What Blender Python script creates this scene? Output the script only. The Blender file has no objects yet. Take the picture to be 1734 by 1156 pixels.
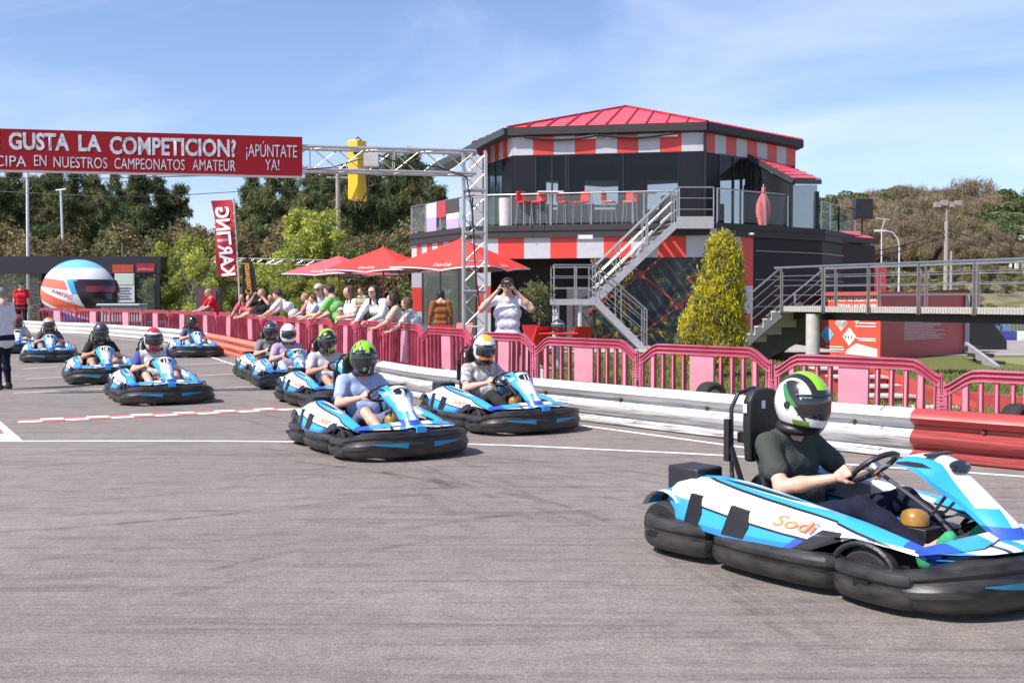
import bpy, math, random
import numpy as np
from math import sin, cos, pi, radians, atan, sqrt, exp
from mathutils import Vector, Matrix
random.seed(7); NP = np.random.RandomState(11)
# ---------------------------------------------------------------- camera, sky, sun, exposure
FPX, HCAM, VH = 1850.0, 1.42, 508.0
PIT = atan((578.0-VH)/FPX)
scene = bpy.context.scene
cam_d = bpy.data.cameras.new("camera"); cam = bpy.data.objects.new("camera", cam_d)
scene.collection.objects.link(cam); scene.camera = cam
cam.location = (0, 0, HCAM); cam.rotation_euler = (pi/2-PIT, 0, 0)
cam_d.sensor_width = 36; cam_d.lens = FPX/1734*36; cam_d.clip_start = .1; cam_d.clip_end = 4000
SUN_EL = radians(50); SH = (-.84, -.54)                 # horizontal direction towards the sun
world = bpy.data.worlds.new("World"); scene.world = world; world.use_nodes = True
wn, wl = world.node_tree.nodes, world.node_tree.links
bg = wn["Background"]; sky = wn.new("ShaderNodeTexSky"); sky.sky_type = 'NISHITA'; sky.sun_disc = False
sky.sun_elevation = SUN_EL; sky.sun_rotation = math.atan2(SH[0], SH[1]); sky.air_density = 1.0; sky.dust_density = .6; sky.ozone_density = 3.5
tc = wn.new("ShaderNodeTexCoord"); mp = wn.new("ShaderNodeMapping"); mp.inputs['Scale'].default_value = (1.0, 1.4, 4.2)
mp.inputs['Rotation'].default_value = (0.0, .10, .5)
nz = wn.new("ShaderNodeTexNoise"); nz.inputs['Scale'].default_value = 1.5; nz.inputs['Detail'].default_value = 8; nz.inputs['Roughness'].default_value = .58; nz.inputs['Distortion'].default_value = .5
rp = wn.new("ShaderNodeValToRGB"); rp.color_ramp.elements[0].position = .46; rp.color_ramp.elements[1].position = .80
rp.color_ramp.elements[1].color = (.6, .6, .6, 1)
mx = wn.new("ShaderNodeMix"); mx.data_type = 'RGBA'; mx.inputs[7].default_value = (6.6, 7.2, 8.0, 1)
wl.new(tc.outputs['Generated'], mp.inputs['Vector']); wl.new(mp.outputs[0], nz.inputs['Vector']); wl.new(nz.outputs[0], rp.inputs[0])
wl.new(rp.outputs[0], mx.inputs[0]); wl.new(sky.outputs[0], mx.inputs[6]); tn = wn.new('ShaderNodeMix'); tn.data_type = 'RGBA'; tn.blend_type = 'MULTIPLY'; tn.inputs[0].default_value = 1; tn.inputs[7].default_value = (1.16, 1.12, 1.24, 1)
wl.new(mx.outputs[2], tn.inputs[6]); wl.new(tn.outputs[2], bg.inputs['Color'])
bg.inputs['Strength'].default_value = .105
sd = bpy.data.lights.new("sun", 'SUN'); sd.energy = 4.7; sd.angle = radians(.5); sd.color = (1, .92, .86)
sun = bpy.data.objects.new("sun", sd); scene.collection.objects.link(sun)
_h = sqrt(SH[0]**2+SH[1]**2)
SV = Vector((SH[0]/_h*cos(SUN_EL), SH[1]/_h*cos(SUN_EL), sin(SUN_EL)))
sun.rotation_euler = SV.to_track_quat('Z', 'Y').to_euler()
vs = scene.view_settings; vs.view_transform = 'Standard'; vs.look = 'None'; vs.gamma = 1; vs.exposure = .48
scene.cycles.max_bounces = 6; scene.cycles.transparent_max_bounces = 12
COL = scene.collection
# ---------------------------------------------------------------- helpers
def ray(u, v):
    dx, dy = (u-867)/FPX, -(v-578)/FPX
    return Vector((dx, cos(PIT)+dy*sin(PIT), -sin(PIT)+dy*cos(PIT)))
def G(u, v, h=0.0):
    d = ray(u, v); t = (h-HCAM)/d.z
    return Vector((d.x*t, d.y*t, h))
def A(u, v, Y):
    d = ray(u, v); t = Y/d.y
    return Vector((d.x*t, Y, HCAM+d.z*t))
def smooth01(t): t = min(1, max(0, t)); return t*t*(3-2*t)
def gz(x, y):
    return -.45*smooth01((y-13)/20)*smooth01((x-4)/6) if y < 60 else -.45*smooth01((x-4)/6)
class MB:
    def __init__(s): s.v, s.f, s.m = [], [], []
    def add(s, vs_, fs, mi=0):
        o = len(s.v); s.v += [tuple(p) for p in vs_]; s.f += [tuple(i+o for i in f) for f in fs]; s.m += [mi]*len(fs); return s
    def box(s, x0, x1, y0, y1, z0, z1, mi=0, M=None):
        p = [(x, y, z) for x in (x0, x1) for y in (y0, y1) for z in (z0, z1)]
        if M is not None: p = [M @ Vector(q) for q in p]
        return s.add(p, [(0,1,3,2),(4,6,7,5),(0,4,5,1),(2,3,7,6),(0,2,6,4),(1,5,7,3)], mi)
    def cbox(s, c, d, mi=0, M=None):
        return s.box(c[0]-d[0]/2, c[0]+d[0]/2, c[1]-d[1]/2, c[1]+d[1]/2, c[2]-d[2]/2, c[2]+d[2]/2, mi, M)
    def beam(s, p, q, w, h=None, mi=0, up=(0,0,1)):
        p, q = Vector(p), Vector(q); h = h or w; d = (q-p).normalized(); u = Vector(up)
        if abs(d.dot(u)) > .98: u = Vector((0,1,0))
        r = d.cross(u).normalized()*w/2; t = r.cross(d).normalized()*h/2
        vs_ = [c+a*r+b*t for c in (p, q) for a, b in ((-1,-1),(1,-1),(1,1),(-1,1))]
        return s.add(vs_, [(0,1,2,3),(7,6,5,4),(0,4,5,1),(1,5,6,2),(2,6,7,3),(3,7,4,0)], mi)
    def tube(s, path, r, n=8, mi=0, cap=True, closed=False):
        P = [Vector(p) for p in path]; rs = r if isinstance(r, (list, tuple)) else [r]*len(P)
        prev = None; rings = []
        for i, p in enumerate(P):
            if closed: d = (P[(i+1) % len(P)]-P[i-1]).normalized()
            else: d = (P[min(i+1, len(P)-1)]-P[max(i-1, 0)]).normalized()
            if prev is None:
                a = Vector((0,0,1)) if abs(d.z) < .9 else Vector((1,0,0)); x = d.cross(a).normalized()
            else:
                x = prev-d*prev.dot(d); x.normalize()
            prev = x; y = d.cross(x)
            rings.append([p+(x*cos(2*pi*k/n)+y*sin(2*pi*k/n))*rs[i] for k in range(n)])
        return s.loft(rings, True, cap and not closed, mi, closed)
    def loft(s, rings, closed=True, cap=True, mi=0, loop=False):
        n = len(rings[0]); vs_ = [q for r in rings for q in r]; fs = []; R = len(rings)
        for i in range(R if loop else R-1):
            j = (i+1) % R
            for k in range(n if closed else n-1):
                l = (k+1) % n; fs.append((i*n+k, i*n+l, j*n+l, j*n+k))
        if cap and closed and not loop: fs += [tuple(range(n-1, -1, -1)), tuple((R-1)*n+k for k in range(n))]
        return s.add(vs_, fs, mi)
    def cyl(s, p, q, r0, r1=None, n=12, mi=0):
        return s.tube([p, q], [r0, r0 if r1 is None else r1], n, mi)
    def lathe(s, prof, n=20, mi=0, M=None, axis='z', close=False):
        rings = []
        for k in range(n):
            a = 2*pi*k/n
            if axis == 'z': ring = [Vector((r*cos(a), r*sin(a), z)) for r, z in prof]
            elif axis == 'y': ring = [Vector((r*cos(a), z, r*sin(a))) for r, z in prof]
            if M is not None: ring = [M @ p for p in ring]
            rings.append(ring)
        return s.loft(rings, close, False, mi, True)
    def ball(s, c, r, nu=14, nv=9, mi=0, M=None):
        rr = r if isinstance(r, tuple) else (r, r, r); prof = []
        for i in range(nv+1):
            t = -pi/2+pi*i/nv; prof.append((max(1e-4, cos(t)), sin(t)))
        T = Matrix.Translation(Vector(c)) @ (M if M is not None else Matrix.Identity(4)) @ Matrix.Diagonal((rr[0], rr[1], rr[2], 1))
        return s.lathe(prof, nu, mi, T)
    def prism(s, poly, z0, z1, mi=0, M=None):
        n = len(poly); p = [(a, b, z0) for a, b in poly]+[(a, b, z1) for a, b in poly]
        if M is not None: p = [M @ Vector(q) for q in p]
        return s.add(p, [tuple(range(n-1, -1, -1)), tuple(range(n, 2*n))]+[(i, (i+1) % n, (i+1) % n+n, i+n) for i in range(n)], mi)
    def poly(s, pts, mi=0): return s.add(pts, [tuple(range(len(pts)))], mi)
    def wall(s, a, b, z0, z1, t, mi=0):       # vertical slab between two plan points, thickness t backwards (to the left of a->b)
        a, b = Vector((a[0], a[1], 0)), Vector((b[0], b[1], 0)); d = (b-a).normalized(); n = Vector((-d.y, d.x, 0))*t
        P = [(q.x, q.y) for q in (a, b, b+n, a+n)]
        return s.prism(P, z0, z1, mi)
    def build(s, name, mats, parent=None, smooth=None, loc=None, bevel=None):
        me = bpy.data.meshes.new(name); me.from_pydata(s.v, [], s.f)
        for m_ in (mats if isinstance(mats, (list, tuple)) else [mats]): me.materials.append(m_)
        if max(s.m, default=0) > 0: me.polygons.foreach_set('material_index', s.m)
        me.validate(); me.update()
        if smooth is not None:
            me.polygons.foreach_set('use_smooth', [True]*len(me.polygons)); me.set_sharp_from_angle(angle=radians(smooth))
        o = bpy.data.objects.new(name, me); COL.objects.link(o)
        if loc is not None: o.location = loc
        if parent is not None: o.parent = parent
        if bevel:
            b = o.modifiers.new('bevel', 'BEVEL'); b.width = bevel; b.segments = 2; b.limit_method = 'ANGLE'
        return o
def split_build(mb, name, mats, parent=None, smooth=None, loc=None, bevel=None):
    # every loose piece of a builder becomes an object of its own
    par = list(range(len(mb.v)))
    def fd(i):
        while par[i] != i: par[i] = par[par[i]]; i = par[i]
        return i
    for f in mb.f:
        r = fd(f[0])
        for i in f[1:]: par[fd(i)] = r
    grp = {}
    for f, m_ in zip(mb.f, mb.m): grp.setdefault(fd(f[0]), []).append((f, m_))
    out = []
    for fs in grp.values():
        ids = sorted({i for f, _ in fs for i in f}); mp_ = {i: k for k, i in enumerate(ids)}; q = MB(); q.v = [mb.v[i] for i in ids]; q.f = [tuple(mp_[i] for i in f) for f, _ in fs]; q.m = [m_ for _, m_ in fs]
        out.append(q.build(name, mats, parent, smooth, loc, bevel))
    return out
MB.split = lambda s, *a, **k: split_build(s, *a, **k)
def fast_mesh(name, V, F, mats, mi=None, smooth=False):
    me = bpy.data.meshes.new(name); V = np.asarray(V, np.float32); F = np.asarray(F, np.int32); k = F.shape[1]
    me.vertices.add(len(V)); me.vertices.foreach_set('co', V.ravel())
    me.loops.add(F.size); me.loops.foreach_set('vertex_index', F.ravel())
    me.polygons.add(len(F)); me.polygons.foreach_set('loop_start', np.arange(0, F.size, k, dtype=np.int32))
    try: me.polygons.foreach_set('loop_total', np.full(len(F), k, np.int32))
    except Exception: pass
    for m_ in mats: me.materials.append(m_)
    if mi is not None: me.polygons.foreach_set('material_index', np.asarray(mi, np.int32))
    me.polygons.foreach_set('use_smooth', [smooth]*len(F)); me.update(calc_edges=True); me.validate()
    return me
def mobj(name, me, parent=None, loc=None):
    o = bpy.data.objects.new(name, me); COL.objects.link(o)
    if parent is not None: o.parent = parent
    if loc is not None: o.location = loc
    return o
def tag(o, label=None, cat=None, group=None, kind=None):
    if label: o['label'] = label
    if cat: o['category'] = cat
    if group: o['group'] = group
    if kind: o['kind'] = kind
    return o
def thing(name, label, cat, loc=(0,0,0), rz=0, group=None):
    o = bpy.data.objects.new(name, None); COL.objects.link(o); o.location = loc; o.rotation_euler = (0, 0, rz); o.empty_display_size = .2
    return tag(o, label, cat, group)
KIDS = {}
def copy_tree(o, parent=None, mats=None):
    c = o.copy(); COL.objects.link(c); c.parent = parent
    for ch in [x for x in bpy.data.objects if x.parent == o]: copy_tree(ch, c)
    return c
def obj_text(s, origin, xd, up, h, mat, parent=None, name='lettering', width=None, bold=0.0, depth=.004, mirror=False, align='l', shear=0, font=None):
    cu = bpy.data.curves.new('t', 'FONT'); cu.body = s; cu.size = 1; cu.offset = bold; cu.extrude = 0; cu.shear = shear; cu.resolution_u = 3
    to = bpy.data.objects.new('t', cu); COL.objects.link(to)
    dg = bpy.context.evaluated_depsgraph_get(); me = bpy.data.meshes.new_from_object(to.evaluated_get(dg))
    bpy.data.objects.remove(to); bpy.data.curves.remove(cu)
    V = np.array([v.co[:] for v in me.vertices])
    x0, x1 = V[:,0].min(), V[:,0].max(); sy = h/.69; sx = sy if width is None else width/(x1-x0); w = (x1-x0)*sx
    xd, up = Vector(xd).normalized(), Vector(up).normalized(); nrm = xd.cross(up); org = Vector(origin)
    off = {'l': 0, 'c': -w/2, 'r': -w}[align]
    for v in me.vertices:
        X = (v.co.x-x0)*sx+off
        if mirror: X = -X if align == 'c' else (w-(X-off))+off
        v.co = org+xd*X+up*(v.co.y*sy)+nrm*depth
    me.materials.clear(); me.materials.append(mat); me.update()
    o = bpy.data.objects.new(name, me); COL.objects.link(o)
    if parent is not None: o.parent = parent
    return o
# ---------------------------------------------------------------- materials
def nodes_of(m): m.use_nodes = True; return m.node_tree.nodes, m.node_tree.links, m.node_tree.nodes['Principled BSDF']
_mc = {}
def mat(name, c, rough=.5, metal=0, var=.12, vs_=6, bump=0, bs=40, spec=.5, coat=0, c2=None, stretch=None, alpha=None):
    if name in _mc: return _mc[name]
    m = bpy.data.materials.new(name); n, l, b = nodes_of(m)
    t = n.new('ShaderNodeTexCoord'); src = t.outputs['Object']
    if stretch:
        q = n.new('ShaderNodeMapping'); q.inputs['Scale'].default_value = stretch; l.new(src, q.inputs[0]); src = q.outputs[0]
    z = n.new('ShaderNodeTexNoise'); z.inputs['Scale'].default_value = vs_; z.inputs['Detail'].default_value = 5; l.new(src, z.inputs['Vector'])
    r = n.new('ShaderNodeValToRGB'); r.color_ramp.elements[0].position = .3; r.color_ramp.elements[1].position = .7
    lo = [x*(1-var) for x in c]; hi = [min(1, x*(1+var)) for x in (c2 or c)]
    r.color_ramp.elements[0].color = (*lo, 1); r.color_ramp.elements[1].color = (*hi, 1)
    l.new(z.outputs[0], r.inputs[0]); l.new(r.outputs[0], b.inputs['Base Color'])
    b.inputs['Roughness'].default_value = rough; b.inputs['Metallic'].default_value = metal; b.inputs['Specular IOR Level'].default_value = spec
    b.inputs['Coat Weight'].default_value = coat; b.inputs['Coat Roughness'].default_value = .08
    if bump:
        z2 = n.new('ShaderNodeTexNoise'); z2.inputs['Scale'].default_value = bs; z2.inputs['Detail'].default_value = 4; l.new(src, z2.inputs['Vector'])
        bp = n.new('ShaderNodeBump'); bp.inputs['Strength'].default_value = bump; bp.inputs['Distance'].default_value = .02
        l.new(z2.outputs[0], bp.inputs['Height']); l.new(bp.outputs[0], b.inputs['Normal'])
    _mc[name] = m; return m
def glass(name, c=(.6,.7,.72), a=.25, rough=.03):
    if name in _mc: return _mc[name]
    m = bpy.data.materials.new(name); n, l, b = nodes_of(m)
    b.inputs['Base Color'].default_value = (*c, 1); b.inputs['Roughness'].default_value = rough; b.inputs['Specular IOR Level'].default_value = .6
    b.inputs['Alpha'].default_value = a; _mc[name] = m; return m
def leafmat(name, c, var=.35):
    if name in _mc: return _mc[name]
    m = bpy.data.materials.new(name); n, l, b = nodes_of(m)
    g = n.new('ShaderNodeTexCoord'); z = n.new('ShaderNodeTexNoise'); z.inputs['Scale'].default_value = 1.3; z.inputs['Detail'].default_value = 6
    l.new(g.outputs['Object'], z.inputs['Vector'])
    oi = n.new('ShaderNodeObjectInfo'); r = n.new('ShaderNodeValToRGB'); e = r.color_ramp.elements
    e[0].position = .3; e[1].position = .7; e[0].color = (*[x*(1-var) for x in c], 1); e[1].color = (*[x*(1+var) for x in c], 1)
    l.new(z.outputs[0], r.inputs[0]); hs = n.new('ShaderNodeHueSaturation')
    ma = n.new('ShaderNodeMapRange'); ma.inputs['To Min'].default_value = .75; ma.inputs['To Max'].default_value = 1.3
    l.new(oi.outputs['Random'], ma.inputs['Value']); l.new(ma.outputs[0], hs.inputs['Value']); l.new(r.outputs[0], hs.inputs['Color'])
    l.new(hs.outputs[0], b.inputs['Base Color']); b.inputs['Roughness'].default_value = .7; b.inputs['Specular IOR Level'].default_value = .25
    tr = n.new('ShaderNodeBsdfTranslucent'); l.new(hs.outputs[0], tr.inputs['Color']); ms = n.new('ShaderNodeMixShader'); ms.inputs[0].default_value = .3
    l.new(b.outputs[0], ms.inputs[1]); l.new(tr.outputs[0], ms.inputs[2]); l.new(ms.outputs[0], n['Material Output'].inputs[0])
    _mc[name] = m; return m
def livery(name, base, layers, rough=.25, coat=.5, wear=.0, noise_layers=()):
    """painted graphic: layers = [([(a,b,c,d)...], colour)]; a layer shows where a*x+b*|y|+c*z > d for all of its planes"""
    if name in _mc: return _mc[name]
    m = bpy.data.materials.new(name); n, l, b = nodes_of(m)
    t = n.new('ShaderNodeTexCoord'); sp = n.new('ShaderNodeSeparateXYZ'); l.new(t.outputs['Object'], sp.inputs[0])
    ab = n.new('ShaderNodeMath'); ab.operation = 'ABSOLUTE'; l.new(sp.outputs[1], ab.inputs[0])
    cb = n.new('ShaderNodeCombineXYZ'); l.new(sp.outputs[0], cb.inputs[0]); l.new(ab.outputs[0], cb.inputs[1]); l.new(sp.outputs[2], cb.inputs[2])
    cur = None
    def mixc(fac, col):
        nonlocal cur
        q = n.new('ShaderNodeMix'); q.data_type = 'RGBA'; q.inputs[6].default_value = (*base, 1); q.inputs[7].default_value = (*col, 1)
        if cur is not None: l.new(cur, q.inputs[6])
        l.new(fac, q.inputs[0]); cur = q.outputs[2]
    for planes, col in layers:
        fac = None
        for a, b_, c, d in planes:
            dt = n.new('ShaderNodeVectorMath'); dt.operation = 'DOT_PRODUCT'; dt.inputs[1].default_value = (a, b_, c); l.new(cb.outputs[0], dt.inputs[0])
            gt = n.new('ShaderNodeMath'); gt.operation = 'GREATER_THAN'; gt.inputs[1].default_value = d; l.new(dt.outputs['Value'], gt.inputs[0])
            if fac is None: fac = gt.outputs[0]
            else:
                mu = n.new('ShaderNodeMath'); mu.operation = 'MULTIPLY'; l.new(fac, mu.inputs[0]); l.new(gt.outputs[0], mu.inputs[1]); fac = mu.outputs[0]
        mixc(fac, col)
    for sc, th, col in noise_layers:
        z = n.new('ShaderNodeTexNoise'); z.inputs['Scale'].default_value = sc; z.inputs['Detail'].default_value = 3; z.inputs['Distortion'].default_value = 1.2; l.new(t.outputs['Object'], z.inputs[0])
        gt = n.new('ShaderNodeMath'); gt.operation = 'GREATER_THAN'; gt.inputs[1].default_value = th; l.new(z.outputs[0], gt.inputs[0]); mixc(gt.outputs[0], col)
    if cur is None: b.inputs['Base Color'].default_value = (*base, 1)
    else: l.new(cur, b.inputs['Base Color'])
    b.inputs['Roughness'].default_value = rough; b.inputs['Coat Weight'].default_value = coat; b.inputs['Coat Roughness'].default_value = .1
    _mc[name] = m; return m
WHITE = mat('white_paint', (.78,.78,.77), .4); BLACK = mat('black_plastic', (.022,.022,.024), .42, var=.3, bump=.15, bs=60)
BLACKM = mat('black_metal', (.03,.03,.033), .35, .3); DARKG = mat('anthracite_panel', (.045,.045,.05), .5, var=.08)
STEEL = mat('stainless_steel', (.48,.47,.46), .28, .9, var=.08); GALV = mat('galvanised_steel', (.42,.42,.42), .45, .6, var=.15, vs_=12)
ALU = mat('truss_aluminium', (.55,.54,.52), .38, .75, var=.1, vs_=10); GREYP = mat('grey_paint', (.36,.36,.38), .45); RUBBER = mat('tyre_rubber', (.02,.019,.019), .75, bump=.3, bs=80)
RED = mat('red_panel', (.62,.035,.03), .4, var=.06); CHECKW = mat('light_grey_panel', (.55,.55,.58), .4, var=.05)
PINK = mat('red_plastic_fence', (.40,.032,.068), .40, var=.2, c2=(.50,.08,.13), vs_=2.2); PINKL = mat('sunlit_pale_red_plastic', (.60,.25,.31), .45, var=.14, vs_=2.5)  # the paler red has a sunlit look put into its colour
GLASSR = glass('balustrade_glass', (.30,.33,.33), .14); GLASSD = mat('dark_window_glass', (.012,.014,.018), .06, 0, var=.2, vs_=.6, spec=.7)
TXTW = mat('white_lettering', (.82,.82,.82), .5); TXTK = mat('dark_lettering', (.05,.04,.05), .5); TXTR = mat('red_lettering', (.6,.03,.04), .5)
PINKF = mat('sunlit_faded_red_plastic', (.42,.055,.10), .45, var=.2, c2=(.54,.17,.24), vs_=1.6, bump=.08, bs=30); PINKM = mat('red_plastic_slat', (.46,.12,.17), .45, var=.14, vs_=2.5); CONC = mat('concrete', (.42,.40,.37), .8, bump=.3, bs=25)  # near fence red: fading and a sunlit look put into the colour
# ================================================================ SETTING
def asphalt_mat():
    m = bpy.data.materials.new('asphalt'); n, l, b = nodes_of(m)
    t = n.new('ShaderNodeTexCoord'); P = t.outputs['Object']
    def noise(scale, detail=4, st=None, rot=0, dist=0, rough=.5):
        src = P
        if st:
            q = n.new('ShaderNodeMapping'); q.inputs['Scale'].default_value = st; q.inputs['Rotation'].default_value = (0, 0, rot); l.new(P, q.inputs[0]); src = q.outputs[0]
        z = n.new('ShaderNodeTexNoise'); z.inputs['Scale'].default_value = scale; z.inputs['Detail'].default_value = detail; z.inputs['Distortion'].default_value = dist; z.inputs['Roughness'].default_value = rough
        l.new(src, z.inputs['Vector']); return z.outputs[0]
    def ramp(x, p0, c0, p1, c1):
        r = n.new('ShaderNodeValToRGB'); e = r.color_ramp.elements; e[0].position = p0; e[1].position = p1; e[0].color = (*c0, 1); e[1].color = (*c1, 1); l.new(x, r.inputs[0]); return r.outputs[0]
    def mul(a, b_, f=1):
        q = n.new('ShaderNodeMix'); q.data_type = 'RGBA'; q.blend_type = 'MULTIPLY'; q.inputs[0].default_value = f; l.new(a, q.inputs[6]); l.new(b_, q.inputs[7]); return q.outputs[2]
    c = ramp(noise(.35, 6), .3, (.222,.194,.172), .7, (.284,.250,.222))
    c = mul(c, ramp(noise(110, 3, rough=.7), .32, (.62,.62,.62), .68, (1.28,1.27,1.26)), .85)
    c = mul(c, ramp(noise(42, 3, rough=.8), .30, (.70,.70,.70), .66, (1.16,1.16,1.16)), .8)
    c = mul(c, ramp(noise(6, 4), .35, (.9,.9,.9), .65, (1.06,1.06,1.06)))
    for rot, sc, p in ((-.10, 2.6, .60), (.16, 1.9, .62), (-.42, 2.1, .64), (-.2, 4.5, .62), (.05, 6.5, .64)):      # rubber laid down by the karts
        c = mul(c, ramp(noise(sc, 3, (.13, 2.2, 1), rot, 1.5, .6), p-.06, (1,1,1), p+.08, (.74,.73,.73)), .8)
    c = mul(c, ramp(noise(14, 2, None, 0, 0, .3), .70, (1,1,1), .76, (.66,.66,.67)), .6)
    c = mul(c, ramp(noise(1.1, 7, (1,1.5,1), .4, 1.0, .75), .56, (1,1,1), .66, (.80,.79,.78)), .7)
    c = mul(c, ramp(noise(3.2, 5, None, 0, 2.0, .8), .62, (1,1,1), .70, (.70,.70,.70)), .6)
    l.new(c, b.inputs['Base Color']); b.inputs['Roughness'].default_value = .82; b.inputs['Specular IOR Level'].default_value = .35
    bp = n.new('ShaderNodeBump'); bp.inputs['Strength'].default_value = .55; bp.inputs['Distance'].default_value = .006
    l.new(noise(130, 3), bp.inputs['Height']); l.new(bp.outputs[0], b.inputs['Normal']); return m
def sheet(name, pts, m, kind='structure'):
    o = MB().poly(pts).build(name, m); return tag(o, kind=kind)
def grass_mat(name, a, b_):
    return mat(name, a, .9, c2=b_, var=.1, vs_=9, bump=.8, bs=60, spec=.1)
# ground grid following gz
xs = [-900, -300, -120, -60, -30, -15, -6, 0, 2, 3]+[3+.75*i for i in range(1, 21)]+[22, 26, 32, 45, 70, 120, 300, 900]
ys = [-60, -5, 0, 4, 8, 10, 12]+[12+1*i for i in range(1, 25)]+[40, 46, 52, 60, 75, 100, 160, 400, 1500]
mb = MB(); vs_ = [(x, y, gz(x, y)) for y in ys for x in xs]; W_ = len(xs)
mb.add(vs_, [(j*W_+i, j*W_+i+1, (j+1)*W_+i+1, (j+1)*W_+i) for j in range(len(ys)-1) for i in range(W_-1)])
ground = tag(mb.build('ground', grass_mat('ground_grass', (.10,.13,.035), (.17,.17,.06))), kind='structure')
ASPH = asphalt_mat()
# barrier line in plan, from its top edge in the photograph
BT = [(2100,728),(1900,717),(1734,705),(1541,692),(1400,681.5),(1260,671),(1080,656),(915,642),(820,633),(731,625),(663,615),(600,604),(540,596),(480,589.5),(415,576.5),(346,563),(310,558.5),(249,553.5),(166,548.5),(69,544),(-60,540),(-300,536)]
HB = .45
BP = [G(u, v, HB) for u, v in BT]
def catmull(P, n=6):
    out = []
    for i in range(len(P)-1):
        p0, p1, p2, p3 = P[max(i-1, 0)], P[i], P[i+1], P[min(i+2, len(P)-1)]
        for k in range(n):
            t = k/n; out.append(.5*((2*p1)+(p2-p0)*t+(2*p0-5*p1+4*p2-p3)*t*t+(3*p1-p0-3*p2+p3)*t**3))
    out.append(P[-1]); return out
BC = catmull([Vector((p.x, p.y, 0)) for p in BP]); 
def smoothline(P, it=6):
    P = [p.copy() for p in P]
    for _ in range(it):
        P = [P[0]]+[(P[i-1]+P[i]*2+P[i+1])/4 for i in range(1, len(P)-1)]+[P[-1]]
    return P
BC = smoothline(BC, 14)
def offset(P, d):
    out = []
    for i, p in enumerate(P):
        t = (P[min(i+1, len(P)-1)]-P[max(i-1, 0)]).normalized(); out.append(p+Vector((t.y, -t.x, 0))*d)
    return out
# driving surface: everything on the camera side of the barrier
road = [Vector((p.x, p.y, .004)) for p in offset(BC, .25)]
road_pts = [Vector((60,-30,.004))]+[Vector((road[0].x+20, road[0].y-8, .004))]+road+[Vector((-120, road[-1].y+1, .004)), Vector((-120,-30,.004))]
mbr = MB(); n_ = len(road)
for i in range(n_-1): mbr.poly([road[i], road[i+1], Vector((road[i+1].x-.0, -6, .004)) if False else Vector((road[i+1].x, min(road[i+1].y, 2.0), .004)), Vector((road[i].x, min(road[i].y, 2.0), .004))])
mbr.poly([Vector((-140,-40,.004)), Vector((60,-40,.004)), Vector((60,2,.004)), Vector((road[0].x,2,.004)), Vector((road[-1].x,2,.004)), Vector((-140,2,.004))])
mbr.poly([Vector((road[0].x,2,.004)), Vector((60,2,.004)), Vector((60,road[0].y-4,.004)), Vector((road[0].x,road[0].y,.004))])
mbr.poly([Vector((-140,2,.004)), Vector((road[-1].x,2,.004)), road[-1], Vector((-140,road[-1].y,.004))])
tag(mbr.build('track_surface', ASPH), kind='structure')
PAVE = mat('paving', (.40,.37,.33), .85, var=.12, vs_=3, bump=.2, bs=20)
# terrace and paddock paving behind the fence (left of the lawn)
pv = [Vector((-60,BC[-1].y,.008))]
back = offset(BC, .3)[::-1]
mbp = MB(); bk = [p for p in back if p.x < .7]
for i in range(len(bk)-1): mbp.poly([(bk[i].x, bk[i].y, .0), (bk[i+1].x, bk[i+1].y, .0), (bk[i+1].x, 46, .0), (bk[i].x, 46, .0)])
mbp.poly([(bk[-1].x,29.3,.0),(9,29.3,.0),(9,36,.0),(bk[-1].x,36,.0)])
o_ = mbp.build('terrace_paving', PAVE); o_.location.z = .02; tag(o_, kind='structure')
# painted lines
LINE = mat('road_paint', (.74,.73,.71), .7, var=.14, vs_=14, bump=.2, bs=90); LRED = mat('red_road_paint', (.55,.14,.13), .7, var=.2, vs_=14)
def stripe(pts, w, z=.008, m=0, mbx=None):
    P = [Vector((p.x, p.y, z)) for p in pts]; out = []
    for i, p in enumerate(P):
        t = (P[min(i+1, len(P)-1)]-P[max(i-1, 0)]).normalized(); nn = Vector((-t.y, t.x, 0))*w/2; out.append((p+nn, p-nn))
    for i in range(len(P)-1): mbx.poly([out[i][0], out[i+1][0], out[i+1][1], out[i][1]], m)
ml = MB()
def pxline(px, w): stripe(catmull([G(u, v) for u, v in px], 4), w, .008, 0, ml)
pxline([(-300,749),(0,748),(240,747.5),(470,748.5),(800,753),(1020,762),(1240,773),(1500,792),(1734,808),(1950,826)], .085)
pxline([(984,721),(1080,734),(1250,757),(1400,779)], .085)
for a_, b_ in (((39,625),(99,621)),((43,642),(106,639)),((22,666),(180,659)),((350,658),(436,655)),((332,636.5),(402,633)),((306,618.5),(392,614)),((228,603),(262,601.5)),((205,589),(240,588)),((60,609),(33,610.5))):
    pxline([a_, b_], .08)
pxline([(376,593),(401,597),(440,606)], .08)
edge = [p for p in offset(BC, -.62)]
stripe([p for p in edge if p.y > 23], .07, .008, 0, ml)
for (a, b, c, d) in (((-90,720),(-2,712),(38,746),(-40,747)),): ml.poly([G(*q, .0)+Vector((0,0,.0072)) for q in (a, b, c, d)])
sl0, sl1 = G(30,714), G(500,692); dd = (sl1-sl0); N_ = 13; pr = Vector((-dd.y, dd.x, 0)).normalized()*.20
for i in range(N_):
    for r_ in range(2):
        a, b = sl0+dd*(i/N_), sl0+dd*((i+1)/N_); q = [a+pr*(r_-.5-.5), b+pr*(r_-1), b+pr*r_, a+pr*r_]
        ml.poly([Vector((p.x, p.y, .0085)) for p in q], (i+r_) % 2)
rr_ = [G(u, v) for u, v in ((-50,729),(2,728),(6,735),(-40,736))]
ml.poly([Vector((p.x, p.y, .0115)) for p in rr_], 1)
tag(ml.build('track_markings', [LINE, LRED]), kind='structure')
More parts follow.
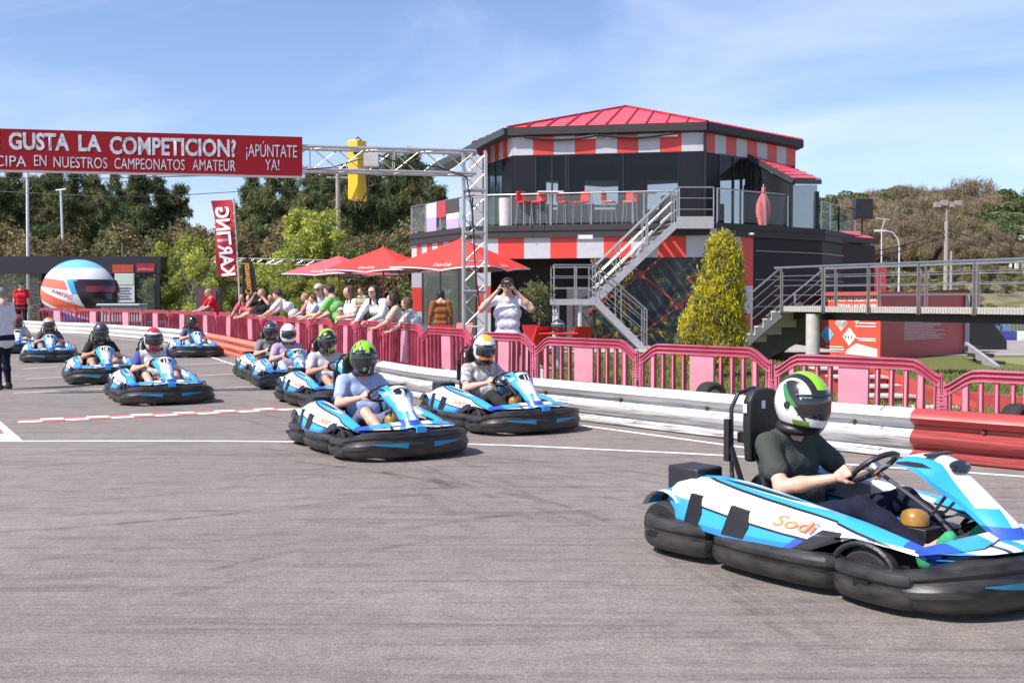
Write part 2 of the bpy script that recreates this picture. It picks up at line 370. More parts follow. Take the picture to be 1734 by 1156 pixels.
# rubber tyre marks left by the karts
TM_ = bpy.data.materials.new('rubber_marks'); n, l, b_ = nodes_of(TM_); b_.inputs['Base Color'].default_value = (.035,.033,.033,1); b_.inputs['Roughness'].default_value = .7
t_ = n.new('ShaderNodeTexCoord'); z_ = n.new('ShaderNodeTexNoise'); z_.inputs['Scale'].default_value = 2.2; z_.inputs['Detail'].default_value = 8; z_.inputs['Roughness'].default_value = .75; l.new(t_.outputs['Object'], z_.inputs[0])
r_ = n.new('ShaderNodeMapRange'); r_.inputs['From Min'].default_value = .42; r_.inputs['From Max'].default_value = .72; r_.inputs['To Max'].default_value = .26; l.new(z_.outputs[0], r_.inputs['Value']); l.new(r_.outputs[0], b_.inputs['Alpha'])
mt_ = MB(); rt_ = random.Random(4)
for px_ in ([(-100,862),(250,842),(620,800),(900,800),(1200,850)], [(-50,905),(300,880),(700,846),(1000,838),(1320,905)], [(-50,800),(260,776),(480,770),(760,780)], [(300,1010),(640,930),(950,890),(1180,900)], [(420,770),(760,820),(1100,930),(1380,1110)], [(500,782),(840,830),(1150,925),(1420,1090)], [(-60,960),(300,925),(640,885),(980,870)], [(250,690),(420,712),(640,790),(800,900)], [(300,672),(470,700),(700,780),(900,880)], [(780,770),(1000,790),(1200,820),(1500,900)]):
    P_ = catmull([G(u, v) for u, v in px_], 8)
    P_ = smoothline(P_, 6); g_ = rt_.uniform(.3,1.05)
    for k_ in (0, 1): stripe([p+Vector((0,k_*g_,0)) for p in P_], rt_.uniform(.05,.10), .0062+.0001*k_, 0, mt_)
tag(mt_.build('tyre_marks', TM_), kind='structure')
# ---------------------------------------------------------------- guard barrier (four painted runs)
def scuff_mat(name, c, dark=.8, th=.57):
    m = bpy.data.materials.new(name); n, l, b = nodes_of(m); uv = n.new('ShaderNodeTexCoord')
    q = n.new('ShaderNodeMapping'); q.inputs['Scale'].default_value = (1.1, 26, 1); l.new(uv.outputs['UV'], q.inputs[0])
    z = n.new('ShaderNodeTexNoise'); z.inputs['Scale'].default_value = 1.6; z.inputs['Detail'].default_value = 7; z.inputs['Distortion'].default_value = .5; z.inputs['Roughness'].default_value = .65; l.new(q.outputs[0], z.inputs[0])
    # scuffs belong to the wheel-height belt of the barrier
    sp = n.new('ShaderNodeSeparateXYZ'); l.new(uv.outputs['UV'], sp.inputs[0]); rm = n.new('ShaderNodeValToRGB'); e = rm.color_ramp.elements
    e[0].position = .08; e[0].color = (.09,.09,.09,1); e[1].position = .85; e[1].color = (-.15,-.15,-.15,1); k = rm.color_ramp.elements.new(.5); k.color = (.07,.07,.07,1); l.new(sp.outputs[1], rm.inputs[0])
    ad = n.new('ShaderNodeMath'); ad.operation = 'ADD'; l.new(z.outputs[0], ad.inputs[0]); l.new(rm.outputs[0], ad.inputs[1])
    r = n.new('ShaderNodeValToRGB'); e = r.color_ramp.elements; e[0].position = th; e[1].position = th+.15; e[0].color = (*c, 1); e[1].color = (*[x*(1-dark)+.03 for x in c], 1)
    l.new(ad.outputs[0], r.inputs[0]); l.new(r.outputs[0], b.inputs['Base Color']); b.inputs['Roughness'].default_value = .42
    bp = n.new('ShaderNodeBump'); bp.inputs['Strength'].default_value = .2; l.new(z.outputs[0], bp.inputs['Height']); l.new(bp.outputs[0], b.inputs['Normal']); return m
BW = scuff_mat('scuffed_white_paint', (.64,.63,.61), .9, .555); BR = scuff_mat('scuffed_red_paint', (.46,.06,.055), .72, .50)
BW2 = scuff_mat('far_white_paint', (.66,.65,.62), .2); BR2 = scuff_mat('far_red_paint', (.74,.20,.12), .2)
BPROF0 = [(.18,.0),(-.01,.0),(-.03,.02),(-.03,.055),(0,.07),(.012,.10),(-.012,.135),(-.028,.17),(-.03,.21),(-.01,.245),(.018,.275),(.02,.30),(-.015,.335),(-.03,.375),(-.02,.415),(.015,.445),(.06,.455),(.12,.44),(.18,.40)]
BPROF = [(a*(2.0 if -.05 < a < .05 else 1), h) for a, h in BPROF0]
def barrier(name, P, m, label, group):
    rings = []; n = len(P); nr = offset(P, 1)
    for i, p in enumerate(P):
        d = (nr[i]-p); jig = .006*sin(i*1.7)
        rings.append([p+d*(a+jig)+Vector((0,0,h)) for a, h in BPROF])
    mb = MB(); mb.loft(rings, True, True); o = mb.build(name, m, smooth=50)
    me = o.data; uvl = me.uv_layers.new(name='UVMap'); k = len(BPROF); S = [0]
    for i in range(1, n): S.append(S[-1]+(P[i]-P[i-1]).length)
    for lp in me.loops:
        vi = lp.vertex_index; uvl.data[lp.index].uv = (S[min(vi//k, n-1)], BPROF[vi % k][1]/.46)
    jo = MB(); last = -1e9
    for i in range(2, n-2):
        if S[i]-last > 2.9:
            last = S[i]; dr = (P[i+1]-P[i-1]).normalized()*.007; dn = nr[i]-P[i]; jig = .006*sin(i*1.7)
            jo.loft([[P[i]+s_*dr+dn*(a+jig+.0035*(1 if a < .15 else 0))+Vector((0,0,h+.002)) for a, h in BPROF[2:17]] for s_ in (-1, 1)], False, False)
    if jo.v: jo.split('panel_joint', mat('barrier_joint', (.10,.095,.09), .7), o)
    bo = MB()
    for i in range(4, n-2, 5):
        q = P[i]+(nr[i]-P[i])*(.045)+Vector((0,0,.29)); dn = (nr[i]-P[i]); 
        if q.y < 16: bo.cyl(q-dn*.05, q+dn*.012, .016, .014, 8)
    if bo.v: bo.split('bolt', mat('rusty_bolt', (.16,.09,.06), .6, .5), o)
    return tag(o, label, 'barrier', group)
def idx_u(u):
    best = min(range(len(BC)), key=lambda i: abs(BC[i].x/BC[i].y*FPX+867-u)); return best
i1, i2, i3 = idx_u(1541), idx_u(545), idx_u(346)
GB = 'painted guard barrier runs along the track'
barrier('guard_barrier', BC[:i1+1], BR, 'red scuffed guard barrier run at the right behind the nearest kart', GB)
barrier('guard_barrier', BC[i1:i2+1], BW, 'long white guard barrier run with black scuffs and streaks', GB)
barrier('guard_barrier', BC[i2:i3+1], BR2, 'orange red guard barrier run in the bend between two white runs', GB)
barrier('guard_barrier', BC[i3:], BW2, 'clean white guard barrier run curving away at the far left', GB)
# ---------------------------------------------------------------- pink fence panels
JU = [67,130,187,241,287,330,368.5,405.5,445,485,525,565,605,653,716,803,906,1082,1311,1599,1960]
JV = [517,518,518.5,519,520,521,522.5,524,526.5,529,531.5,534.5,538,543,551,559,567,578,592,615,648]
FB = offset(BC, .42)
def on_fence(u):
    best = min(range(len(FB)-1), key=lambda i: abs((FB[i].x/FB[i].y*FPX+867)-u)); p = FB[best]
    for k in range(40):
        a = FB[best]; 
    lo = max(0, best-1); hi = min(len(FB)-1, best+1); bestp = p; be = 1e9
    for i in (lo, best):
        if i+1 >= len(FB): continue
        for k in range(21):
            q = FB[i].lerp(FB[i+1], k/20); e = abs(q.x/q.y*FPX+867-u)
            if e < be: be, bestp = e, q
    return bestp.copy()
PINKD = mat('deep_red_plastic', (.27,.018,.04), .45, var=.2)
def fence_panel(W, H, detail):
    fr, sls = MB(), (MB(), MB()); T = .045
    def top(t):         # t 0..1 arch height
        e = min(t, 1-t)*W; return H-.15*(1-smooth01(min(1, e/(.30)))**.8 if e < .30 else 0)
    ts = [0,.03,.07,.11,.15]+[.2+.06*i for i in range(11)]+[.85,.89,.93,.97,1]
    g = .02; L = lambda t: g+t*(W-2*g)
    for dz, hh, th in ((0, .016, T+.012), (-.045, .014, T+.008), (-.09, .016, T+.012)):
        fr.loft([[Vector((L(t), -th/2, top(t)+dz)), Vector((L(t), th/2, top(t)+dz)), Vector((L(t), th/2, top(t)+dz-hh)), Vector((L(t), -th/2, top(t)+dz-hh))] for t in ts])
    fr.loft([[Vector((L(t), -T/3, top(t)-.01)), Vector((L(t), T/3, top(t)-.01)), Vector((L(t), T/3, top(t)-.098)), Vector((L(t), -T/3, top(t)-.098))] for t in ts], mi=1)
    for t in (0, 1):
        x = L(t); s = 1 if t == 0 else -1
        fr.box(min(x, x+s*.03), max(x, x+s*.03), -T/2, T/2, .04, H-.19); fr.box(min(x+s*.045, x+s*.06), max(x+s*.045, x+s*.06), -T/2, T/2, .08, H-.20)
        for k in range(4): fr.box(x-.035, x+.035, -T/2-.004, T/2+.004, H-.34-.03*k, H-.325-.03*k)
        fr.box(x-.012, x+.012, -.012, .012, H-.45, H-.12)
        for k in range(3): fr.box(x-.03, x+.03, -T/2-.004, T/2+.004, .16+.03*k, .175+.03*k)
    fr.box(g, W-g, -T/2, T/2, .10, .17); fr.box(.18, .30, -.22, .22, 0, .03); fr.box(W-.30, W-.18, -.22, .22, 0, .03)
    fr.box(.20,.28,-.03,.03,.03,.10); fr.box(W-.28,W-.20,-.03,.03,.03,.10)
    cx = W/2; pw = .088*W
    for i, t in enumerate((.12,.20,.28,.36,.64,.72,.80,.88)):
        x = t*W; w = .028 if i in (0, 7) else .015; sl = sls[i//4]
        tt = top(t)-.10
        sl.box(x-w, x+w, -.014, .014, .17, tt, 1); sl.box(x-w-.004, x-w+.002, -T/2, T/2, .17, tt, 0); sl.box(x+w-.002, x+w+.004, -T/2, T/2, .17, tt, 0)
    pl = MB(); pl.box(cx-pw, cx+pw, -.012, .020, .42, H-.10, 0); pb = MB()
    pb.box(cx-pw-.006, cx-pw+.012, -T/2, T/2, .17, .42, 0); pb.box(cx+pw-.012, cx+pw+.006, -T/2, T/2, .17, .42, 0)
    for k in range(5): pb.box(cx-pw*.75+pw*.36*k-.006, cx-pw*.75+pw*.36*k+.006, -.012, .012, .20, .35)
    pb.box(cx-pw, cx+pw, -T/2.2, T/2.2, .355, .375); pb.box(cx-pw, cx+pw, -T/2.2, T/2.2, .19, .205)
    return fr, sls, pl, pb
FG = 'red plastic crowd fence panels'
where = ['first from the far left, before the giant helmet','second from the far left, below the giant helmet visor','third from the far left, beside the entrance sign','fourth from the far left, below the entrance doorway','below the light green bushes, left of the man in red','in front of the red shirted man with sunglasses','below the tall red lettered flag','below the black and orange feather flag','in front of the two spectators in black tops','in front of the bending man in a white shirt','in front of the green shirted man','in front of the child in a cap','in front of the woman in a long white blouse','in front of the woman in a floral top','left of the truss tower','behind the tower, before the photographing man','left of the golden conifer, before the metal stairs','right below the golden conifer','behind the nearest driver, in front of the concrete steps','cut by the right edge of the frame']

for i in range(len(JU)-1):
    a, b = on_fence(JU[i]), on_fence(JU[i+1]); d = b-a; W = d.length
    za = A(JU[i], JV[i], a.y).z; zb = A(JU[i+1], JV[i+1], b.y).z; um = (JU[i]+JU[i+1])/2
    zt = max(.80, min(1.06, (za+zb)/2))
    ang = math.atan2(d.y, d.x)
    tilt = .022*sin(i*2.7+1)
    lab = 'red plastic crowd fence panel '+where[i]
    t = thing('fence_panel', lab, 'fence', (a.x, a.y, 0), ang, FG); t.rotation_euler = (tilt, 0, ang)
    fr, sl, pl, pb = fence_panel(W, zt, 1)
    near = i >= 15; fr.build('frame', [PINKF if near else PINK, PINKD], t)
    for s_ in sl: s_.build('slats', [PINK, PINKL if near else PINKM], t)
    pass; pl.build('plate', PINKL, t); pb.build('plate_bracket', PINK, t)
# ================================================================ implicit surfaces for people
def sdf_prims(prims, P, k):
    d = None
    for pr in prims:
        a, b, ra, rb = np.array(pr[0], np.float32), np.array(pr[1], np.float32), pr[2], pr[3]; kk = pr[4] if len(pr) > 4 else k
        ab = b-a; L = max(1e-8, float(ab@ab)); pa = P-a; t = np.clip(pa@ab/L, 0, 1)
        e = np.sqrt(((pa-t[..., None]*ab)**2).sum(-1))-(ra+(rb-ra)*t)
        if d is None: d = e
        else:
            h = np.clip(.5+.5*(d-e)/kk, 0, 1); d = d*(1-h)+e*h-kk*h*(1-h)
    return d
def surface_nets(prims, h, k=.03, cuts=(), infl=0., ripple=0.):
    pts = np.array([pr[0] for pr in prims]+[pr[1] for pr in prims]); R = max(max(pr[2], pr[3]) for pr in prims)+infl+2*h+.01
    lo, hi = pts.min(0)-R, pts.max(0)+R; n = np.ceil((hi-lo)/h).astype(int)+1
    g = np.stack(np.meshgrid(*[lo[i]+h*np.arange(n[i]) for i in range(3)], indexing='ij'), -1).astype(np.float32)
    D = sdf_prims(prims, g, k)-infl
    if ripple: D = D+ripple*(np.sin(g[..., 2]*70+g[..., 0]*35)*np.sin(g[..., 1]*55+g[..., 0]*20)).astype(np.float32)
    for nx_, ny_, nz_, dd in cuts:      # keep where n.p < dd
        D = np.maximum(D, g[..., 0]*nx_+g[..., 1]*ny_+g[..., 2]*nz_-dd)
    ins = D < 0; c = tuple(m-1 for m in D.shape); sm = np.zeros(c+(3,), np.float32); ct = np.zeros(c, np.float32)
    for ax in range(3):
        o1, o2 = [i for i in range(3) if i != ax]
        sl = [slice(None)]*3; sl[ax] = slice(0, -1); sh_ = [slice(None)]*3; sh_[ax] = slice(1, None)
        d0, d1 = D[tuple(sl)], D[tuple(sh_)]; x = (d0 < 0) != (d1 < 0); t = np.where(x, d0/np.where(x, d0-d1, 1), 0)
        for a in (0, 1):
            for b in (0, 1):
                s = [slice(None)]*3; s[o1] = slice(a, c[o1]+a); s[o2] = slice(b, c[o2]+b); xx, tt = x[tuple(s)], t[tuple(s)]
                ct += xx; sm[..., ax] += np.where(xx, tt, 0); sm[..., o1] += xx*a; sm[..., o2] += xx*b
    act = ct > 0; ids = -np.ones(c, np.int64); ids[act] = np.arange(act.sum()); ii = np.argwhere(act)
    V = lo+h*(ii+sm[act]/ct[act][:, None]); F = []
    for ax in range(3):
        o1, o2 = [(1, 2), (2, 0), (0, 1)][ax]
        sl = [slice(None)]*3; sl[ax] = slice(0, -1); sh_ = [slice(None)]*3; sh_[ax] = slice(1, None)
        a, b = ins[tuple(sl)], ins[tuple(sh_)]; e = np.argwhere(a != b)
        e = e[(e[:, o1] > 0) & (e[:, o2] > 0) & (e[:, o1] < c[o1]) & (e[:, o2] < c[o2])]
        if not len(e): continue
        u = np.zeros(3, int); u[o1] = 1; v = np.zeros(3, int); v[o2] = 1
        q = np.stack([ids[tuple((e-u-v).T)], ids[tuple((e-v).T)], ids[tuple(e.T)], ids[tuple((e-u).T)]], 1)
        fl = ~a[tuple(e.T)]; q[fl] = q[fl][:, ::-1]; F.append(q)
    F = np.concatenate(F); F = F[(F >= 0).all(1)]
    return V, F
def hand_prims(w, d, n, s, curl=(.5,.7,.5), sc=1.0, thumb=.5, spread=.0):
    """w wrist, d direction to the knuckles, n palm normal (the way the fingers close), s=+1/-1 thumb side along d x n"""
    w, d, n = np.array(w, float), np.array(d, float), np.array(n, float); d /= np.linalg.norm(d); n -= d*(n@d); n /= np.linalg.norm(n); u = np.cross(d, n)*s
    P = [(w, w+d*.03*sc, .022*sc, .024*sc)]; off = [.030, .010, -.010, -.028]; ln = [1, 1.08, 1.0, .8]
    for o in off: P.append((w+d*.02*sc+u*o*.6*sc, w+d*.080*sc+u*o*sc, .013*sc, .0115*sc, .012))
    for o, l in zip(off, ln):
        p = w+d*.080*sc+u*o*sc; a = 0.
        for j, (seg, r0, r1) in enumerate(((.040, .0098, .0088), (.026, .0088, .008), (.021, .008, .0068))):
            a += curl[j]; q = p+(d*cos(a)+n*sin(a)+u*spread*o*8)*seg*l*sc; P.append((p, q, r0*sc, r1*sc, .003)); p = q
    p = w+d*.02*sc+u*.024*sc; q = p+(d*.6+u*.75+n*.35)*.036*sc; r = q+(d*(.9-thumb*.4)+u*.25+n*(.2+thumb))*.028*sc; t = r+(d*(.8-thumb*.6)+n*(.2+thumb)*1.1-u*.1)*.024*sc
    P += [(p, q, .014*sc, .011*sc, .01), (q, r, .0105*sc, .0095*sc, .004), (r, t, .0095*sc, .007*sc, .004)]
    return P
def head_prims(c, f, sc=1.0, bald=True):
    """c = head centre, f = facing direction"""
    c = np.array(c, float); f = np.array(f, float); f /= np.linalg.norm(f); up = np.array((0, 0, 1.)); l = np.cross(up, f); l /= np.linalg.norm(l); up = np.cross(f, l)
    g = lambda x, y, z: c+(f*x+l*y+up*z)*sc
    P = [(g(-.02, 0, .03), g(.015, 0, .02), .083*sc, .080*sc), (g(.03, 0, -.045), g(.045, 0, -.075), .052*sc, .034*sc, .04), (g(.05,.022,-.02), g(.05,-.022,-.02), .035*sc, .035*sc, .02),
         (g(.088, 0, .012), g(.104, 0, -.018), .009*sc, .013*sc, .010), (g(.083,.02,-.058), g(.083,-.02,-.058), .008*sc, .008*sc, .01), (g(.080,.035,.028), g(.080,-.035,.028), .009*sc, .009*sc, .012)]
    for s in (1, -1): P.append((g(-.005, s*.078, .012), g(-.012, s*.084, -.018), .012*sc, .009*sc, .006))
    return P, g
def seg(a, b, t): return [a[i]+(b[i]-a[i])*t for i in range(3)]
SKIN = [mat('skin_light', (.62,.36,.26), .5, var=.05), mat('skin_tan', (.48,.26,.17), .5, var=.05)]
EYE = mat('dark_eye', (.03,.02,.02), .2)
def cloth(name, c, var=.10): return mat('cloth_'+name, c, .85, var=var, vs_=18, bump=.35, bs=70, spec=.2)
def arm_prims(sh, el, wr, f=1.0):
    return [(sh, seg(sh, el, .5), .052*f, .046*f), (seg(sh, el, .5), el, .046*f, .040*f), (el, seg(el, wr, .35), .042*f, .040*f), (seg(el, wr, .35), wr, .040*f, .026*f)]
def leg_prims(hp, kn, an, f=1.0):
    return [(hp, seg(hp, kn, .5), .088*f, .076*f), (seg(hp, kn, .5), kn, .076*f, .056*f), (kn, seg(kn, an, .35), .056*f, .057*f), (seg(kn, an, .35), an, .056*f, .036*f)]
def bake(prims_list, mats, name, parent, smooth=True, cuts=(), **kw):
    Vs, Fs, o = [], [], 0
    for prims, h, k in prims_list:
        V, F = surface_nets(prims, h, k, cuts, **kw); Vs.append(V); Fs.append(F+o); o += len(V)
    me = fast_mesh(name, np.concatenate(Vs), np.concatenate(Fs), mats, None, smooth)
    return mobj(name, me, parent)
# ---------------------------------------------------------------- the seated driver (local frame of the kart, +X forward)
D_WHEEL = Vector((.13, 0, .55)); WR_R = .135
def drv_pose():
    J = dict(pel=(-.26,0,.20), chest=(-.39,0,.50), neck=(-.385,0,.69), head=(-.31,0,.835))
    for s, n in ((1,'l'), (-1,'r')):
        J['sh'+n] = (-.40, s*.185, .635); J['el'+n] = (-.20, s*.30, .43); J['wr'+n] = (.045, s*.175, .50); J['hip'+n] = (-.20, s*.10, .19)
        J['kn'+n] = (.22, s*.20, .37); J['an'+n] = (.56, s*.15, .185); J['to'+n] = (.66, s*.15, .27)
    return J
DJ = drv_pose()
def torso_prims(J, f=1.0):
    px, cx = np.array(J['pel']), np.array(J['chest']); up = (cx-px); mid = px+up*.5; lat = np.array(J['shl'])-np.array(J['shr']); lat = lat/np.linalg.norm(lat)
    sh = (np.array(J['shl'])+np.array(J['shr']))/2
    return [(px-lat*.085, px+lat*.085, .105*f, .105*f), (mid-lat*.07, mid+lat*.07, .105*f, .105*f), (cx-lat*.085, cx+lat*.085, .112*f, .112*f),
            (sh-lat*.14, sh+lat*.14, .062*f, .062*f, .06), (sh-lat*.06+np.array((0,0,.02)), J['neck'], .06*f, .052*f, .05), (sh-lat*-.06+np.array((0,0,.02)), J['neck'], .06*f, .052*f, .05)]
def drv_meshes():
    J = DJ; out = {}
    body = torso_prims(J, .93)+[(J['neck'], J['head'], .055, .06)]+head_prims(J['head'], (1,0,-.12), .92)[0]
    hands = []
    for n, s in (('l', 1), ('r', -1)):
        body += arm_prims(J['sh'+n], J['el'+n], J['wr'+n])+leg_prims(J['hip'+n], J['kn'+n], J['an'+n], .93)+[(J['an'+n], J['to'+n], .04, .03)]
        w = np.array(J['wr'+n]); tgt = np.array((D_WHEEL.x-.02, s*(WR_R+.005), D_WHEEL.z)); d = tgt-w+np.array((0, -s*.02, .01))
        hands.append(hand_prims(w, d, (0, -s*1.0, -.15), -s if False else (1 if s > 0 else -1), (1.0, 1.1, .7), .95, .7))
    lst = [(body, .013, .03)]+[(h_, .0045, .012) for h_ in hands]
    out['body'] = lst
    sl = []
    for n in 'lr': sl += [(J['sh'+n], seg(J['sh'+n], J['el'+n], .62), .064, .066)]
    out['shirt'] = [(torso_prims(J, 1.04)[:-2]+[(p_[0], seg(p_[0], p_[1], .55), p_[2]*1.06, p_[3]*1.12) for p_ in torso_prims(J, 1.0)[-2:]]+sl, .012, .035)]
    out['trousers'] = [([(np.array(J['pel'])-np.array((0,.09,0)), np.array(J['pel'])+np.array((0,.09,0)), .118, .118)]+leg_prims(J['hipl'], J['knl'], J['anl'], 1.14)+leg_prims(J['hipr'], J['knr'], J['anr'], 1.14), .013, .03)]
    sh = [(np.array(J['pel'])-np.array((0,.09,0)), np.array(J['pel'])+np.array((0,.09,0)), .118, .118)]
    for n in 'lr': sh += [(J['hip'+n], seg(J['hip'+n], J['kn'+n], .92), .10, .082)]
    out['shorts'] = [(sh, .013, .03)]
    ss = []
    for n in 'lr':
        a, t = np.array(J['an'+n]), np.array(J['to'+n]); ss += [(a+np.array((.0,0,-.035)), t+np.array((.02,0,.02)), .042, .034), (a+np.array((-.01,0,.0)), a+np.array((.01,0,-.03)), .046, .046)]
    out['shoes'] = [(ss, .01, .02)]
    return out
DM = {}
for k_, l_ in drv_meshes().items():
    kw = dict(ripple=.0022) if k_ in ('shirt', 'trousers', 'shorts') else {}
    Vs, Fs, o_ = [], [], 0
    for pr_, h_, kk_ in l_:
        V, F = surface_nets(pr_, h_, kk_, (), **kw); Vs.append(V); Fs.append(F+o_); o_ += len(V)
    DM[k_] = (np.concatenate(Vs), np.concatenate(Fs))
def helmet_mb(shell=True):
    rings = []; NU, NV = 40, 22
    for j in range(NV+1):
        ph = -.86+(pi/2+.86)*j/NV; row = []
        for i in range(NU):
            th = 2*pi*i/NU; ct = max(0, cos(th))
            rx, ry, rz = .152, .127, .150
            x, y, z = cos(ph)*cos(th)*rx, cos(ph)*sin(th)*ry, sin(ph)*rz
            if z < 0:
                t = -z/.11; x += ct**2*.020*t*(1-.35*t); 
                if cos(th) < 0: x *= 1-.10*t
                y *= 1-.10*t*t
            z += -.012*(ct if z < -.05 else 0)
            row.append(Vector((x, y, z)))
        rings.append(row)
    mb = MB(); mb.loft(rings, True, True); return mb
def visor_mb():
    mb = MB(); rows = []
    for j in range(9):
        ph = -.36+.80*j/8; row = []
        for i in range(21):
            th = -1.15+2.3*i/20; ct = max(0, cos(th)); e = 1.012
            if j in (0, 8) : e = 1.0
            x, y, z = cos(ph)*cos(th)*.152*e, cos(ph)*sin(th)*.127*e, sin(ph)*.150*(1-.15*abs(th) if ph < 0 else 1-.12*abs(th))
            if z < 0: x += ct**2*.020*(-z/.11)
            row.append(Vector((x, y, z)))
        rows.append(row)
    mb.loft(rows, False, False); return mb
VISOR = mat('smoked_visor', (.012,.012,.015), .06, spec=.8, coat=.6)
HV = []
def H_(name, base, layers, nl=(), rough=.22): return livery(name, base, layers, rough, .7, noise_layers=nl)
K_ = (.02,.02,.02); GRN = (.28,.62,.02)
HELM = {
 'whitegreen': H_('helmet_paint_white_green', (.78,.78,.76), [([(1.0,0,.55,-.055),(0,-1,0,-.075),(0,0,1,.045),(0,0,1,.0)], K_), ([(0,-1,0,-.045),(0,0,1,.085),(1,0,0,-.09)], GRN), ([(0,1,0,.085),(1,0,.9,.035),(-1,0,-.4,-.075)], K_), ([(0,1,0,.09),(1,0,.8,.0),(-1,0,-1.2,-.06),(0,0,1,.0)], (.05,.22,.05)), ([(0,1,0,.02),(0,0,-1,.06),(1,0,0,.03),(-1,0,0,-.11)], (.16,.3,.02)), ([(0,0,-1,.085)], K_)]),
 'green': H_('helmet_paint_green_black', GRN, [([(1,0,-.6,.03),(0,1,0,.03)], K_), ([(0,0,-1,.085)], K_)], [(9, .56, (.015,.02,.015)), (13, .66, (.6,.65,.6))]),
 'greenblack': H_('helmet_paint_black_green', (.02,.02,.02), [([(0,0,1,.07),(-1,0,0,-.06)], GRN)], [(11, .57, GRN)]),
 'whiteorange': H_('helmet_paint_white_orange', (.75,.73,.68), [([(0,-1,0,-.05),(0,0,1,.10)], (.85,.42,.02)), ([(0,0,-1,-.0),(0,-1,0,-.09),(1,0,0,.06)], (.75,.22,.02)), ([(0,0,-1,.08)], K_)], [(8, .66, (.05,.05,.05))]),
 'white': H_('helmet_paint_white', (.78,.76,.75), [([(0,0,-1,.095)], (.1,.1,.1))]),
 'dark': H_('helmet_paint_dark_grey', (.035,.037,.04), [([(0,0,1,.05),(0,0,-1,-.075)], (.3,.3,.32))], [(9, .64, (.25,.25,.26))]),
 'black': H_('helmet_paint_matt_black', (.04,.045,.045), [], (), .38),
 'blackgloss': H_('helmet_paint_gloss_black', (.015,.015,.016), [], (), .12),
 'redwhite': H_('helmet_paint_red_white_black', (.72,.70,.68), [([(0,0,1,.10)], (.45,.03,.04)), ([(0,0,1,.04),(0,0,-1,-.08),(1,0,0,-.05)], (.03,.02,.02)), ([(0,0,-1,.03),(0,-1,0,-.07)], (.45,.03,.03))]),
 'yellow': H_('helmet_paint_yellow_white', (.6,.62,.5), [([(0,0,1,.09)], (.75,.55,.06)), ([(0,0,1,.12)], (.6,.06,.03)), ([(0,0,-1,.0)], (.06,.07,.05))]),
 'red': H_('helmet_paint_dark_red', (.35,.02,.05), [([(0,0,-1,.02)], (.06,.02,.03))]),
}
TWOTONE = livery('cloth_blue_white_jersey', (.62,.60,.60), [([(0,1,0,.185)], (.05,.07,.30)), ([(0,0,-1,-.30),(0,0,1,.0)], (.62,.62,.62))], .85, 0)
TEEG = cloth('floral_grey_tee', (.45,.45,.44), .6)
HM_, VM_ = helmet_mb(), visor_mb()
def driver(label, hel, shirt, legs, short, skin, shoes, headyaw=0, leg_kind='trousers', sc=1.0, sleeve=None):
    t = thing('person', label, 'person', group='kart drivers in helmets')
    def m_(k, mt):
        V, F = DM[k]; key = 'drv_'+k
        if key not in KIDS: KIDS[key] = fast_mesh(key, V, F, [mt], None, True)
        me = KIDS[key].copy(); me.name = k; me.materials.clear(); me.materials.append(mt); return mobj({'body': 'body', 'shirt': 'shirt', 'trousers': 'trousers', 'shorts': 'shorts', 'shoes': 'shoes'}[k], me, t)
    m_('body', skin); m_('shirt', shirt); m_(leg_kind, legs); m_('shoes', shoes)
    hc = Vector(DJ['head'])+Vector((.01, 0, .024))
    h = HM_.build('helmet', HELM[hel], t, 40); h.location = hc; h.rotation_euler = (0, radians(8), radians(headyaw)); h.scale = (1.08, 1.08, 1.22)
    v = VM_.build('visor', VISOR, h, 60)
    p = MB(); p.tube([(.148*cos(a)*.93, .128*sin(a), .052+.01*cos(a)) for a in [(-1.25+2.5*i/14) for i in range(15)]], .006, 6)
    p.lathe([(.0001,.134),(.016,.133),(.018,.126)], 14, 0, None, 'y'); p.lathe([(.0001,-.134),(.016,-.133),(.018,-.126)], 14, 0, None, 'y')
    p.build('visor_trim', BLACK, h, 40)
    n_ = MB(); n_.tube([(-.02+.085*cos(a), .085*sin(a), -.118) for a in [2*pi*i/18 for i in range(18)]], .022, 8, closed=True); n_.build('helmet_lining', BLACK, h, 60)
    return t
# ================================================================ rental kart (local frame: +X forward, ground at z=0)
BLUE = (.035,.36,.72); DBLUE = (.03,.09,.42); WH = (.74,.75,.75); BK = (.018,.018,.02)
BUMP = mat('scuffed_bumper_plastic', (.011,.011,.012), .42, var=.35, vs_=7, bump=.05, bs=30, c2=(.038,.035,.033), stretch=(1,1,3))
POD = livery('kart_side_pod_paint', WH, [
  ([(.12,0,1,.366)], BK), ([(.12,0,1,.375)], BLUE), ([(.105,0,1,.392)], WH), ([(.095,0,1,.396)], BK), ([(0,-1,0,-.412),(0,0,1,.26)], BLUE), ([(0,-1,0,-.392),(0,0,1,.26),(.3,1,0,.25)], WH), ([(0,-1,0,-.36),(0,0,1,.26),(.6,1,0,.10),(-1,0,0,.10)], (.25,.25,.28)),
  ([(-.10,0,-1,-.264),(-1,0,0,-.22)], BK), ([(-.10,0,-1,-.252),(-1,0,0,-.22)], BLUE), ([(-1,0,0,.60),(0,0,-1,-.33)], BLUE), ([(0,1,0,.60),(0,0,-1,-.218),(-1,0,0,-.2)], (.02,.22,.50)), ([(-.10,0,-1,-.252),(1,0,-1,-.16),(-1,0,0,-.22)], DBLUE),
  ([(-1,0,0,.44),(.30,0,1,.205),(-.18,0,-1,-.262),(0,1,0,.43)], BK), ([(1,0,-1.2,-.16),(-1,0,0,-.30),(0,0,-1,-.30)], BK), ([(1,0,0,.25),(.22,0,1,.385)], BK), ([(1,0,0,.25),(.22,0,1,.395)], BLUE), ([(1,0,0,.58)], DBLUE)], .28, .5)
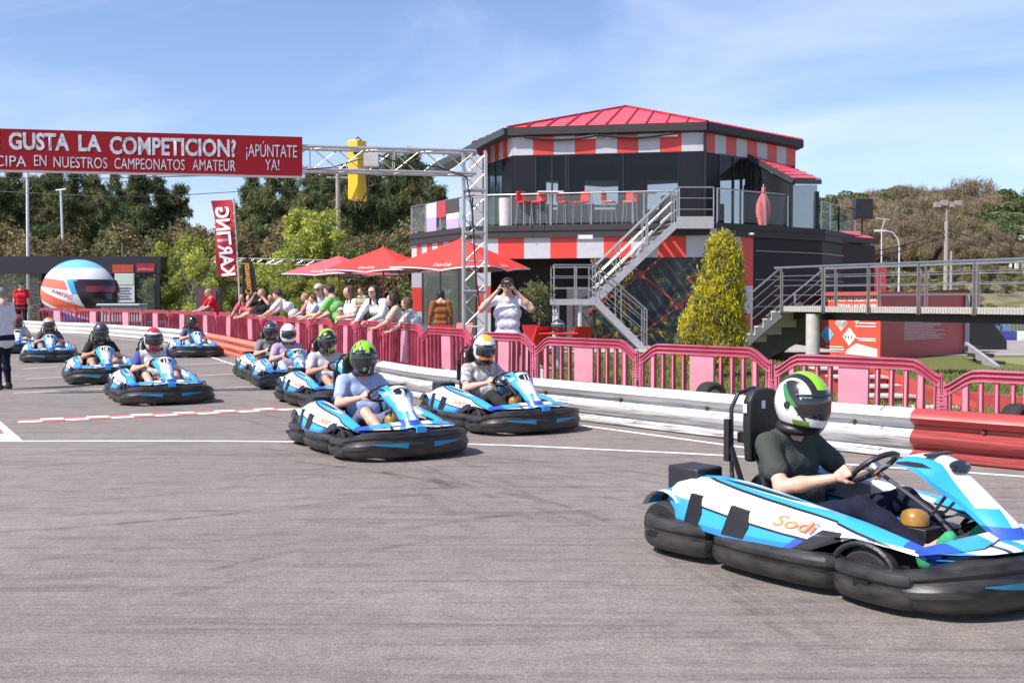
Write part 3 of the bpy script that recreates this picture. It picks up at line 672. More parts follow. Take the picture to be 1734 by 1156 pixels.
NOSE = livery('kart_nose_paint', WH, [([(0,-1,0,-.05)], BLUE), ([(.5,-1,0,.30),(-.5,1,0,-.36)], BLUE), ([(.3,-1,0,.02),(-.3,1,0,-.05)], BK), ([(-1,0,0,-.64)], BK), ([(0,1,0,.40)], BLUE)], .28, .5)
NAS = livery('kart_fairing_paint', WH, [([(0,1,0,.082),(0,0,1,.42)], BLUE), ([(0,1,0,.125),(0,0,1,.60)], BK), ([(0,0,-1,-.435),(0,1,.32,.155)], BLUE), ([(0,0,-1,-.36)], DBLUE)], .25, .5)
GRN_P = mat('green_pedal', (.02,.28,.10), .4); YEL = mat('amber_tank_plastic', (.34,.18,.04), .3, var=.3, vs_=20); RIM = mat('wheel_rim', (.35,.35,.36), .35, .7)
SODI = mat('orange_lettering', (.85,.22,.08), .5); MECH = mat('engine_metal', (.16,.15,.15), .45, .5, var=.4, vs_=25); FRAME = mat('kart_frame_steel', (.09,.09,.10), .35, .5)
HUB = mat('red_engine_cover', (.4,.03,.03), .4)
def bumper(path, z0, z1, prof=None, taper=.93):
    P = catmull([Vector((x, y, 0)) for x, y in path], 5); rings = []; N = len(P)
    pr = prof or [(-.09,1.0),(-.022,1.0),(-.006,.95),(.001,.84),(.001,.68),(-.013,.64),(-.013,.55),(.006,.51),(.010,.34),(.006,.20),(-.006,.07),(-.02,.0),(-.09,0)]
    for i, p in enumerate(P):
        t = (P[min(i+1, N-1)]-P[max(i-1, 0)]).normalized(); nn = Vector((t.y, -t.x, 0)); e = min(i, N-1-i)/3; sh = 1-(1-taper)*(1-smooth01(e))
        a, b = (z0(p) if callable(z0) else z0), (z1(p) if callable(z1) else z1); m = (a+b)/2
        rings.append([p+nn*(o*1.0+(.0 if e >= 1 else -.03*(1-e)))+Vector((0, 0, m+(a+(b-a)*f-m)*sh)) for o, f in pr])
    mb = MB(); mb.loft(rings, True, True); return mb
def mir(mb, on=True):
    if not on: return mb
    m2 = MB(); m2.v = [(x, -y, z) for x, y, z in mb.v]; m2.f = [tuple(reversed(f)) for f in mb.f]; m2.m = list(mb.m); return m2
def make_kart():
    t = thing('racing_kart', 'kart', 'kart', group='blue and white rental karts on the track')
    # ---- bumpers; path runs so that outward is to the right of travel
    rear = [(-.42,-.575),(-.50,-.625),(-.66,-.648),(-.80,-.635),(-.90,-.58),(-.945,-.45),(-.955,-.22),(-.955,0)]
    rear = [p for p in rear][::-1]; full = [(x, -y) for x, y in rear[::-1]]+[p for p in rear[1:]]
    bumper(full, .04, .215).build('rear_bumper', BUMP, t, 22)
    side = [(-.44,-.585),(-.34,-.63),(-.15,-.655),(.05,-.655),(.22,-.635),(.33,-.585)]
    for s in (0, 1):
        mir(bumper(side, .038, .195), s).build('side_bumper', BUMP, t, 22)
    fl = [(.28,-.585),(.38,-.64),(.52,-.665),(.66,-.655),(.76,-.60)]
    for s in (0, 1):
        f_ = bumper(fl, .036, .20); f_.build if False else None
        mir(f_, s).build('front_corner_bumper', BUMP, t, 22)
    prF = [(-.09,1.0),(-.02,1.0),(0,.95),(.006,.80),(-.004,.70),(.002,.6),(.014,.5),(.016,.35),(.006,.22),(.0,.10),(-.02,.0),(-.09,0)]
    fb = [(.60,-.635),(.74,-.615),(.86,-.545),(.955,-.40),(1.01,-.2),(1.025,0),(1.01,.2),(.955,.40),(.86,.545),(.74,.615),(.60,.635)]
    bumper(fb, .04, lambda p: .20+.075*smooth01((p.x-.62)/.38), prF, .8).build('front_bumper', BUMP, t, 22)
    st = MB()           # blue flashes on the nose bumper
    P = catmull([Vector((x, y, 0)) for x, y in fb], 8)
    for s in (-1, 1):
        q = [p for p in P if .12 < s*p.y < .46]; q.sort(key=lambda p: abs(p.y)); N = len(q); rg = []
        for i, p in enumerate(q):
            nn = Vector((p.x-.45, p.y*.8, 0)).normalized(); w = .022*(1-i/(N-1))+.003; zc = .150+.02*i/N
            rg.append([p+nn*.0195+Vector((0,0,zc-w)), p+nn*.0195+Vector((0,0,zc+w))])
        st.loft(rg, False, False)
    st.split('blue_stripe', mat('blue_bumper_sticker', (.02,.22,.36), .35), t)
    sl = MB()
    for s in (-1, 1):
        for x in (-.78, .50):
            yy = .652 if x < 0 else .668; sl.box(x-.045, x+.03, min(s*(yy-.03), s*yy), max(s*(yy-.03), s*yy), .105, .135)
    sl.split('bumper_slot', mat('slot_black', (.004,.004,.004), .9), t)
    # ---- side pods
    X = [-.80,-.70,-.52,-.34,-.16,.02,.16,.27,.36,.46,.56,.66,.74]
    ZR = [.40,.43,.445,.435,.415,.392,.372,.358,.346,.326,.302,.276,.262]; YR = [.40,.405,.415,.425,.435,.445,.45,.455,.455,.45,.44,.425,.415]
    YI = [.30,.30,.305,.315,.33,.345,.355,.365,.375,.385,.39,.395,.405]; YM = [.50,.535,.56,.575,.58,.57,.55,.53,.515,.50,.48,.455,.425]
    ZM = [.345,.362,.358,.345,.325,.300,.282,.292,.302,.292,.278,.262,.255]; YB = [.50,.565,.605,.63,.638,.62,.575,.535,.515,.50,.48,.455,.425]
    ZB = [.235,.205,.190,.184,.182,.185,.198,.250,.285,.280,.268,.254,.250]
    for s in (0, 1):
        rings = []
        for i in range(len(X)):
            x = X[i]
            rings.append([Vector((x, -YI[i], ZR[i]-.022)), Vector((x, -(YI[i]+YR[i])/2, ZR[i]+.004)), Vector((x, -YR[i], ZR[i])), Vector((x, -(YR[i]*.55+YM[i]*.45), ZR[i]*.62+ZM[i]*.38)), Vector((x, -YM[i], ZM[i])),
                          Vector((x, -YM[i]-.012, ZM[i]-.014)), Vector((x, -YB[i], ZB[i]+.012)), Vector((x, -YB[i], ZB[i])), Vector((x, -YB[i]+.06, ZB[i]-.004)), Vector((x, -YI[i]-.02, ZB[i]+.02 if x < .3 else ZR[i]-.06))])
        mb = MB(); mb.loft(rings, True, True); pod = mir(mb, s).build('side_pod', POD, t, 28)
        v_ = MB()
        for x0, x1 in ((-.62,-.49), (-.33,-.17)):
            q = []
            for x, top in ((x0, 0), (x0+.03, 1), (x1-.02, 1), (x1, .45), (x1-.02, 0)):
                i = max(j for j in range(len(X)) if X[j] <= x); f = (x-X[i])/(X[i+1]-X[i]); L_ = lambda a: a[i]+(a[i+1]-a[i])*f
                zz = (L_(ZB)+.016)+(L_(ZM)-.012-L_(ZB)-.016)*top; yy = (L_(YB))+(L_(YM)+.012-L_(YB))*top; q.append((x, -(yy+.003), zz+(.018*top)))
            a = [Vector(p) for p in q]; b = [p+Vector((0,.05,0)) for p in a]; v_.loft([a, b], True, True)
        mir(v_, s).split('air_vent', mat('vent_dark', (.008,.008,.009), .5), pod)
        sy = -1 if s == 0 else 1
        # rear fender over the wheel
        fd = MB(); rg = []
        for k in range(9):
            a = .35+2.1*k/8; rg.append([Vector((-.78+.16*cos(pi-a) if False else -.80-.15*cos(a), sy*.36, .20+.165*sin(a))), Vector((-.80-.15*cos(a), sy*.57, .20+.150*sin(a)))])
        fd.loft(rg, False, False); fd.build('rear_fender', livery('fender_paint', BLUE, [([(0,1,0,.52)], WH), ([(0,-1,0,-.42)], BK)], .3, .4), t, 40)
        # front wheel arch lip
        al = MB(); al.tube([(.44+.155*cos(a), sy*.565, .15+.13*sin(a)) for a in [.25+2.5*i/10 for i in range(11)]], .014, 6); al.build('wheel_arch', BLACK, t, 40)
    # ---- nose deck and fairing
    nd = MB(); rg = []
    for x, w, z in ((.56,.22,.20),(.64,.40,.255),(.74,.475,.285),(.84,.455,.296),(.93,.35,.30),(.985,.16,.302)):
        rg.append([Vector((x, y*w, z+.016*(1-abs(y))-.008*abs(y))) for y in [-1+i/6 for i in range(13)]])
    nd.loft(rg, False, False); nd.loft([[p-Vector((0,0,.03)) for p in r] for r in rg], False, False)
    nd.build('nose_deck', NOSE, t, 30)
    tb = MB(); tb.prism([(.90,-.055),(1.045,-.045),(1.045,.045),(.90,.055)], .298, .316); tb.prism([(1.028,-.05),(1.046,-.05),(1.046,.05),(1.028,.05)], .262, .299); tb.build('nose_tab', mat('bright_blue_plastic', BLUE, .3), t)
    na = MB(); rg = []
    SEC = [(.93,.085,.30,.0),(.885,.095,.335,.012),(.82,.088,.390,.018),(.75,.088,.445,.022),(.68,.100,.500,.026),(.62,.122,.550,.032),(.58,.142,.585,.038),(.555,.150,.612,.036),(.50,.146,.640,.026),(.43,.130,.655,.014),(.38,.118,.655,.006)]
    for x, w, z, b in SEC:
        rg.append([Vector((x-.05*abs(y)**2, y*w*1.05, z-.012*(z > .5)+b*(1-y*y)-.030*abs(y)**3)) for y in [-1+i/6 for i in range(13)]])
    na.loft(rg, False, False); na.loft([[p+Vector((-.014,0,-.018)) for p in r] for r in rg][::-1], False, False)
    na.loft([[r[0], r[0]+Vector((-.014,0,-.018))] for r in rg], False, False); na.loft([[r[-1], r[-1]+Vector((-.014,0,-.018))] for r in rg], False, False)
    nas = na.build('front_fairing', NAS, t, 32)
    ds = MB(); Md = Matrix.Translation((.585,0,.605)) @ Matrix.Rotation(radians(42), 4, 'Y')
    ds.lathe([(.0001,.020),(.045,.019),(.058,.010),(.062,0)], 18, 0, Md @ Matrix.Diagonal((.62,1.35,1,1))); ds.build('display_lens', VISOR, nas, 30)
    cap = MB(); cap.box(.455,.50,-.10,.10,.652,.664,0); cap.build('number_panel', BLACK, nas, None, None, .004)
    for s in (-1, 1):
        aa = MB(); aa.loft([[Vector((xc-w*.8, yc, zc-.012)), Vector((xc, yc, zc+.012)), Vector((xc+w, yc, zc-.012)), Vector((xc, yc, zc-.024))] for xc, yc, zc, w in ((.78,s*.10,.325,.05),(.78,s*.20,.325,.075),(.77,s*.30,.315,.095),(.74,s*.40,.305,.085),(.68,s*.50,.285,.04))], True, True); aa.build('nose_wing', livery('wing_paint', WH, [([(0,1,0,.20)], BLUE),([(0,1,0,.40)], DBLUE)], .3, .4), t)
    # ---- chassis
    fr = MB()
    for s in (-1, 1):
        fr.tube([(-.80,s*.20,.09),(-.3,s*.26,.07),(.1,s*.24,.07),(.45,s*.16,.08),(.86,s*.14,.10)], .015, 6)
        fr.tube([(-.40,s*.27,.10),(-.38,s*.45,.14),(.18,s*.47,.14),(.22,s*.27,.10)], .011, 6); fr.tube([(-.72,s*.22,.10),(-.62,s*.28,.30),(-.30,s*.30,.34)], .012, 6)
        fr.tube([(.86,s*.14,.10),(.93,s*.30,.16),(.80,s*.45,.2)], .010, 6); fr.tube([(.42,s*.16,.10),(.44,s*.40,.14)], .014, 6)
    fr.tube([(.86,-.14,.10),(.86,.14,.10)], .013, 6); fr.tube([(-.80,-.5,.14),(-.80,.5,.14)], .014, 8); fr.tube([(.72,0,.12),(.46,0,.36),(.17,0,.52)], .011, 8)
    fr.tube([(.48,-.06,.36),(.60,-.09,.52)], .008, 6); fr.tube([(.48,.06,.36),(.60,.09,.52)], .008, 6); fr.build('chassis', FRAME, t, 40)
    fp = MB(); fp.prism([(-.15,-.25),(.45,-.20),(.86,-.16),(.86,.16),(.45,.20),(-.15,.25)], .055, .062); fp.box(-.60,-.15,-.30,.30,.05,.06); fp.build('floor_tray', mat('floor_tray_black', (.03,.03,.032), .35), t)
    for x, yy, r, w in ((-.80, .49, .145, .16), (.44, .50, .128, .115)):
        for s in (-1, 1):
            wh = MB(); h = w/2
            wh.lathe([(r*.52,-h*.92),(r*.86,-h),(r*.97,-h*.8),(r,-h*.5),(r,h*.5),(r*.97,h*.8),(r*.86,h),(r*.52,h*.92)], 26, 0, None, 'y', True)
            wo = thing('x', None, None) if False else wh.build('wheel', RUBBER, t, 40, (x, s*yy, r))
            rm = MB(); rm.lathe([(.0001,s*h*.3),(r*.2,s*h*.55),(r*.3,s*h*.2),(r*.46,s*h*.3),(r*.53,s*h*.9)], 20, 0, None, 'y'); rm.build('rim', RIM, wo, 40)
    # ---- engine, tank
    en = MB(); en.box(-.88,-.66,-.43,-.22,.26,.475,0); en.box(-.60,-.36,.27,.42,.10,.30,0); en.split('engine_box', BLACK, t, 30, None, .012)
    eg = MB(); eg.cyl((-.52,-.38,.16),(-.30,-.38,.16),.07,.07,14); eg.box(-.55,-.30,-.44,-.30,.09,.22); eg.cyl((-.74,.30,.16),(-.56,.30,.22),.05,.05,12); eg.build('engine', MECH, t, 40)
    ec = MB(); ec.cyl((-.46,-.45,.245),(-.46,-.50,.245),.035,.03,12); ec.cyl((-.28,-.50,.245),(-.28,-.545,.245),.03,.028,12); ec.split('engine_cover', HUB, t, 40)
    tk = MB(); tk.lathe([(.0001,.365),(.035,.362),(.058,.35),(.068,.33),(.07,.29)],18,0,Matrix.Translation((.36,0,0))); tk.build('fuel_tank', YEL, t, 60)
    tkb = MB(); tkb.box(.26,.46,-.075,.075,.08,.285); tkb.cyl((.36,0,.29),(.36,0,.30),.06,.06,14); tkb.build('tank_housing', BLACK, t, 30, None, .015)
    for s in (-1, 1):
        pd = MB(); pd.beam((.70,s*.15,.08),(.74,s*.15,.25),.02,.012); pd.box(.715,.735,s*.15-.045,s*.15+.045,.21,.27); pd.tube([(.62,s*.15,.12),(.72,s*.15,.10),(.78,s*.16,.14)], .008, 6); pd.build('pedal', GRN_P, t)
    # ---- steering wheel
    M = Matrix.Translation(D_WHEEL) @ Matrix.Rotation(radians(-40), 4, 'Y'); sw = MB()
    pts = [];
    for i in range(28):
        a = 2*pi*i/28; pts.append(M @ Vector(((WR_R-.004)*cos(a)*(.94 if abs(cos(a)) > .8 else 1), WR_R*sin(a), 0)))
    sw.tube(pts, .0145, 8, closed=True); W_o = sw.build('steering_wheel', BLACK, t, 60)
    sp_ = MB()
    for a in (pi/2, -pi/2, pi*.80, -pi*.80): sp_.beam(M @ Vector((0,0,-.01)), M @ Vector((WR_R*.93*cos(a), WR_R*.93*sin(a), 0)), .035, .008)
    sp_.cyl(M @ Vector((0,0,-.02)), M @ Vector((0,0,.012)), .04, .035, 14); sp_.build('spokes', STEEL, W_o, 30)
    # ---- seat: moulded shell with a tall head rest and roll bars
    se = MB(); rg = []
    for x, z, w, dp in ((.02,.13,.16,.05),(-.06,.10,.18,.09),(-.22,.085,.20,.13),(-.34,.12,.205,.17),(-.42,.24,.205,.17),(-.475,.38,.20,.13),(-.51,.50,.19,.09),(-.53,.58,.17,.05)):
        vert = z > .2; row = []
        for k in range(13):
            a = -1+k/6; e = abs(a)**3
            row.append(Vector((x+(e*dp if vert else 0), a*w, z+(0 if vert else e*dp))))
        rg.append(row)
    se.loft(rg, False, False); se.loft([[p+Vector((-.012,0,-.012)) for p in r] for r in rg][::-1], False, False); se.build('seat', mat('seat_shell', (.02,.02,.022), .38), t, 45)
    hr = MB(); pf = [(-.12,.50),(-.140,.72),(-.132,.85),(-.09,.905),(0,.918),(.09,.905),(.132,.85),(.140,.72),(.12,.50)]
    f1 = [Vector((-.545-.0*z, y, z)) for y, z in pf]; f2 = [Vector((-.60, y*.96, z)) for y, z in pf]; hr.loft([f1, f2], True, True); hro = hr.build('head_rest', mat('head_rest_vinyl', (.02,.02,.021), .45, bump=.2, bs=30), t, 40, None, .012)
    wl_ = MB(); wl_.box(-.5445,-.5425,-.035,-.005,.80,.845); wl_.box(-.56,-.585,-.145,-.141,.78,.83); wl_.split('label', WHITE, hro)
    rb = MB()
    for s in (-1, 1):
        rb.tube([(-.60,s*.17,.14),(-.64,s*.17,.45),(-.65,s*.165,.80),(-.64,s*.12,.885)], .012, 8)
        rb.beam((-.42,s*.225,.14),(-.64,s*.175,.58),.03,.012); rb.box(-.675,-.64,s*.185-.014,s*.185+.014,.50,.74)
        for k in range(3): rb.cyl((-.642,s*.185,.55+.07*k),(-.636,s*.185,.55+.07*k),.010,.010,8)
    rb.tube([(-.64,-.12,.885),(-.63,0,.91),(-.64,.12,.885)], .012, 8); rb.box(-.66,-.60,-.10,.10,.60,.66); rb.build('roll_bar', BLACKM, t, 40)
    # ---- lettering on both pods
    for s in (-1, 1):
        o = Vector((.055 if s < 0 else .285, s*.545, .285)) if False else None
        x0 = -.02; a = Vector((x0-.03, s*.590, .292)); b = Vector((x0+.21, s*.568, .280)); up = Vector((0, -s*.72, .62))
        if s < 0: obj_text('Sodi', a, b-a, up, .07, SODI, t, 'lettering', .23, .015, .003, shear=.25)
        else: obj_text('Sodi', b, a-b, up, .07, SODI, t, 'lettering', .23, .015, .003, shear=.25)
    return t
KART = make_kart()
_first = [True]
DIGIT = {}
def place_kart(x, y, deg, num, klabel, dr):
    global KART
    if _first[0]: k = KART; _first[0] = False
    else: k = copy_tree(KART_SRC)
    k.location = (x, y, 0.004); k.rotation_euler = (0, 0, radians(deg)); k['label'] = klabel
    if num:
        fa = [c for c in k.children if c.name.startswith('front_fairing')][0]
        o = obj_text(num, (.478, 0, .6645), (0,1,0), (-1,0,0.05), .05, TXTW, fa, 'number', None, .03, .002, align='c')
        o2 = obj_text(num, (.628, 0, .575), (0,1,0), (-.62,0,.72), .055, TXTW, fa, 'number', None, .03, .012, align='c')
    d = driver(**dr); d.location = k.location-Vector((cos(radians(a)), sin(radians(a)), 0))*.02; d.rotation_euler = k.rotation_euler; d.scale = (.99, .99, .985)
    return k, d
KART_SRC = KART
# a pristine source for copies is the first kart itself (numbers are added after the copies are taken)
C_ = cloth
def D(label, hel, shirt, legs, leg_kind='trousers', skin=0, shoes=None, yaw=0): return dict(label=label, hel=hel, shirt=shirt, legs=legs, leg_kind=leg_kind, short=False, skin=SKIN[skin], shoes=shoes or C_('dark_shoe', (.04,.04,.045)), headyaw=yaw)
KL = [
 (1.80,5.77,-52,None,'nearest kart, blue white and black, nose cut by the right edge', D('kart driver in olive tee, dark trousers and white green black helmet', 'whitegreen', C_('olive', (.055,.062,.055)), C_('navy_trouser', (.012,.014,.03)), 'trousers', 0, C_('green_white_shoe', (.05,.35,.16)))),
 (-1.295,10.43,-59.6,'3','second nearest kart, its driver in a light blue shirt', D('kart driver in light blue shirt, grey shorts and lime green helmet', 'green', C_('light_blue', (.36,.44,.66)), C_('grey_blue_shorts', (.15,.17,.26)), 'shorts', 0, C_('yellow_green_shoe', (.5,.5,.05)), -12)),
 (-.15,12.28,-58.8,'11','kart beside the white barrier driven in a white and orange helmet', D('kart driver in grey floral tee and white helmet with orange top', 'whiteorange', TEEG, C_('dark_grey_trouser', (.03,.03,.032)), 'trousers', 0, None, -14)),
 (-2.42,14.9,-62,'7','kart half hidden behind the light blue shirted driver', D('kart driver in pale grey tee and black helmet with neon green top', 'greenblack', C_('pale_grey', (.55,.53,.56)), C_('denim_dark', (.06,.08,.13)), 'shorts', 1, None, -8)),
 (-3.66,18.13,-68,'24','kart with number 24 driven in a plain white helmet', D('kart driver in lilac tee, pale jeans and plain white helmet', 'white', C_('lilac', (.42,.32,.48)), C_('pale_jeans', (.38,.44,.52)), 'trousers', 0, None, 0)),
 (-4.33,19.9,-66,None,'rear kart of the middle group, its driver in a shiny dark helmet', D('kart driver in grey tee and shiny dark helmet with silver band', 'dark', C_('mid_grey', (.20,.21,.22)), C_('charcoal', (.04,.04,.045)), 'trousers', 0, None, -10)),
 (-5.03,15.5,-61.6,'15','kart with number 15 in the middle of the left lanes', D('kart driver in white and navy jersey, beige shorts and red white helmet', 'redwhite', TWOTONE, C_('dark_maroon_shorts', (.08,.04,.05)), 'shorts', 0, None, -6)),
 (-7.166,19.1,-64.6,'18','kart with number 18 driven in a matt black helmet', D('kart driver in black tee and matt black open helmet', 'black', C_('black_tee', (.03,.03,.033)), C_('stone_shorts', (.30,.28,.25)), 'shorts', 1, None, 10)),
 (-8.06,27.7,-65.7,'8','kart in front of the orange red barrier bend', D('kart driver in navy tee and glossy black helmet by the orange barrier', 'blackgloss', C_('slate_navy', (.09,.11,.18)), C_('pale_blue_trouser', (.30,.36,.50)), 'trousers', 0)),
 (-10.8,25.5,-66,'5','kart second from the left, its driver in a yellow topped helmet', D('kart driver in maroon and grey tee and yellow topped helmet', 'yellow', C_('maroon_grey', (.12,.08,.09)), C_('grey_jeans', (.24,.26,.32)), 'trousers', 1)),
 (-13.4,29.6,-66,None,'farthest left kart, partly hidden by the man in the white shirt', D('kart driver in pale tee and dark red helmet at the far left', 'red', C_('cream_tee', (.55,.50,.46)), C_('khaki', (.45,.40,.30)), 'trousers', 1)),
]
_ks = [None]*len(KL)
copies = [KART]+[copy_tree(KART_SRC) for _ in KL[1:]]
for (x, y, a, num, lab, dr), k in zip(KL, copies):
    k.location = (x, y, .004); k.rotation_euler = (0, 0, radians(a)); k['label'] = lab; k.scale = (1.05, 1.0, 1.0) if k is KART else (.95, .97, .97)
    if num:
        fa = [c for c in k.children if c.name.startswith('front_fairing')][0]
        obj_text(num, (.628, 0, .572), (0,1,0), (-.62,0,.72), .06, TXTW, fa, 'number', None, .03, .014, align='c')
    d = driver(**dr); d.location = k.location-Vector((cos(radians(a)), sin(radians(a)), 0))*.02; d.rotation_euler = k.rotation_euler; d.scale = (.99, .99, .985)
# ================================================================ GANTRY, BUILDING, BRIDGE, KIOSK
def truss(mb, p, q, w, h, step=.42, r=.026, up=(0,0,1), tri=True):
    """box truss between two centre points"""
    p, q = Vector(p), Vector(q); d = (q-p).normalized(); u = Vector(up); sx = d.cross(u).normalized()*w/2; uz = sx.cross(d).normalized()*h/2; L = (q-p).length
    C4 = [(-1,-1),(1,-1),(1,1),(-1,1)]
    for a, b in C4: mb.cyl(p+sx*a+uz*b, q+sx*a+uz*b, r, r, 8)
    n = max(1, int(round(L/step)))
    for i in range(n):
        a0, a1 = p+d*(L*i/n), p+d*(L*(i+1)/n)
        for (A1, A2) in zip(C4, C4[1:]+C4[:1]):
            s_, e_ = (A1, A2) if i % 2 == 0 else (A2, A1)
            mb.cyl(a0+sx*s_[0]+uz*s_[1], a1+sx*e_[0]+uz*e_[1], r*.42, r*.42, 6)
        for (A1, A2) in zip(C4, C4[1:]+C4[:1]): 
            if i % 3 == 0: mb.cyl(a0+sx*A1[0]+uz*A1[1], a0+sx*A2[0]+uz*A2[1], r*.42, r*.42, 6)
    return mb
gt = thing('start_gantry', 'grey aluminium truss gantry over the track with one tower by the fence', 'gantry', (0,0,0))
TY = 17.0; tx = A(804, 500, TY).x; ztop = A(804, 256, TY).z
w_ = .34
m_ = truss(MB(), (tx, TY, 0), (tx, TY, ztop-.02), w_, w_, .34, .025, up=(0,1,0))
tw_ = m_.build('tower', ALU, gt, 40)
lp = A(515, 268, 16.55); lz = ztop-w_/2-.02
m_ = truss(MB(), (tx-.0, TY, lz), (-9.6, TY-1.75, lz+.02), w_, w_, .42, .023); m_.build('crossbeam', ALU, gt, 40)
m_ = MB(); m_.box(tx-.3, tx+.3, TY-.3, TY+.3, 0, .03); m_.build('base_plate', ALU, gt)
m_ = MB()
for z0 in (1.55, 2.45, 3.1): m_.tube([(tx-.17,TY-.17,z0),(tx+.17,TY-.17,z0)], .03, 8)
m_.split('clamp', STEEL, gt)
cb_ = MB(); P0 = A(588,276,16.4); cb_.tube([A(520,287,16.3),A(560,284,16.3),A(600,272,16.3),A(640,262,16.3),A(680,278,16.4),A(740,282,16.5),A(790,300,16.75),A(800,360,16.8),A(805,460,16.8),A(812,520,16.8)], .012, 6); cb_.build('cable', BLACKM, gt)
jb = MB(); c_ = A(630,272,16.35); jb.box(c_.x-.11,c_.x+.11,16.25,16.4,c_.z-.10,c_.z+.10); tag(jb.build('junction_box', mat('grey_box', (.45,.44,.42), .5), None, None, None, .008), 'pale grey junction box on the truss beside the yellow traffic light', 'box')
# banner
bt = thing('banner', 'long red banner with white lettering hung on the start gantry', 'banner', (0,0,0))
def bpt(u, v): 
    # banner plane runs parallel to the crossbeam
    d = ray(u, v); n = Vector((1.75, -(tx+9.6), 0)); p0 = Vector((tx, TY-.22, 0)); t = (p0-cam.location).dot(n)/d.dot(n); return cam.location+d*t
p1, p2 = bpt(512, 232), bpt(512, 298); ld = Vector((-(tx+9.6), -1.75, 0)).normalized(); q1 = p1+ld*6.4; q2 = p2+ld*6.4; q1.z += .0; q2.z += -.0
nn_ = Vector((-ld.y, ld.x, 0)); nn_ = nn_ if nn_.y < 0 else -nn_
m_ = MB(); m_.add([p1,p2,q2,q1,p1-nn_*.02,p2-nn_*.02,q2-nn_*.02,q1-nn_*.02], [(0,3,2,1),(4,5,6,7),(0,1,5,4),(1,2,6,5),(2,3,7,6),(3,0,4,7)])
m_.build('banner_sheet', mat('shaded_red_vinyl', (.24,.010,.018), .7, var=.05, spec=.15), bt)  # shade on the banner put into a darker red
m_ = MB(); m_.beam(p2-Vector((0,0,.02)), q2-Vector((0,0,.02)), .03); m_.build('hem_bar', mat('dull_hem', (.35,.30,.30), .5), bt)
xd = -ld
def btxt(s, u0, u1, vb, vt, bold, m=TXTW):
    a, b, c = bpt(u0, vb), bpt(u1, vb), bpt(u0, vt); return obj_text(s, a+nn_*.004, xd, (0,0,1), (c-a).z, m, bt, 'lettering', (Vector((b.x,b.y,0))-Vector((a.x,a.y,0))).length, bold, .002)
SHADEDW = mat('shaded_white_lettering', (.46,.47,.50), .6, var=.35, vs_=14)  # white letters greyed to stand for shade, mottled at random
btxt('GUSTA', 15, 118, 252, 225, .035, SHADEDW); btxt('LA', 133, 172, 255, 229, .035, SHADEDW); btxt('COMPETICION?', 186, 400, 260, 232, .03, SHADEDW); btxt('TE', -42, 0, 249, 222, .035, SHADEDW)
[btxt(s_, a_, b_, v_, v_-18.5, .0, SHADEDW) for s_, a_, b_, v_ in (('PARTICIPA',-78,45,280),('EN',58,79,281),('NUESTROS',91,182,283.5),('CAMPEONATOS',194,313,286),('AMATEUR',326,399,288.5))]
btxt('¡APÚNTATE', 417, 503, 265, 244, .0, SHADEDW); btxt('YA!', 449, 473, 288, 270, .0, SHADEDW)
# traffic light seen from behind
tl = thing('traffic_light', 'yellow traffic light housing on the truss, seen from behind', 'traffic light', (0,0,0))
YELP = mat('yellow_housing', (.80,.50,.03), .4, var=.04); YY = 17.1
a, b = A(589,238,YY), A(620,338,YY); m_ = MB(); cx_ = (a.x+b.x)/2
pl_ = [(a.x, YY-.02),(a.x+.165, YY-.10),(b.x, YY+.06),(b.x-.03, YY+.30),(a.x+.03, YY+.24)]
m_.prism(pl_, b.z, a.z); m_.build('housing', YELP, tl, None, None, .01)
for k in range(3):
    m_ = MB(); zc = a.z-(k+.5)*(a.z-b.z)/3; m_.cyl((cx_+.01, YY+.27, zc), (cx_+.02, YY+.40, zc), .12, .11, 16); m_.build('lamp_visor', BLACK, tl)
m_ = MB(); m_.box(cx_-.04,cx_+.05,YY-.12,YY-.02,a.z-.22,a.z-.12); m_.tube([A(612,238,YY),A(606,232,YY),A(600,240,YY)],.012,6); m_.tube([A(620,290,YY),A(622,325,YY),A(612,342,YY),A(606,338,YY)],.01,6); m_.build('bracket', BLACKM, tl)
# ---------------------------------------------------------------- clubhouse
B = thing('clubhouse', 'two storey red, grey and black clubhouse with terrace and pink red metal roof', 'building', (0,0,0))
ROOF = mat('red_metal_roof', (.80,.075,.09), .42, var=.05); ROOFD = mat('roof_seam', (.40,.03,.04), .4); FASC = mat('anthracite_fascia', (.045,.042,.043), .6, var=.08, spec=.3)
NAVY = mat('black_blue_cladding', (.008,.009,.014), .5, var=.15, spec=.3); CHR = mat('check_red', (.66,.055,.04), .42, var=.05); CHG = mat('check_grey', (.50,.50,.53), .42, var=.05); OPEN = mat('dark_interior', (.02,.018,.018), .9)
def XY(u, Y): p = A(u, 400, Y); return Vector((p.x, Y, 0))
ZD = 3.75; ZE = 6.75
Ua, Ub, Uc = XY(868,35.7), XY(1190,34.6), XY(1345,38.4); Ud, Ue, Uf, Ug = Vector((9.6,45,0)), Vector((4,48,0)), Vector((-.2,45,0)), Vector((-1.15,38.9,0))
UP = [Ua,Ub,Uc,Ud,Ue,Uf,Ug]
La, Lb, Lc, Ld = XY(697,39.3), XY(800,35.0), XY(1210,33.2), XY(1392,36.4); Le = XY(1470,41.5); LP = [La,Lb,Lc,Ld,Le,Vector((13.5,49,0)),Vector((3,53,0)),Vector((-2.6,49,0))]
def inset(P, d):
    c = sum(P, Vector((0,0,0)))/len(P); return [p+(c-p).normalized()*d for p in P]
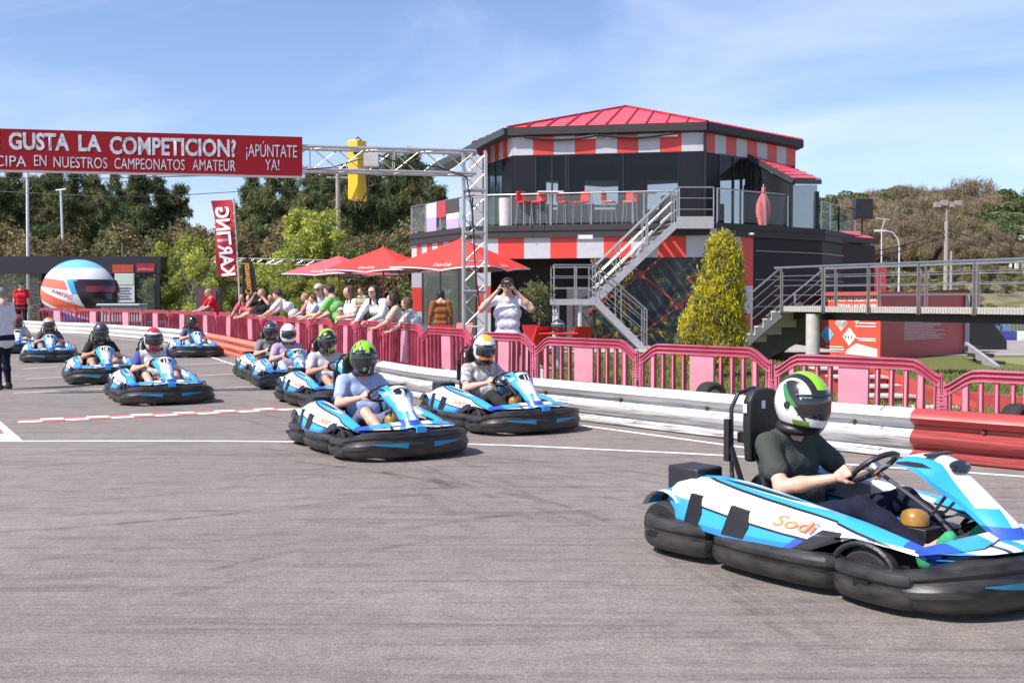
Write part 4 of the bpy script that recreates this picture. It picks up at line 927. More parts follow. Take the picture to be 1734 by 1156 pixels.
# core walls
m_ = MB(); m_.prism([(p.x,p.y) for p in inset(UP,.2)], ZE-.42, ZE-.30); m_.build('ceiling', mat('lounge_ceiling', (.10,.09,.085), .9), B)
iw = Vector((-1.2,41.5,0)), Vector((9.2,41.5,0))
def IX(u): return A(u, 400, 41.5).x
def ibox(nm, m, u0, u1, z0, z1, y=41.5, d=.15): q = MB(); q.box(IX(u0), IX(u1), y, y+d, ZD+z0, ZD+z1); q.build(nm, m, B)
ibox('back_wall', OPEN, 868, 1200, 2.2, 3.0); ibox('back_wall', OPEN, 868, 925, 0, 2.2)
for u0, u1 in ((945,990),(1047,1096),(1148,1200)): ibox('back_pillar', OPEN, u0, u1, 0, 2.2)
LR_ = mat('lounge_red', (.45,.03,.035), .6); LG_ = mat('lounge_grey', (.35,.34,.34), .6)
for i_ in range(9): ibox('counter_front', [LR_, LG_, OPEN][i_ % 3], 895+i_*34, 929+i_*34, 0, 1.05-.2*(i_ % 2), 38.6)
ibox('counter_top', mat('lounge_white', (.6,.6,.6), .5), 900, 1060, .95, 1.0, 38.4, .5)
for u0 in (1098,1118,1138): ibox('lounge_seat', LR_, u0, u0+17, .3, 1.25, 37.6, .5)
q = MB(); q.cyl((IX(1025),39,ZE-.5),(IX(1025),39,ZD+2.1),.02,.02,6); q.lathe([(.05,ZD+2.25),(.30,ZD+2.0),(.29,ZD+1.98)], 16, 0, Matrix.Translation((IX(1025),39,0))); q.build('pendant_lamp', BLACKM, B)
def strip(mb, a, b, z0, z1, t=.08, mi=0, out=0.0):
    d = (b-a).normalized(); n = Vector((d.y, -d.x, 0)); mb.wall(a+n*out, b+n*out, z0, z1, t, mi)
def checks(name, a, b, z0, z1, n, t=.10, out=0.02, start=0, split=None):
    mb = MB()
    for i in range(n):
        p, q = a.lerp(b, i/n), a.lerp(b, (i+1)/n)
        strip(mb, p, q, z0, z1, t, (i+start) % 2, out)
    return mb.build(name, [CHR, CHG], B)
zt = A(868,230,35.6).z; zb = A(868,263,35.6).z
checks('checked_band', Ua, Ub, zb, zt, 9, start=1); checks('checked_band', Ub, Uc, zb-.02, zt, 9, start=0); checks('checked_band', Ug, Ua, zb, zt, 8, start=0); 
m_ = MB()
for a, b in ((Ua,Ub),(Ub,Uc),(Ug,Ua),(Uf,Ug),(Uc,Ud)): strip(m_, a, b, zt, ZE-.02, .1, 0, .0)
m_.build('soffit_trim', FASC, B)
for a, b, t0, t1 in ((Ua,Ub,0,.125),(Ua,Ub,.875,1),(Ub,Uc,0,.16),(Ug,Ua,.72,1),(Ug,Ua,0,.1),(Uc,Ud,0,1),(Uf,Ug,0,1)): m_ = MB(); strip(m_, a.lerp(b,t0), a.lerp(b,t1), ZD, zb, .12, 0, .01); m_.build('cladding_panel', NAVY, B)
# upper front glazing
def window(a, b, z0, z1, mull, nm='window', gm=GLASSD, fr=.05, frame_m=BLACKM):
    mb = MB(); L = (b-a).length; d = (b-a).normalized(); n = Vector((d.y,-d.x,0))
    for t in mull+[0,1]:
        p = a.lerp(b, t); strip(mb, p-d*fr/2, p+d*fr/2, z0, z1, .08, 0, .03)
    strip(mb, a, b, z1-fr, z1, .075, 0, .028); strip(mb, a, b, z0, z0+fr, .075, 0, .028)
    f = mb.build(nm, frame_m, B); g = MB(); strip(g, a, b, z0+.01, z1-.01, .02, 0, .0); g.build('pane', gm, f); return f
GLT = glass('terrace_window_glass', (.010,.012,.016), .30, .02)
window(Ua.lerp(Ub,.125), Ua.lerp(Ub,.30), ZD+.02, zb, [.5,.92], gm=GLT); window(Ua.lerp(Ub,.30), Ua.lerp(Ub,.875), ZD+.02, zb, [.5], gm=GLT, fr=.035)
window(Ub.lerp(Uc,.16), Ub.lerp(Uc,.45), ZD+.02, zb, [.5,.8], gm=GLT); window(Ug.lerp(Ua,.1), Ug.lerp(Ua,.72), ZD+.02, zb, [.33,.66], gm=mat('greenish_glass', (.03,.09,.09), .08, 0, spec=.9))
# roof: pyramid of standing seam sheets
cen = sum(UP, Vector((0,0,0)))/len(UP); AP = A(1060,181,41.5); ov = .22
EV = []
for i, p in enumerate(UP):
    a, b = UP[i-1], UP[(i+1) % len(UP)]; n1 = (p-a).normalized(); n2 = (b-p).normalized(); nn = (Vector((n1.y,-n1.x,0))+Vector((n2.y,-n2.x,0))).normalized(); EV.append(p+nn*ov*1.1)
RID = [AP+Vector((-.25,0,0)), AP+Vector((.25,.3,0))]
m_ = MB(); sm_ = MB(); fa_ = MB()
for i in range(len(EV)):
    a, b = EV[i].copy(), EV[(i+1) % len(EV)].copy(); a.z = b.z = ZE+.22; m_.poly([a, b, AP]); m_.poly([b-Vector((0,0,.10)), a-Vector((0,0,.10)), AP-Vector((0,0,.10))])
    n = max(2, int((b-a).length/.62))
    for k in range(0, n+1):
        p = a.lerp(b, k/n); 
        # seams run straight up the slope and stop at the hips
        mid = (a+b)/2; dirn = (AP-mid); dd_ = (b-a).normalized(); s_ = dirn-dd_*dirn.dot(dd_)
        foot = (AP-a).dot(dd_); x = (p-a).dot(dd_); L = (b-a).length
        f = (x/foot if foot > .01 else 1) if x < foot else (L-x)/(L-foot if L-foot > .01 else 1); f = max(.0, min(1, f))
        top = p+s_*f
        nrm = dd_.cross(s_).normalized(); nrm = nrm if nrm.z > 0 else -nrm
        if f > .03: sm_.beam(p+nrm*.03, top+nrm*.03, .035, .06, 0, nrm)
    sm_.beam(a+Vector((0,0,.03)), AP+Vector((0,0,.03)), .09, .07)
    d = (b-a).normalized(); n_o = Vector((d.y,-d.x,0)); fa_.loft([[q, q-n_o*ov*1.2-Vector((0,0,.20)), q-n_o*ov*1.2-Vector((0,0,.28)), q+Vector((0,0,-.24)), q+n_o*.05+Vector((0,0,-.23)), q+n_o*.05+Vector((0,0,.02))] for q in (a-Vector((0,0,.012)), b-Vector((0,0,.012)))], True, False)
rf = m_.build('roof', ROOF, B); sm_.build('roof_seams', ROOFD, rf); fa_.build('eaves_gutter', FASC, B, 30)
# dark canopy over the left terrace
m_ = MB(); c0, c1, c2, c3 = Vector((EV[0].x-.1,EV[0].y,ZE+.12)), A(727,287,38.5), A(745,292,42), Vector((EV[6].x,EV[6].y+2,ZE+.1))
m_.poly([c0,c1,c2,c3]); m_.poly([p-Vector((0,0,.10)) for p in (c3,c2,c1,c0)]); m_.beam(c0,c1,.10,.22); m_.beam(c1,c2,.08,.18); m_.build('canopy', mat('dark_canopy', (.05,.065,.07), .5), B)
cp = MB(); pp_ = XY(806,36.6); cp.box(pp_.x-.22,pp_.x+.22,pp_.y-.1,pp_.y+.1,ZD,6.2,0); cp.build('canopy_post', CHG, B)
# cable and lights along the front eave
m_ = MB(); dF = (Ub-Ua).normalized(); nF = Vector((dF.y,-dF.x,0))
m_.tube([Ua.lerp(Ub,.07+.78*t)+nF*.2+Vector((0,0,zt-.06-.12*sin(pi*((t*2) % 1)))) for t in [i/24 for i in range(25)]], .045, 6); m_.build('hanging_cable', BLACKM, B)
m_ = MB()
for t in (.22,.36,.50,.66,.78): strip(m_, Ua.lerp(Ub,t), Ua.lerp(Ub,t+.09), zt-.17, zt-.12, .05, 0, .16)
m_.split('tube_light', WHITE, B)
# lower storey
zlt, zlb = A(1000,400,33.7).z, A(1000,436,33.7).z
m_ = MB(); m_.prism([(p.x,p.y) for p in LP], ZD-.14, ZD); m_.build('terrace_slab', CONC, B)
m_ = MB()
for a, b in ((La,Lb),(Lb,Lc),(Lc,Ld),(Ld,Le)): strip(m_, a, b, zlt, ZD+.02, .12, 0, .10); strip(m_, a, b, ZD-.16, ZD-.13, .1, 0, .13)
m_.build('fascia', FASC, B)
checks('checked_band', Lb, Lc, zlb, zlt, 9, start=1, out=.0); checks('checked_band', La, Lb, zlb, zlt, 11, start=1, out=.0); 
tR = .34; checks('checked_band', Lc, Lc.lerp(Ld,tR), zlb, zlt, 3, start=0, out=.0)
# red/grey chequer at the right corner
m_ = MB()
for r in range(4):
    z1 = zlb-r*.86; z0 = max(-.4, z1-.86)
    for k in range(2): strip(m_, Lc.lerp(Ld, k*tR/2), Lc.lerp(Ld, (k+1)*tR/2), z0, z1, .1, (r+k+1) % 2, 0)
m_.build('chequered_wall', [CHR, CHG], B)
m_ = MB(); strip(m_, Lc.lerp(Ld,tR), Ld, -.5, zlt, .1, 0, .0); strip(m_, Ld, Le, -.5, ZD-.1, .1, 0, .0); m_.build('cladding_panel', mat('black_cladding_side', (.010,.010,.015), .55, var=.1, spec=.3), B)
m_ = MB()
for z in (2.95, 2.05, 1.2): strip(m_, Lc.lerp(Ld,tR+.02), Ld, z, z+.025, .03, 0, .03); strip(m_, Ld, Le, z, z+.025, .03, 0, .03)
m_.split('cladding_joint', mat('pale_joint', (.30,.30,.34), .4), B)
def corner_col(u0, u1, Y, zs, nm='corner_column'):
    a, b = XY(u0, Y), XY(u1, Y); mb = MB(); z = zlb; i = 1
    while z > 0: mb.box(a.x, b.x, Y-.05, Y+.45, max(0, z-.86), z, i % 2); z -= .86; i += 1
    mb.build(nm, [CHR, CHG], B)
corner_col(808,831,34.9,0); corner_col(697,714,39.2,0); corner_col(1196,1210,33.35,0)
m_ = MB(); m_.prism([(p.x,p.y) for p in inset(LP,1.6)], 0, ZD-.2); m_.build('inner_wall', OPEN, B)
# glass of the left bay
mg = window(XY(716,39.0), XY(806,35.4), 0, zlb, [.35,.7], gm=glass('shop_window', (.10,.12,.11), .55, .05), frame_m=DARKG)
# mural panels behind the stairs
MUR = bpy.data.materials.new('race_mural'); n, l, b_ = nodes_of(MUR); t_ = n.new('ShaderNodeTexCoord'); z_ = n.new('ShaderNodeTexNoise'); z_.inputs['Scale'].default_value = 1.5; z_.inputs['Detail'].default_value = 5; z_.inputs['Distortion'].default_value = 1.6; l.new(t_.outputs['Object'], z_.inputs[0])
r_ = n.new('ShaderNodeValToRGB'); e = r_.color_ramp; e.elements[0].color = (.010,.010,.012,1); e.elements[0].position = .38; e.elements[1].position = .80; e.elements[1].color = (.25,.22,.30,1)
for p_, c_ in ((.47,(.02,.03,.03,1)),(.53,(.03,.07,.07,1)),(.57,(.02,.02,.02,1)),(.62,(.36,.24,.03,1)),(.655,(.03,.03,.03,1)),(.70,(.16,.03,.03,1))): q = e.elements.new(p_); q.color = c_
l.new(z_.outputs[0], r_.inputs[0]); l.new(r_.outputs[0], b_.inputs['Base Color']); b_.inputs['Roughness'].default_value = .3
m_ = MB(); ma, mbp_ = XY(1000,34.0), XY(1195,33.4); strip(m_, ma, mbp_, 0.02, zlb, .1, 0, .0); m_.build('mural_panel', MUR, B)
m_ = MB(); dM = (mbp_-ma); nM = Vector((dM.y,-dM.x,0)).normalized()
def mp_(t, z): return ma+dM*t+nM*.03+Vector((0,0,z))
for (t0,z0,t1,z1) in ((-.02,1.0,.45,2.2),(.45,2.2,.62,zlb),(.45,2.2,.30,zlb),(.45,2.2,.78,1.25),(.78,1.25,1.0,2.0),(.78,1.25,.42,.3),(.78,1.25,1.0,.6)): m_.beam(mp_(t0,z0), mp_(t1,z1), .05, .04, 0, nM)
for t0, z0 in ((.45,2.2),(.78,1.25)): m_.beam(mp_(t0,z0-.12), mp_(t0,z0+.12), .22, .05, 0, nM)
m_.build('mural_lattice', mat('dull_red_bar', (.30,.05,.05), .5), B)
m_ = MB(); strip(m_, XY(960,34.1), XY(1000,34.0), 0, zlb-.9, .1, 0, 0); m_.build('grey_panel', mat('grey_wall_panel', (.10,.09,.10), .5), B)
# entrance interior back wall & signs above
m_ = MB(); c_ = A(991,401,33.6); m_.box(c_.x-.22,c_.x+.22,33.45,33.6,c_.z-.07,c_.z+.05); m_.build('wall_lamp', WHITE, B)
m_ = MB()
for u_, Y_ in ((1222,33.4),(1268,34.2)): q = A(u_,388,Y_); m_.ball((q.x,q.y-.12,ZD-.28),(.16,.10,.05),10,6)
m_.split('ceiling_lamp', WHITE, B)
m_ = MB(); p = XY(1208,33.0); m_.cyl((p.x,33.0,0),(p.x,33.0,ZD-.2),.09,.09,14); m_.build('terrace_column', mat('pale_column', (.5,.5,.52), .5), B)
# glass porch with the small lean-to roof, right
R1, R2, R3 = XY(1250,36.3), XY(1345,36.2), XY(1386,37.6)
m_ = MB(); zA, zB_ = A(1268,262,36.8).z, A(1385,302,36.9).z
a0, a1 = A(1264,259,36.4), A(1344,302,35.2); a2, a3 = A(1389,303,37.6), A(1292,263,39)
m_.poly([a0,a1,a2,a3]); m_.poly([p-Vector((0,0,.06)) for p in (a3,a2,a1,a0)])
po = m_.build('porch_roof', ROOF, B); m_ = MB()
for t in [i/8 for i in range(9)]: m_.beam(a0.lerp(a1,t)+Vector((0,0,.015)), a3.lerp(a2,t)+Vector((0,0,.015)), .03, .03)
m_.build('roof_seams', ROOFD, po)
m_ = MB(); m_.beam(a0-Vector((0,0,.1)), a1-Vector((0,0,.1)), .10, .16); m_.beam(a1-Vector((0,0,.1)), a2-Vector((0,0,.1)), .10, .16); m_.build('porch_gutter', FASC, B)
m_ = MB(); b0, b1, b2 = a0-Vector((0,0,.15)), a1-Vector((0,0,.15)), a2-Vector((0,0,.15)); bx = a1+Vector((-.06,.08,0))
m_.add([Vector((a0.x,a0.y,ZD)), Vector((bx.x,bx.y,ZD)), Vector((bx.x,bx.y,b1.z-.05)), b0], [(0,1,2,3)]); m_.add([Vector((bx.x,bx.y,ZD)), Vector((a2.x-.1,a2.y,ZD)), Vector((a2.x-.1,a2.y,b2.z-.05)), Vector((bx.x,bx.y,b1.z-.05))], [(0,1,2,3)], 1)
m_.build('porch_glazing', [mat('porch_dark_glass', (.018,.020,.022), .15, spec=.5), mat('porch_light_glass', (.16,.20,.21), .12, spec=.9)], B)
m_ = MB()
for q in (bx, a2+Vector((-.1,-.02,0))): m_.beam(Vector((q.x,q.y-.03,ZD)), Vector((q.x,q.y-.03,b1.z-.04)), .09, .09)
m_.beam(Vector((a0.x,a0.y-.04,ZD)), Vector((a0.x,a0.y-.04,b0.z)), .09, .09); q = Ub; m_.beam(Vector((q.x+.03,q.y-.14,-.3)), Vector((q.x+.03,q.y-.14,ZE-.1)), .08, .08)
m_.split('downpipe', BLACKM, B)
# annex with red edge, far right
m_ = MB(); x0, x1 = A(1392,400,37.5), A(1470,400,41); m_.prism([(x0.x,37.5),(x1.x,40.2),(x1.x+.3,44),(x0.x,44)], -.5, ZD-.35); m_.build('annex_wall', mat('brown_black_cladding', (.020,.016,.018), .6, spec=.3), B)
m_ = MB(); p, q = A(1385,393,36.9), A(1474,397,40.5); m_.poly([p+Vector((-.2,-.1,-.12)), q+Vector((.15,-.2,-.18)), q+Vector((.15,1.8,.22)), p+Vector((0,1.8,.22))]); m_.build('annex_roof', ROOF, B)
m_ = MB(); m_.beam(p+Vector((-.2,-.12,-.20)), q+Vector((.2,-.22,-.26)), .14, .20); m_.beam(q+Vector((.2,-.22,-.26)), q+Vector((.2,1.8,.0)), .12, .2); m_.build('annex_gutter', FASC, B)
# terrace balustrade (glass with steel posts)
def balustrade(pts, label, z, h=1.0, every=1.25, rail=STEEL, parent=None):
    o = thing('glass_balustrade', label, 'railing', (0,0,0), 0, 'glass balustrades of the terrace'); ps, gl, rl = MB(), MB(), MB()
    for a, b in zip(pts, pts[1:]):
        a, b = Vector((a.x,a.y,0)), Vector((b.x,b.y,0)); L = (b-a).length; n = max(1, int(round(L/every)))
        for k in range(n+1):
            p = a.lerp(b, k/n); ps.box(p.x-.022,p.x+.022,p.y-.022,p.y+.022,z,z+h)
        gl.wall(a, b, z+.08, z+h-.06, .012); rl.tube([a+Vector((0,0,z+h)), b+Vector((0,0,z+h))], .026, 8)
    ps.split('post', STEEL, o); gl.build('glass', GLASSR, o); rl.build('handrail', rail, o, 40); return o
def on(a, b, t, out=.0):
    d = (b-a).normalized(); return a.lerp(b, t)+Vector((d.y,-d.x,0))*out
balustrade([on(La,Lb,.0), on(Lb,La,.0)], 'glass balustrade with cloth banners at the left end of the terrace', ZD)
balustrade([on(Lb,Lc,0), on(Lb,Lc,.84)], 'long glass balustrade along the front of the terrace before the bar stools', ZD)
balustrade([on(Lc,Ld,.02), on(Lc,Ld,.66)], 'glass balustrade right of the stair head with a folded red parasol behind', ZD, 1.05)
balustrade([XY(1390,37.6), XY(1420,39.5), XY(1448,41)], 'glass balustrade right of the glass porch by the black speaker box', ZD, 1.05)
# banners on the left balustrade
def hung(u0, u1, vt, vb, m, lab):
    o = MB(); a, b = on(La,Lb,(u0-697)/103,.05), on(La,Lb,(u1-697)/103,.05); z1 = ZD+.98; o.wall(a, b, ZD+.02 if vb else ZD+.45, z1, .015); o_ = o.build('cloth_banner', m); tag(o_, lab, 'banner', 'cloth banners tied to the terrace balustrade')
hung(727,744,0,1,livery('white_lilac_cloth', (.72,.70,.74), [([(0,0,-1,-4.25)], (.42,.36,.62))], .8, 0), 'white cloth banner with lilac foot on the terrace balustrade, left one')
hung(745,760,0,0,mat('red_cloth', (.42,.05,.07), .8), 'short red cloth banner between two white ones on the balustrade')
hung(761,781,0,1,livery('white_black_cloth', (.70,.68,.72), [([(0,0,1,4.28)], (.06,.06,.05)), ([(0,0,-1,-4.1)], (.45,.36,.62))], .8, 0), 'black and white cloth banner on the balustrade beside the truss tower')
# bar stools and tables on the terrace
def stool(x, y, rz, lab):
    t = thing('bar_stool', lab, 'bar stool', (x,y,ZD), rz, 'red bar stools on the terrace'); s = MB(); s.box(-.19,.19,-.19,.19,.72,.77); s.build('seat', RED, t, None, None, .015); b = MB(); b.box(-.20,-.15,-.19,.19,.77,1.10); b.build('backrest', RED, t, None, None, .015)
    for a, b2 in ((-.17,-.17),(.17,-.17),(.17,.17),(-.17,.17)):
        q = MB(); q.cyl((a*1.15,b2*1.15,0),(a*.9,b2*.9,.72),.013,.013,6); q.build('leg', STEEL, t)
    return t
for u_, rz_, lb in ((888,-.9,'red bar stool at the left end of the terrace, beside the black pillar'),(912,-2.2,'second red bar stool from the left pillar'),(956,-.7,'red bar stool left of the white table in the middle'),(984,-2.4,'red bar stool right of the table in the middle'),(1030,-.5,'red bar stool facing the lounge window'),(1066,-2.0,'rightmost red bar stool before the stair rail')):
    p = XY(u_,34.6); stool(p.x, 34.5, rz_, lb)
for u_, lb in ((932,'white topped bar table among the red stools at the left'),(1090,'white topped bar table near the stair head')):
    t = thing('bar_table', lb, 'table', (XY(u_,34.6).x,34.6,ZD), 0, 'bar tables on the terrace'); s = MB(); s.box(-.4,.4,-.3,.3,1.04,1.08); s.build('tabletop', WHITE, t); s = MB(); s.cyl((0,0,0),(0,0,1.04),.04,.04,8); s.box(-.25,.25,-.25,.25,0,.02); s.build('leg', STEEL, t)
p = XY(856,34.9); s = MB(); s.lathe([(.001,0),(.20,0),(.22,.9),(.001,.92)], 14); o = s.build('litter_bin', mat('bin_white', (.6,.58,.56), .5), None, 40, (p.x,34.9,ZD)); tag(o, 'white litter bin on the terrace beside the black pillar', 'bin')
# folded red parasol
def folded(u, Y, z, lab):
    p = XY(u,Y); t = thing('folded_parasol', lab, 'parasol', (p.x,Y,z)); c = MB(); rg = []
    for k in range(9):
        f = k/8; r = .05+.20*sin(pi*min(1,f*1.15))**.8*(.4+.6*f); rg.append([Vector((r*(1+.25*cos(a*6+f*3))*cos(a), r*(1+.25*cos(a*6+f*3))*sin(a), .15+1.45*(1-f)*-1+1.45)) for a in [2*pi*i/24 for i in range(24)]])
    c.loft(rg, True, True); c.build('canopy', mat('faded_red_parasol', (.66,.16,.16), .8), t, 60); c = MB(); c.cyl((0,0,0),(0,0,1.7),.02,.02,8); c.build('pole', GREYP, t)
folded(1292,34.9,ZD-.35,'folded faded red parasol on the terrace behind the right balustrade')
# speaker box
p = A(1461,352,41); s = MB(); s.box(p.x-.32,p.x+.32,40.8,41.3,p.z-.36,p.z+.32); s.box(p.x-.42,p.x+.38,40.7,41.4,p.z-.42,p.z-.38); s.cyl((p.x,41.05,ZD-.4),(p.x,41.05,p.z-.40),.03,.03,8); tag(s.build('loudspeaker', BLACKM), 'black loudspeaker box on a bracket right of the terrace', 'loudspeaker')
# ---------------------------------------------------------------- metal stairs to the terrace
S = thing('metal_stairs', 'grey metal outside stairs with landing climbing to the terrace', 'stairs', (0,0,0))
SY0, SY1 = 31.2, 32.4       # near lane, width 1.2 ; upper flight is in the same lane pair
def at(u, v, Y): return A(u, v, Y)
lz_ = A(1000,508,31.2).z; l0, l1 = A(938,510,31.2), A(1008,510,31.2); b0 = A(1092,584,31.2)
pl = MB(); pl.box(l0.x, l1.x, SY0, SY1+1.2, lz_-.02, lz_+.02); pl.build('landing', GALV, S)
edge_ = MB(); edge_.box(l0.x-.03, l1.x+.02, SY0-.03, SY0+.02, lz_-.14, lz_+.03); edge_.box(l0.x-.03, l0.x+.02, SY0, SY1+1.2, lz_-.14, lz_+.03); edge_.build('landing_beam', GREYP, S)
NS = 6
def flight(x0, z0, x1, z1, ya, yb, n):
    st = MB()
    for yy in (ya, yb): st.beam((x0,yy,z0-.02), (x1,yy,z1-.02), .05, .20, 0)
    st.split('stringer', GREYP, S)
    for k in range(n):
        f = (k+.5)/n; x, z = x0+(x1-x0)*f, z0+(z1-z0)*(k+1)/(n) if z1 > z0 else z0+(z1-z0)*(k)/(n); hw = abs(x1-x0)/n*.55
        t = MB(); t.box(x-hw, x+hw, min(ya,yb)+.03, max(ya,yb)-.03, z-.03, z); t.build('tread', GALV, S)
flight(b0.x, 0.0, l1.x, lz_, SY0, SY1, 7)
UY0, UY1 = SY1+.05, SY1+1.15; T0, T1 = A(1008,497,UY0), A(1146,390,UY0); flight(T0.x, lz_, T1.x, ZD-.05, UY0, UY1, 12)
hd = MB(); h0, h1 = T1.x, A(1208,385,UY0).x; hd.box(h0, h1, UY0, 33.3, ZD-.07, ZD-.03); hd.build('head_platform', GALV, S); hd = MB(); hd.box(h0, h1, UY0-.03, UY0, ZD-.07, ZD+.14, 0); hd.build('kick_plate', mat('perforated_plate', (.45,.44,.42), .5, .4, vs_=60, var=.4), S); hd = MB(); hd.box(h0-.05,h1,UY0-.06,UY0-.03,ZD-.22,ZD-.06); hd.build('platform_beam', GREYP, S)
cl = MB()
for x, y in ((l0.x+.1,SY0+.12),(l0.x+.75,SY0+.12),(l0.x+.1,SY1+1.0)): cl.cyl((x,y,0),(x,y,lz_-.03),.06,.06,12)
cl.split('support_column', mat('pale_column', (.5,.5,.52), .5), S)
def rail(pts, posts, h=1.0, bars=(.35,.68), name='handrail', r=.024, par=S, ph=.018):
    rm = MB(); rm.tube([Vector(p)+Vector((0,0,h)) for p in pts], r, 8); rm.build(name, STEEL, par, 40)
    bm_ = MB()
    for b in bars: bm_.tube([Vector(p)+Vector((0,0,b*h)) for p in pts], r*.5, 6)
    bm_.build('rail_bars', STEEL, par, 40); pm = MB()
    for p in posts: pm.beam(Vector(p)-Vector((0,0,.05)), Vector(p)+Vector((0,0,h)), ph*2.2, ph*1.2)
    pm.split('rail_post', STEEL, par)
L_ = lambda a, b, t: Vector(a).lerp(Vector(b), t)
P0_, P1_, P2_ = (l0.x,SY0,lz_), (l1.x,SY0,lz_), (b0.x+.05,SY0,.15)
rail([P0_,P1_,P2_], [P0_,L_(P0_,P1_,.5),P1_,L_(P1_,P2_,.08),L_(P1_,P2_,.5),L_(P1_,P2_,.95),L_(P1_,P2_,1)])
Q0_, Q1_ = (l1.x-.1,SY1,lz_), (b0.x+.05,SY1,.15); rail([Q0_,Q1_], [Q0_,L_(Q0_,Q1_,.5),Q1_])
rail([(l0.x,SY0,lz_),(l0.x,SY1+1.2,lz_),(l1.x,SY1+1.2,lz_)], [(l0.x,SY1+1.2,lz_),(l1.x-.4,SY1+1.2,lz_)])
for yy in (UY0, UY1):
    a, b, c = (T0.x,yy,lz_), (T1.x,yy,ZD), (h1,yy,ZD)
    rail([a,b]+([c] if yy == UY0 else []), [a,L_(a,b,.3),L_(a,b,.62),L_(a,b,.64),b]+([L_(b,c,.06),c] if yy == UY0 else []), 1.0)
# ---------------------------------------------------------------- footbridge with stair
F = thing('footbridge', 'steel footbridge with plank deck and round handrails on a concrete pier', 'footbridge', (0,0,0))
d0, d1 = A(1322,527,27.7), A(1760,540.5,21.4); dirv = Vector((d1.x-d0.x, d1.y-d0.y, 0)).normalized(); nv = Vector((-dirv.y, dirv.x, 0)); zb0 = 1.13; D1 = d1+dirv*5
DK = mat('bridge_deck_edge', (.50,.47,.42), .6, .2, var=.2, vs_=30)
dk = MB(); a, b = Vector((d0.x,d0.y,0)), Vector((D1.x,D1.y,0)); W2 = 1.5
for z0, z1, w0, w1, mi in ((zb0, zb0+.13, 0, W2, 0),): dk.prism([((a+nv*w0).x,(a+nv*w0).y),((b+nv*w0).x,(b+nv*w0).y),((b+nv*w1).x,(b+nv*w1).y),((a+nv*w1).x,(a+nv*w1).y)], z0, z1, mi)
dk.build('deck', DK, F)
gr_ = MB(); L = (b-a).length
for k in range(int(L/.075)): p = a+dirv*(k*.075+.03)-nv*.004; gr_.beam(p+Vector((0,0,zb0+.01)), p+Vector((0,0,zb0+.12)), .010, .008)
gr_.build('deck_grating', mat('grating_bar', (.28,.26,.23), .6), F)  # thin bars, darker than the deck edge
gm = MB(); gm.beam(a+nv*.5+Vector((0,0,zb0-.10)), b+nv*.5+Vector((0,0,zb0-.10)), .12, .20); gm.beam(a+nv*1.2+Vector((0,0,zb0-.10)), b+nv*1.2+Vector((0,0,zb0-.10)), .12, .20); gm.split('girder', BLACKM, F)
zt_ = zb0+.13
def brail(off_, start=0, post_u=()):
    p0, p1 = a+nv*off_+Vector((0,0,zt_)), b+nv*off_+Vector((0,0,zt_)); L = (p1-p0).length
    r = MB(); r.cyl(p0+Vector((0,0,.98))-dirv*.2, p1+Vector((0,0,.98)), .026, .026, 8); r.build('handrail', STEEL, F, 40); r = MB()
    for h in (.28,.52,.76): r.cyl(p0+Vector((0,0,h))-dirv*.2, p1+Vector((0,0,h)), .011, .011, 6)
    r.build('rail_bars', STEEL, F, 40)
    for k in range(int(L/1.42)+1):
        q = p0+dirv*(k*1.42+.05+.2*off_); r = MB(); r.beam(q-Vector((0,0,.16)), q+Vector((0,0,.96)), .055, .022, 0, dirv); r.beam(q-Vector((0,0,.16))+dirv*.05, q+Vector((0,0,.86))+dirv*.05, .02, .02); r.build('rail_post', mat('brushed_post', (.30,.27,.25), .4, .6), F)
brail(-.03); brail(W2+.03)
pr_ = MB(); pp = A(1382,600,26.6); pr_.cyl((pp.x,pp.y+.3,-.7),(pp.x,pp.y+.3,zb0-.05),.17,.17,24); pr_.build('pier', mat('pier_concrete', (.50,.48,.44), .75, bump=.2), F, 40)
# stair down to the left
n0 = a+Vector((0,0,zt_)); ste = A(1236,590,28.0); sdir = Vector((ste.x-a.x, 1.2, 0)); NSt = 7
sb_ = MB()
for w0 in (0, W2): sb_.beam(a+nv*w0+Vector((0,0,zb0-.05)), a+nv*w0+sdir+Vector((0,0,-.25)), .06, .22)
sb_.split('stair_stringer', mat('dark_stringer', (.10,.10,.10), .6), F)
for k in range(NSt):
    f = (k+.6)/NSt; c = a+sdir*f; z = zt_-(zt_+.1)*f; t = MB(); t.prism([((c+nv*0-dirv*.18).x,(c-dirv*.18).y),((c+dirv*.18).x,(c+dirv*.18).y),((c+dirv*.18+nv*W2).x,(c+dirv*.18+nv*W2).y),((c-dirv*.18+nv*W2).x,(c-dirv*.18+nv*W2).y)], z-.04, z); t.prism([((c+dirv*.15).x,(c+dirv*.15).y),((c+dirv*.18).x,(c+dirv*.18).y),((c+dirv*.18+nv*W2).x,(c+dirv*.18+nv*W2).y),((c+dirv*.15+nv*W2).x,(c+dirv*.15+nv*W2).y)], z-.0, z+.14); t.build('tread', mat('stair_tread', (.45,.43,.40), .7), F)
for off_ in (0, W2):
    p0, p1 = a+nv*off_+Vector((0,0,zt_)), a+nv*off_+sdir+Vector((0,0,0)); rail([p0,p1], [p0,L_(p0,p1,.5),L_(p0,p1,.95)], .98, (.28,.53,.78), 'stair_rail', .024, F, .02)
# diagonal ramp parapet beneath the bridge stair
rm_ = MB(); q0, q1 = A(1370,536,28.6), A(1255,600,28.9); rm_.beam(q0, q1, .25, .9); o = rm_.build('ramp_parapet', mat('dark_concrete_ramp', (.085,.08,.075), .8, bump=.3)); tag(o, 'dark sloping ramp parapet in the shade under the bridge stair', 'ramp')
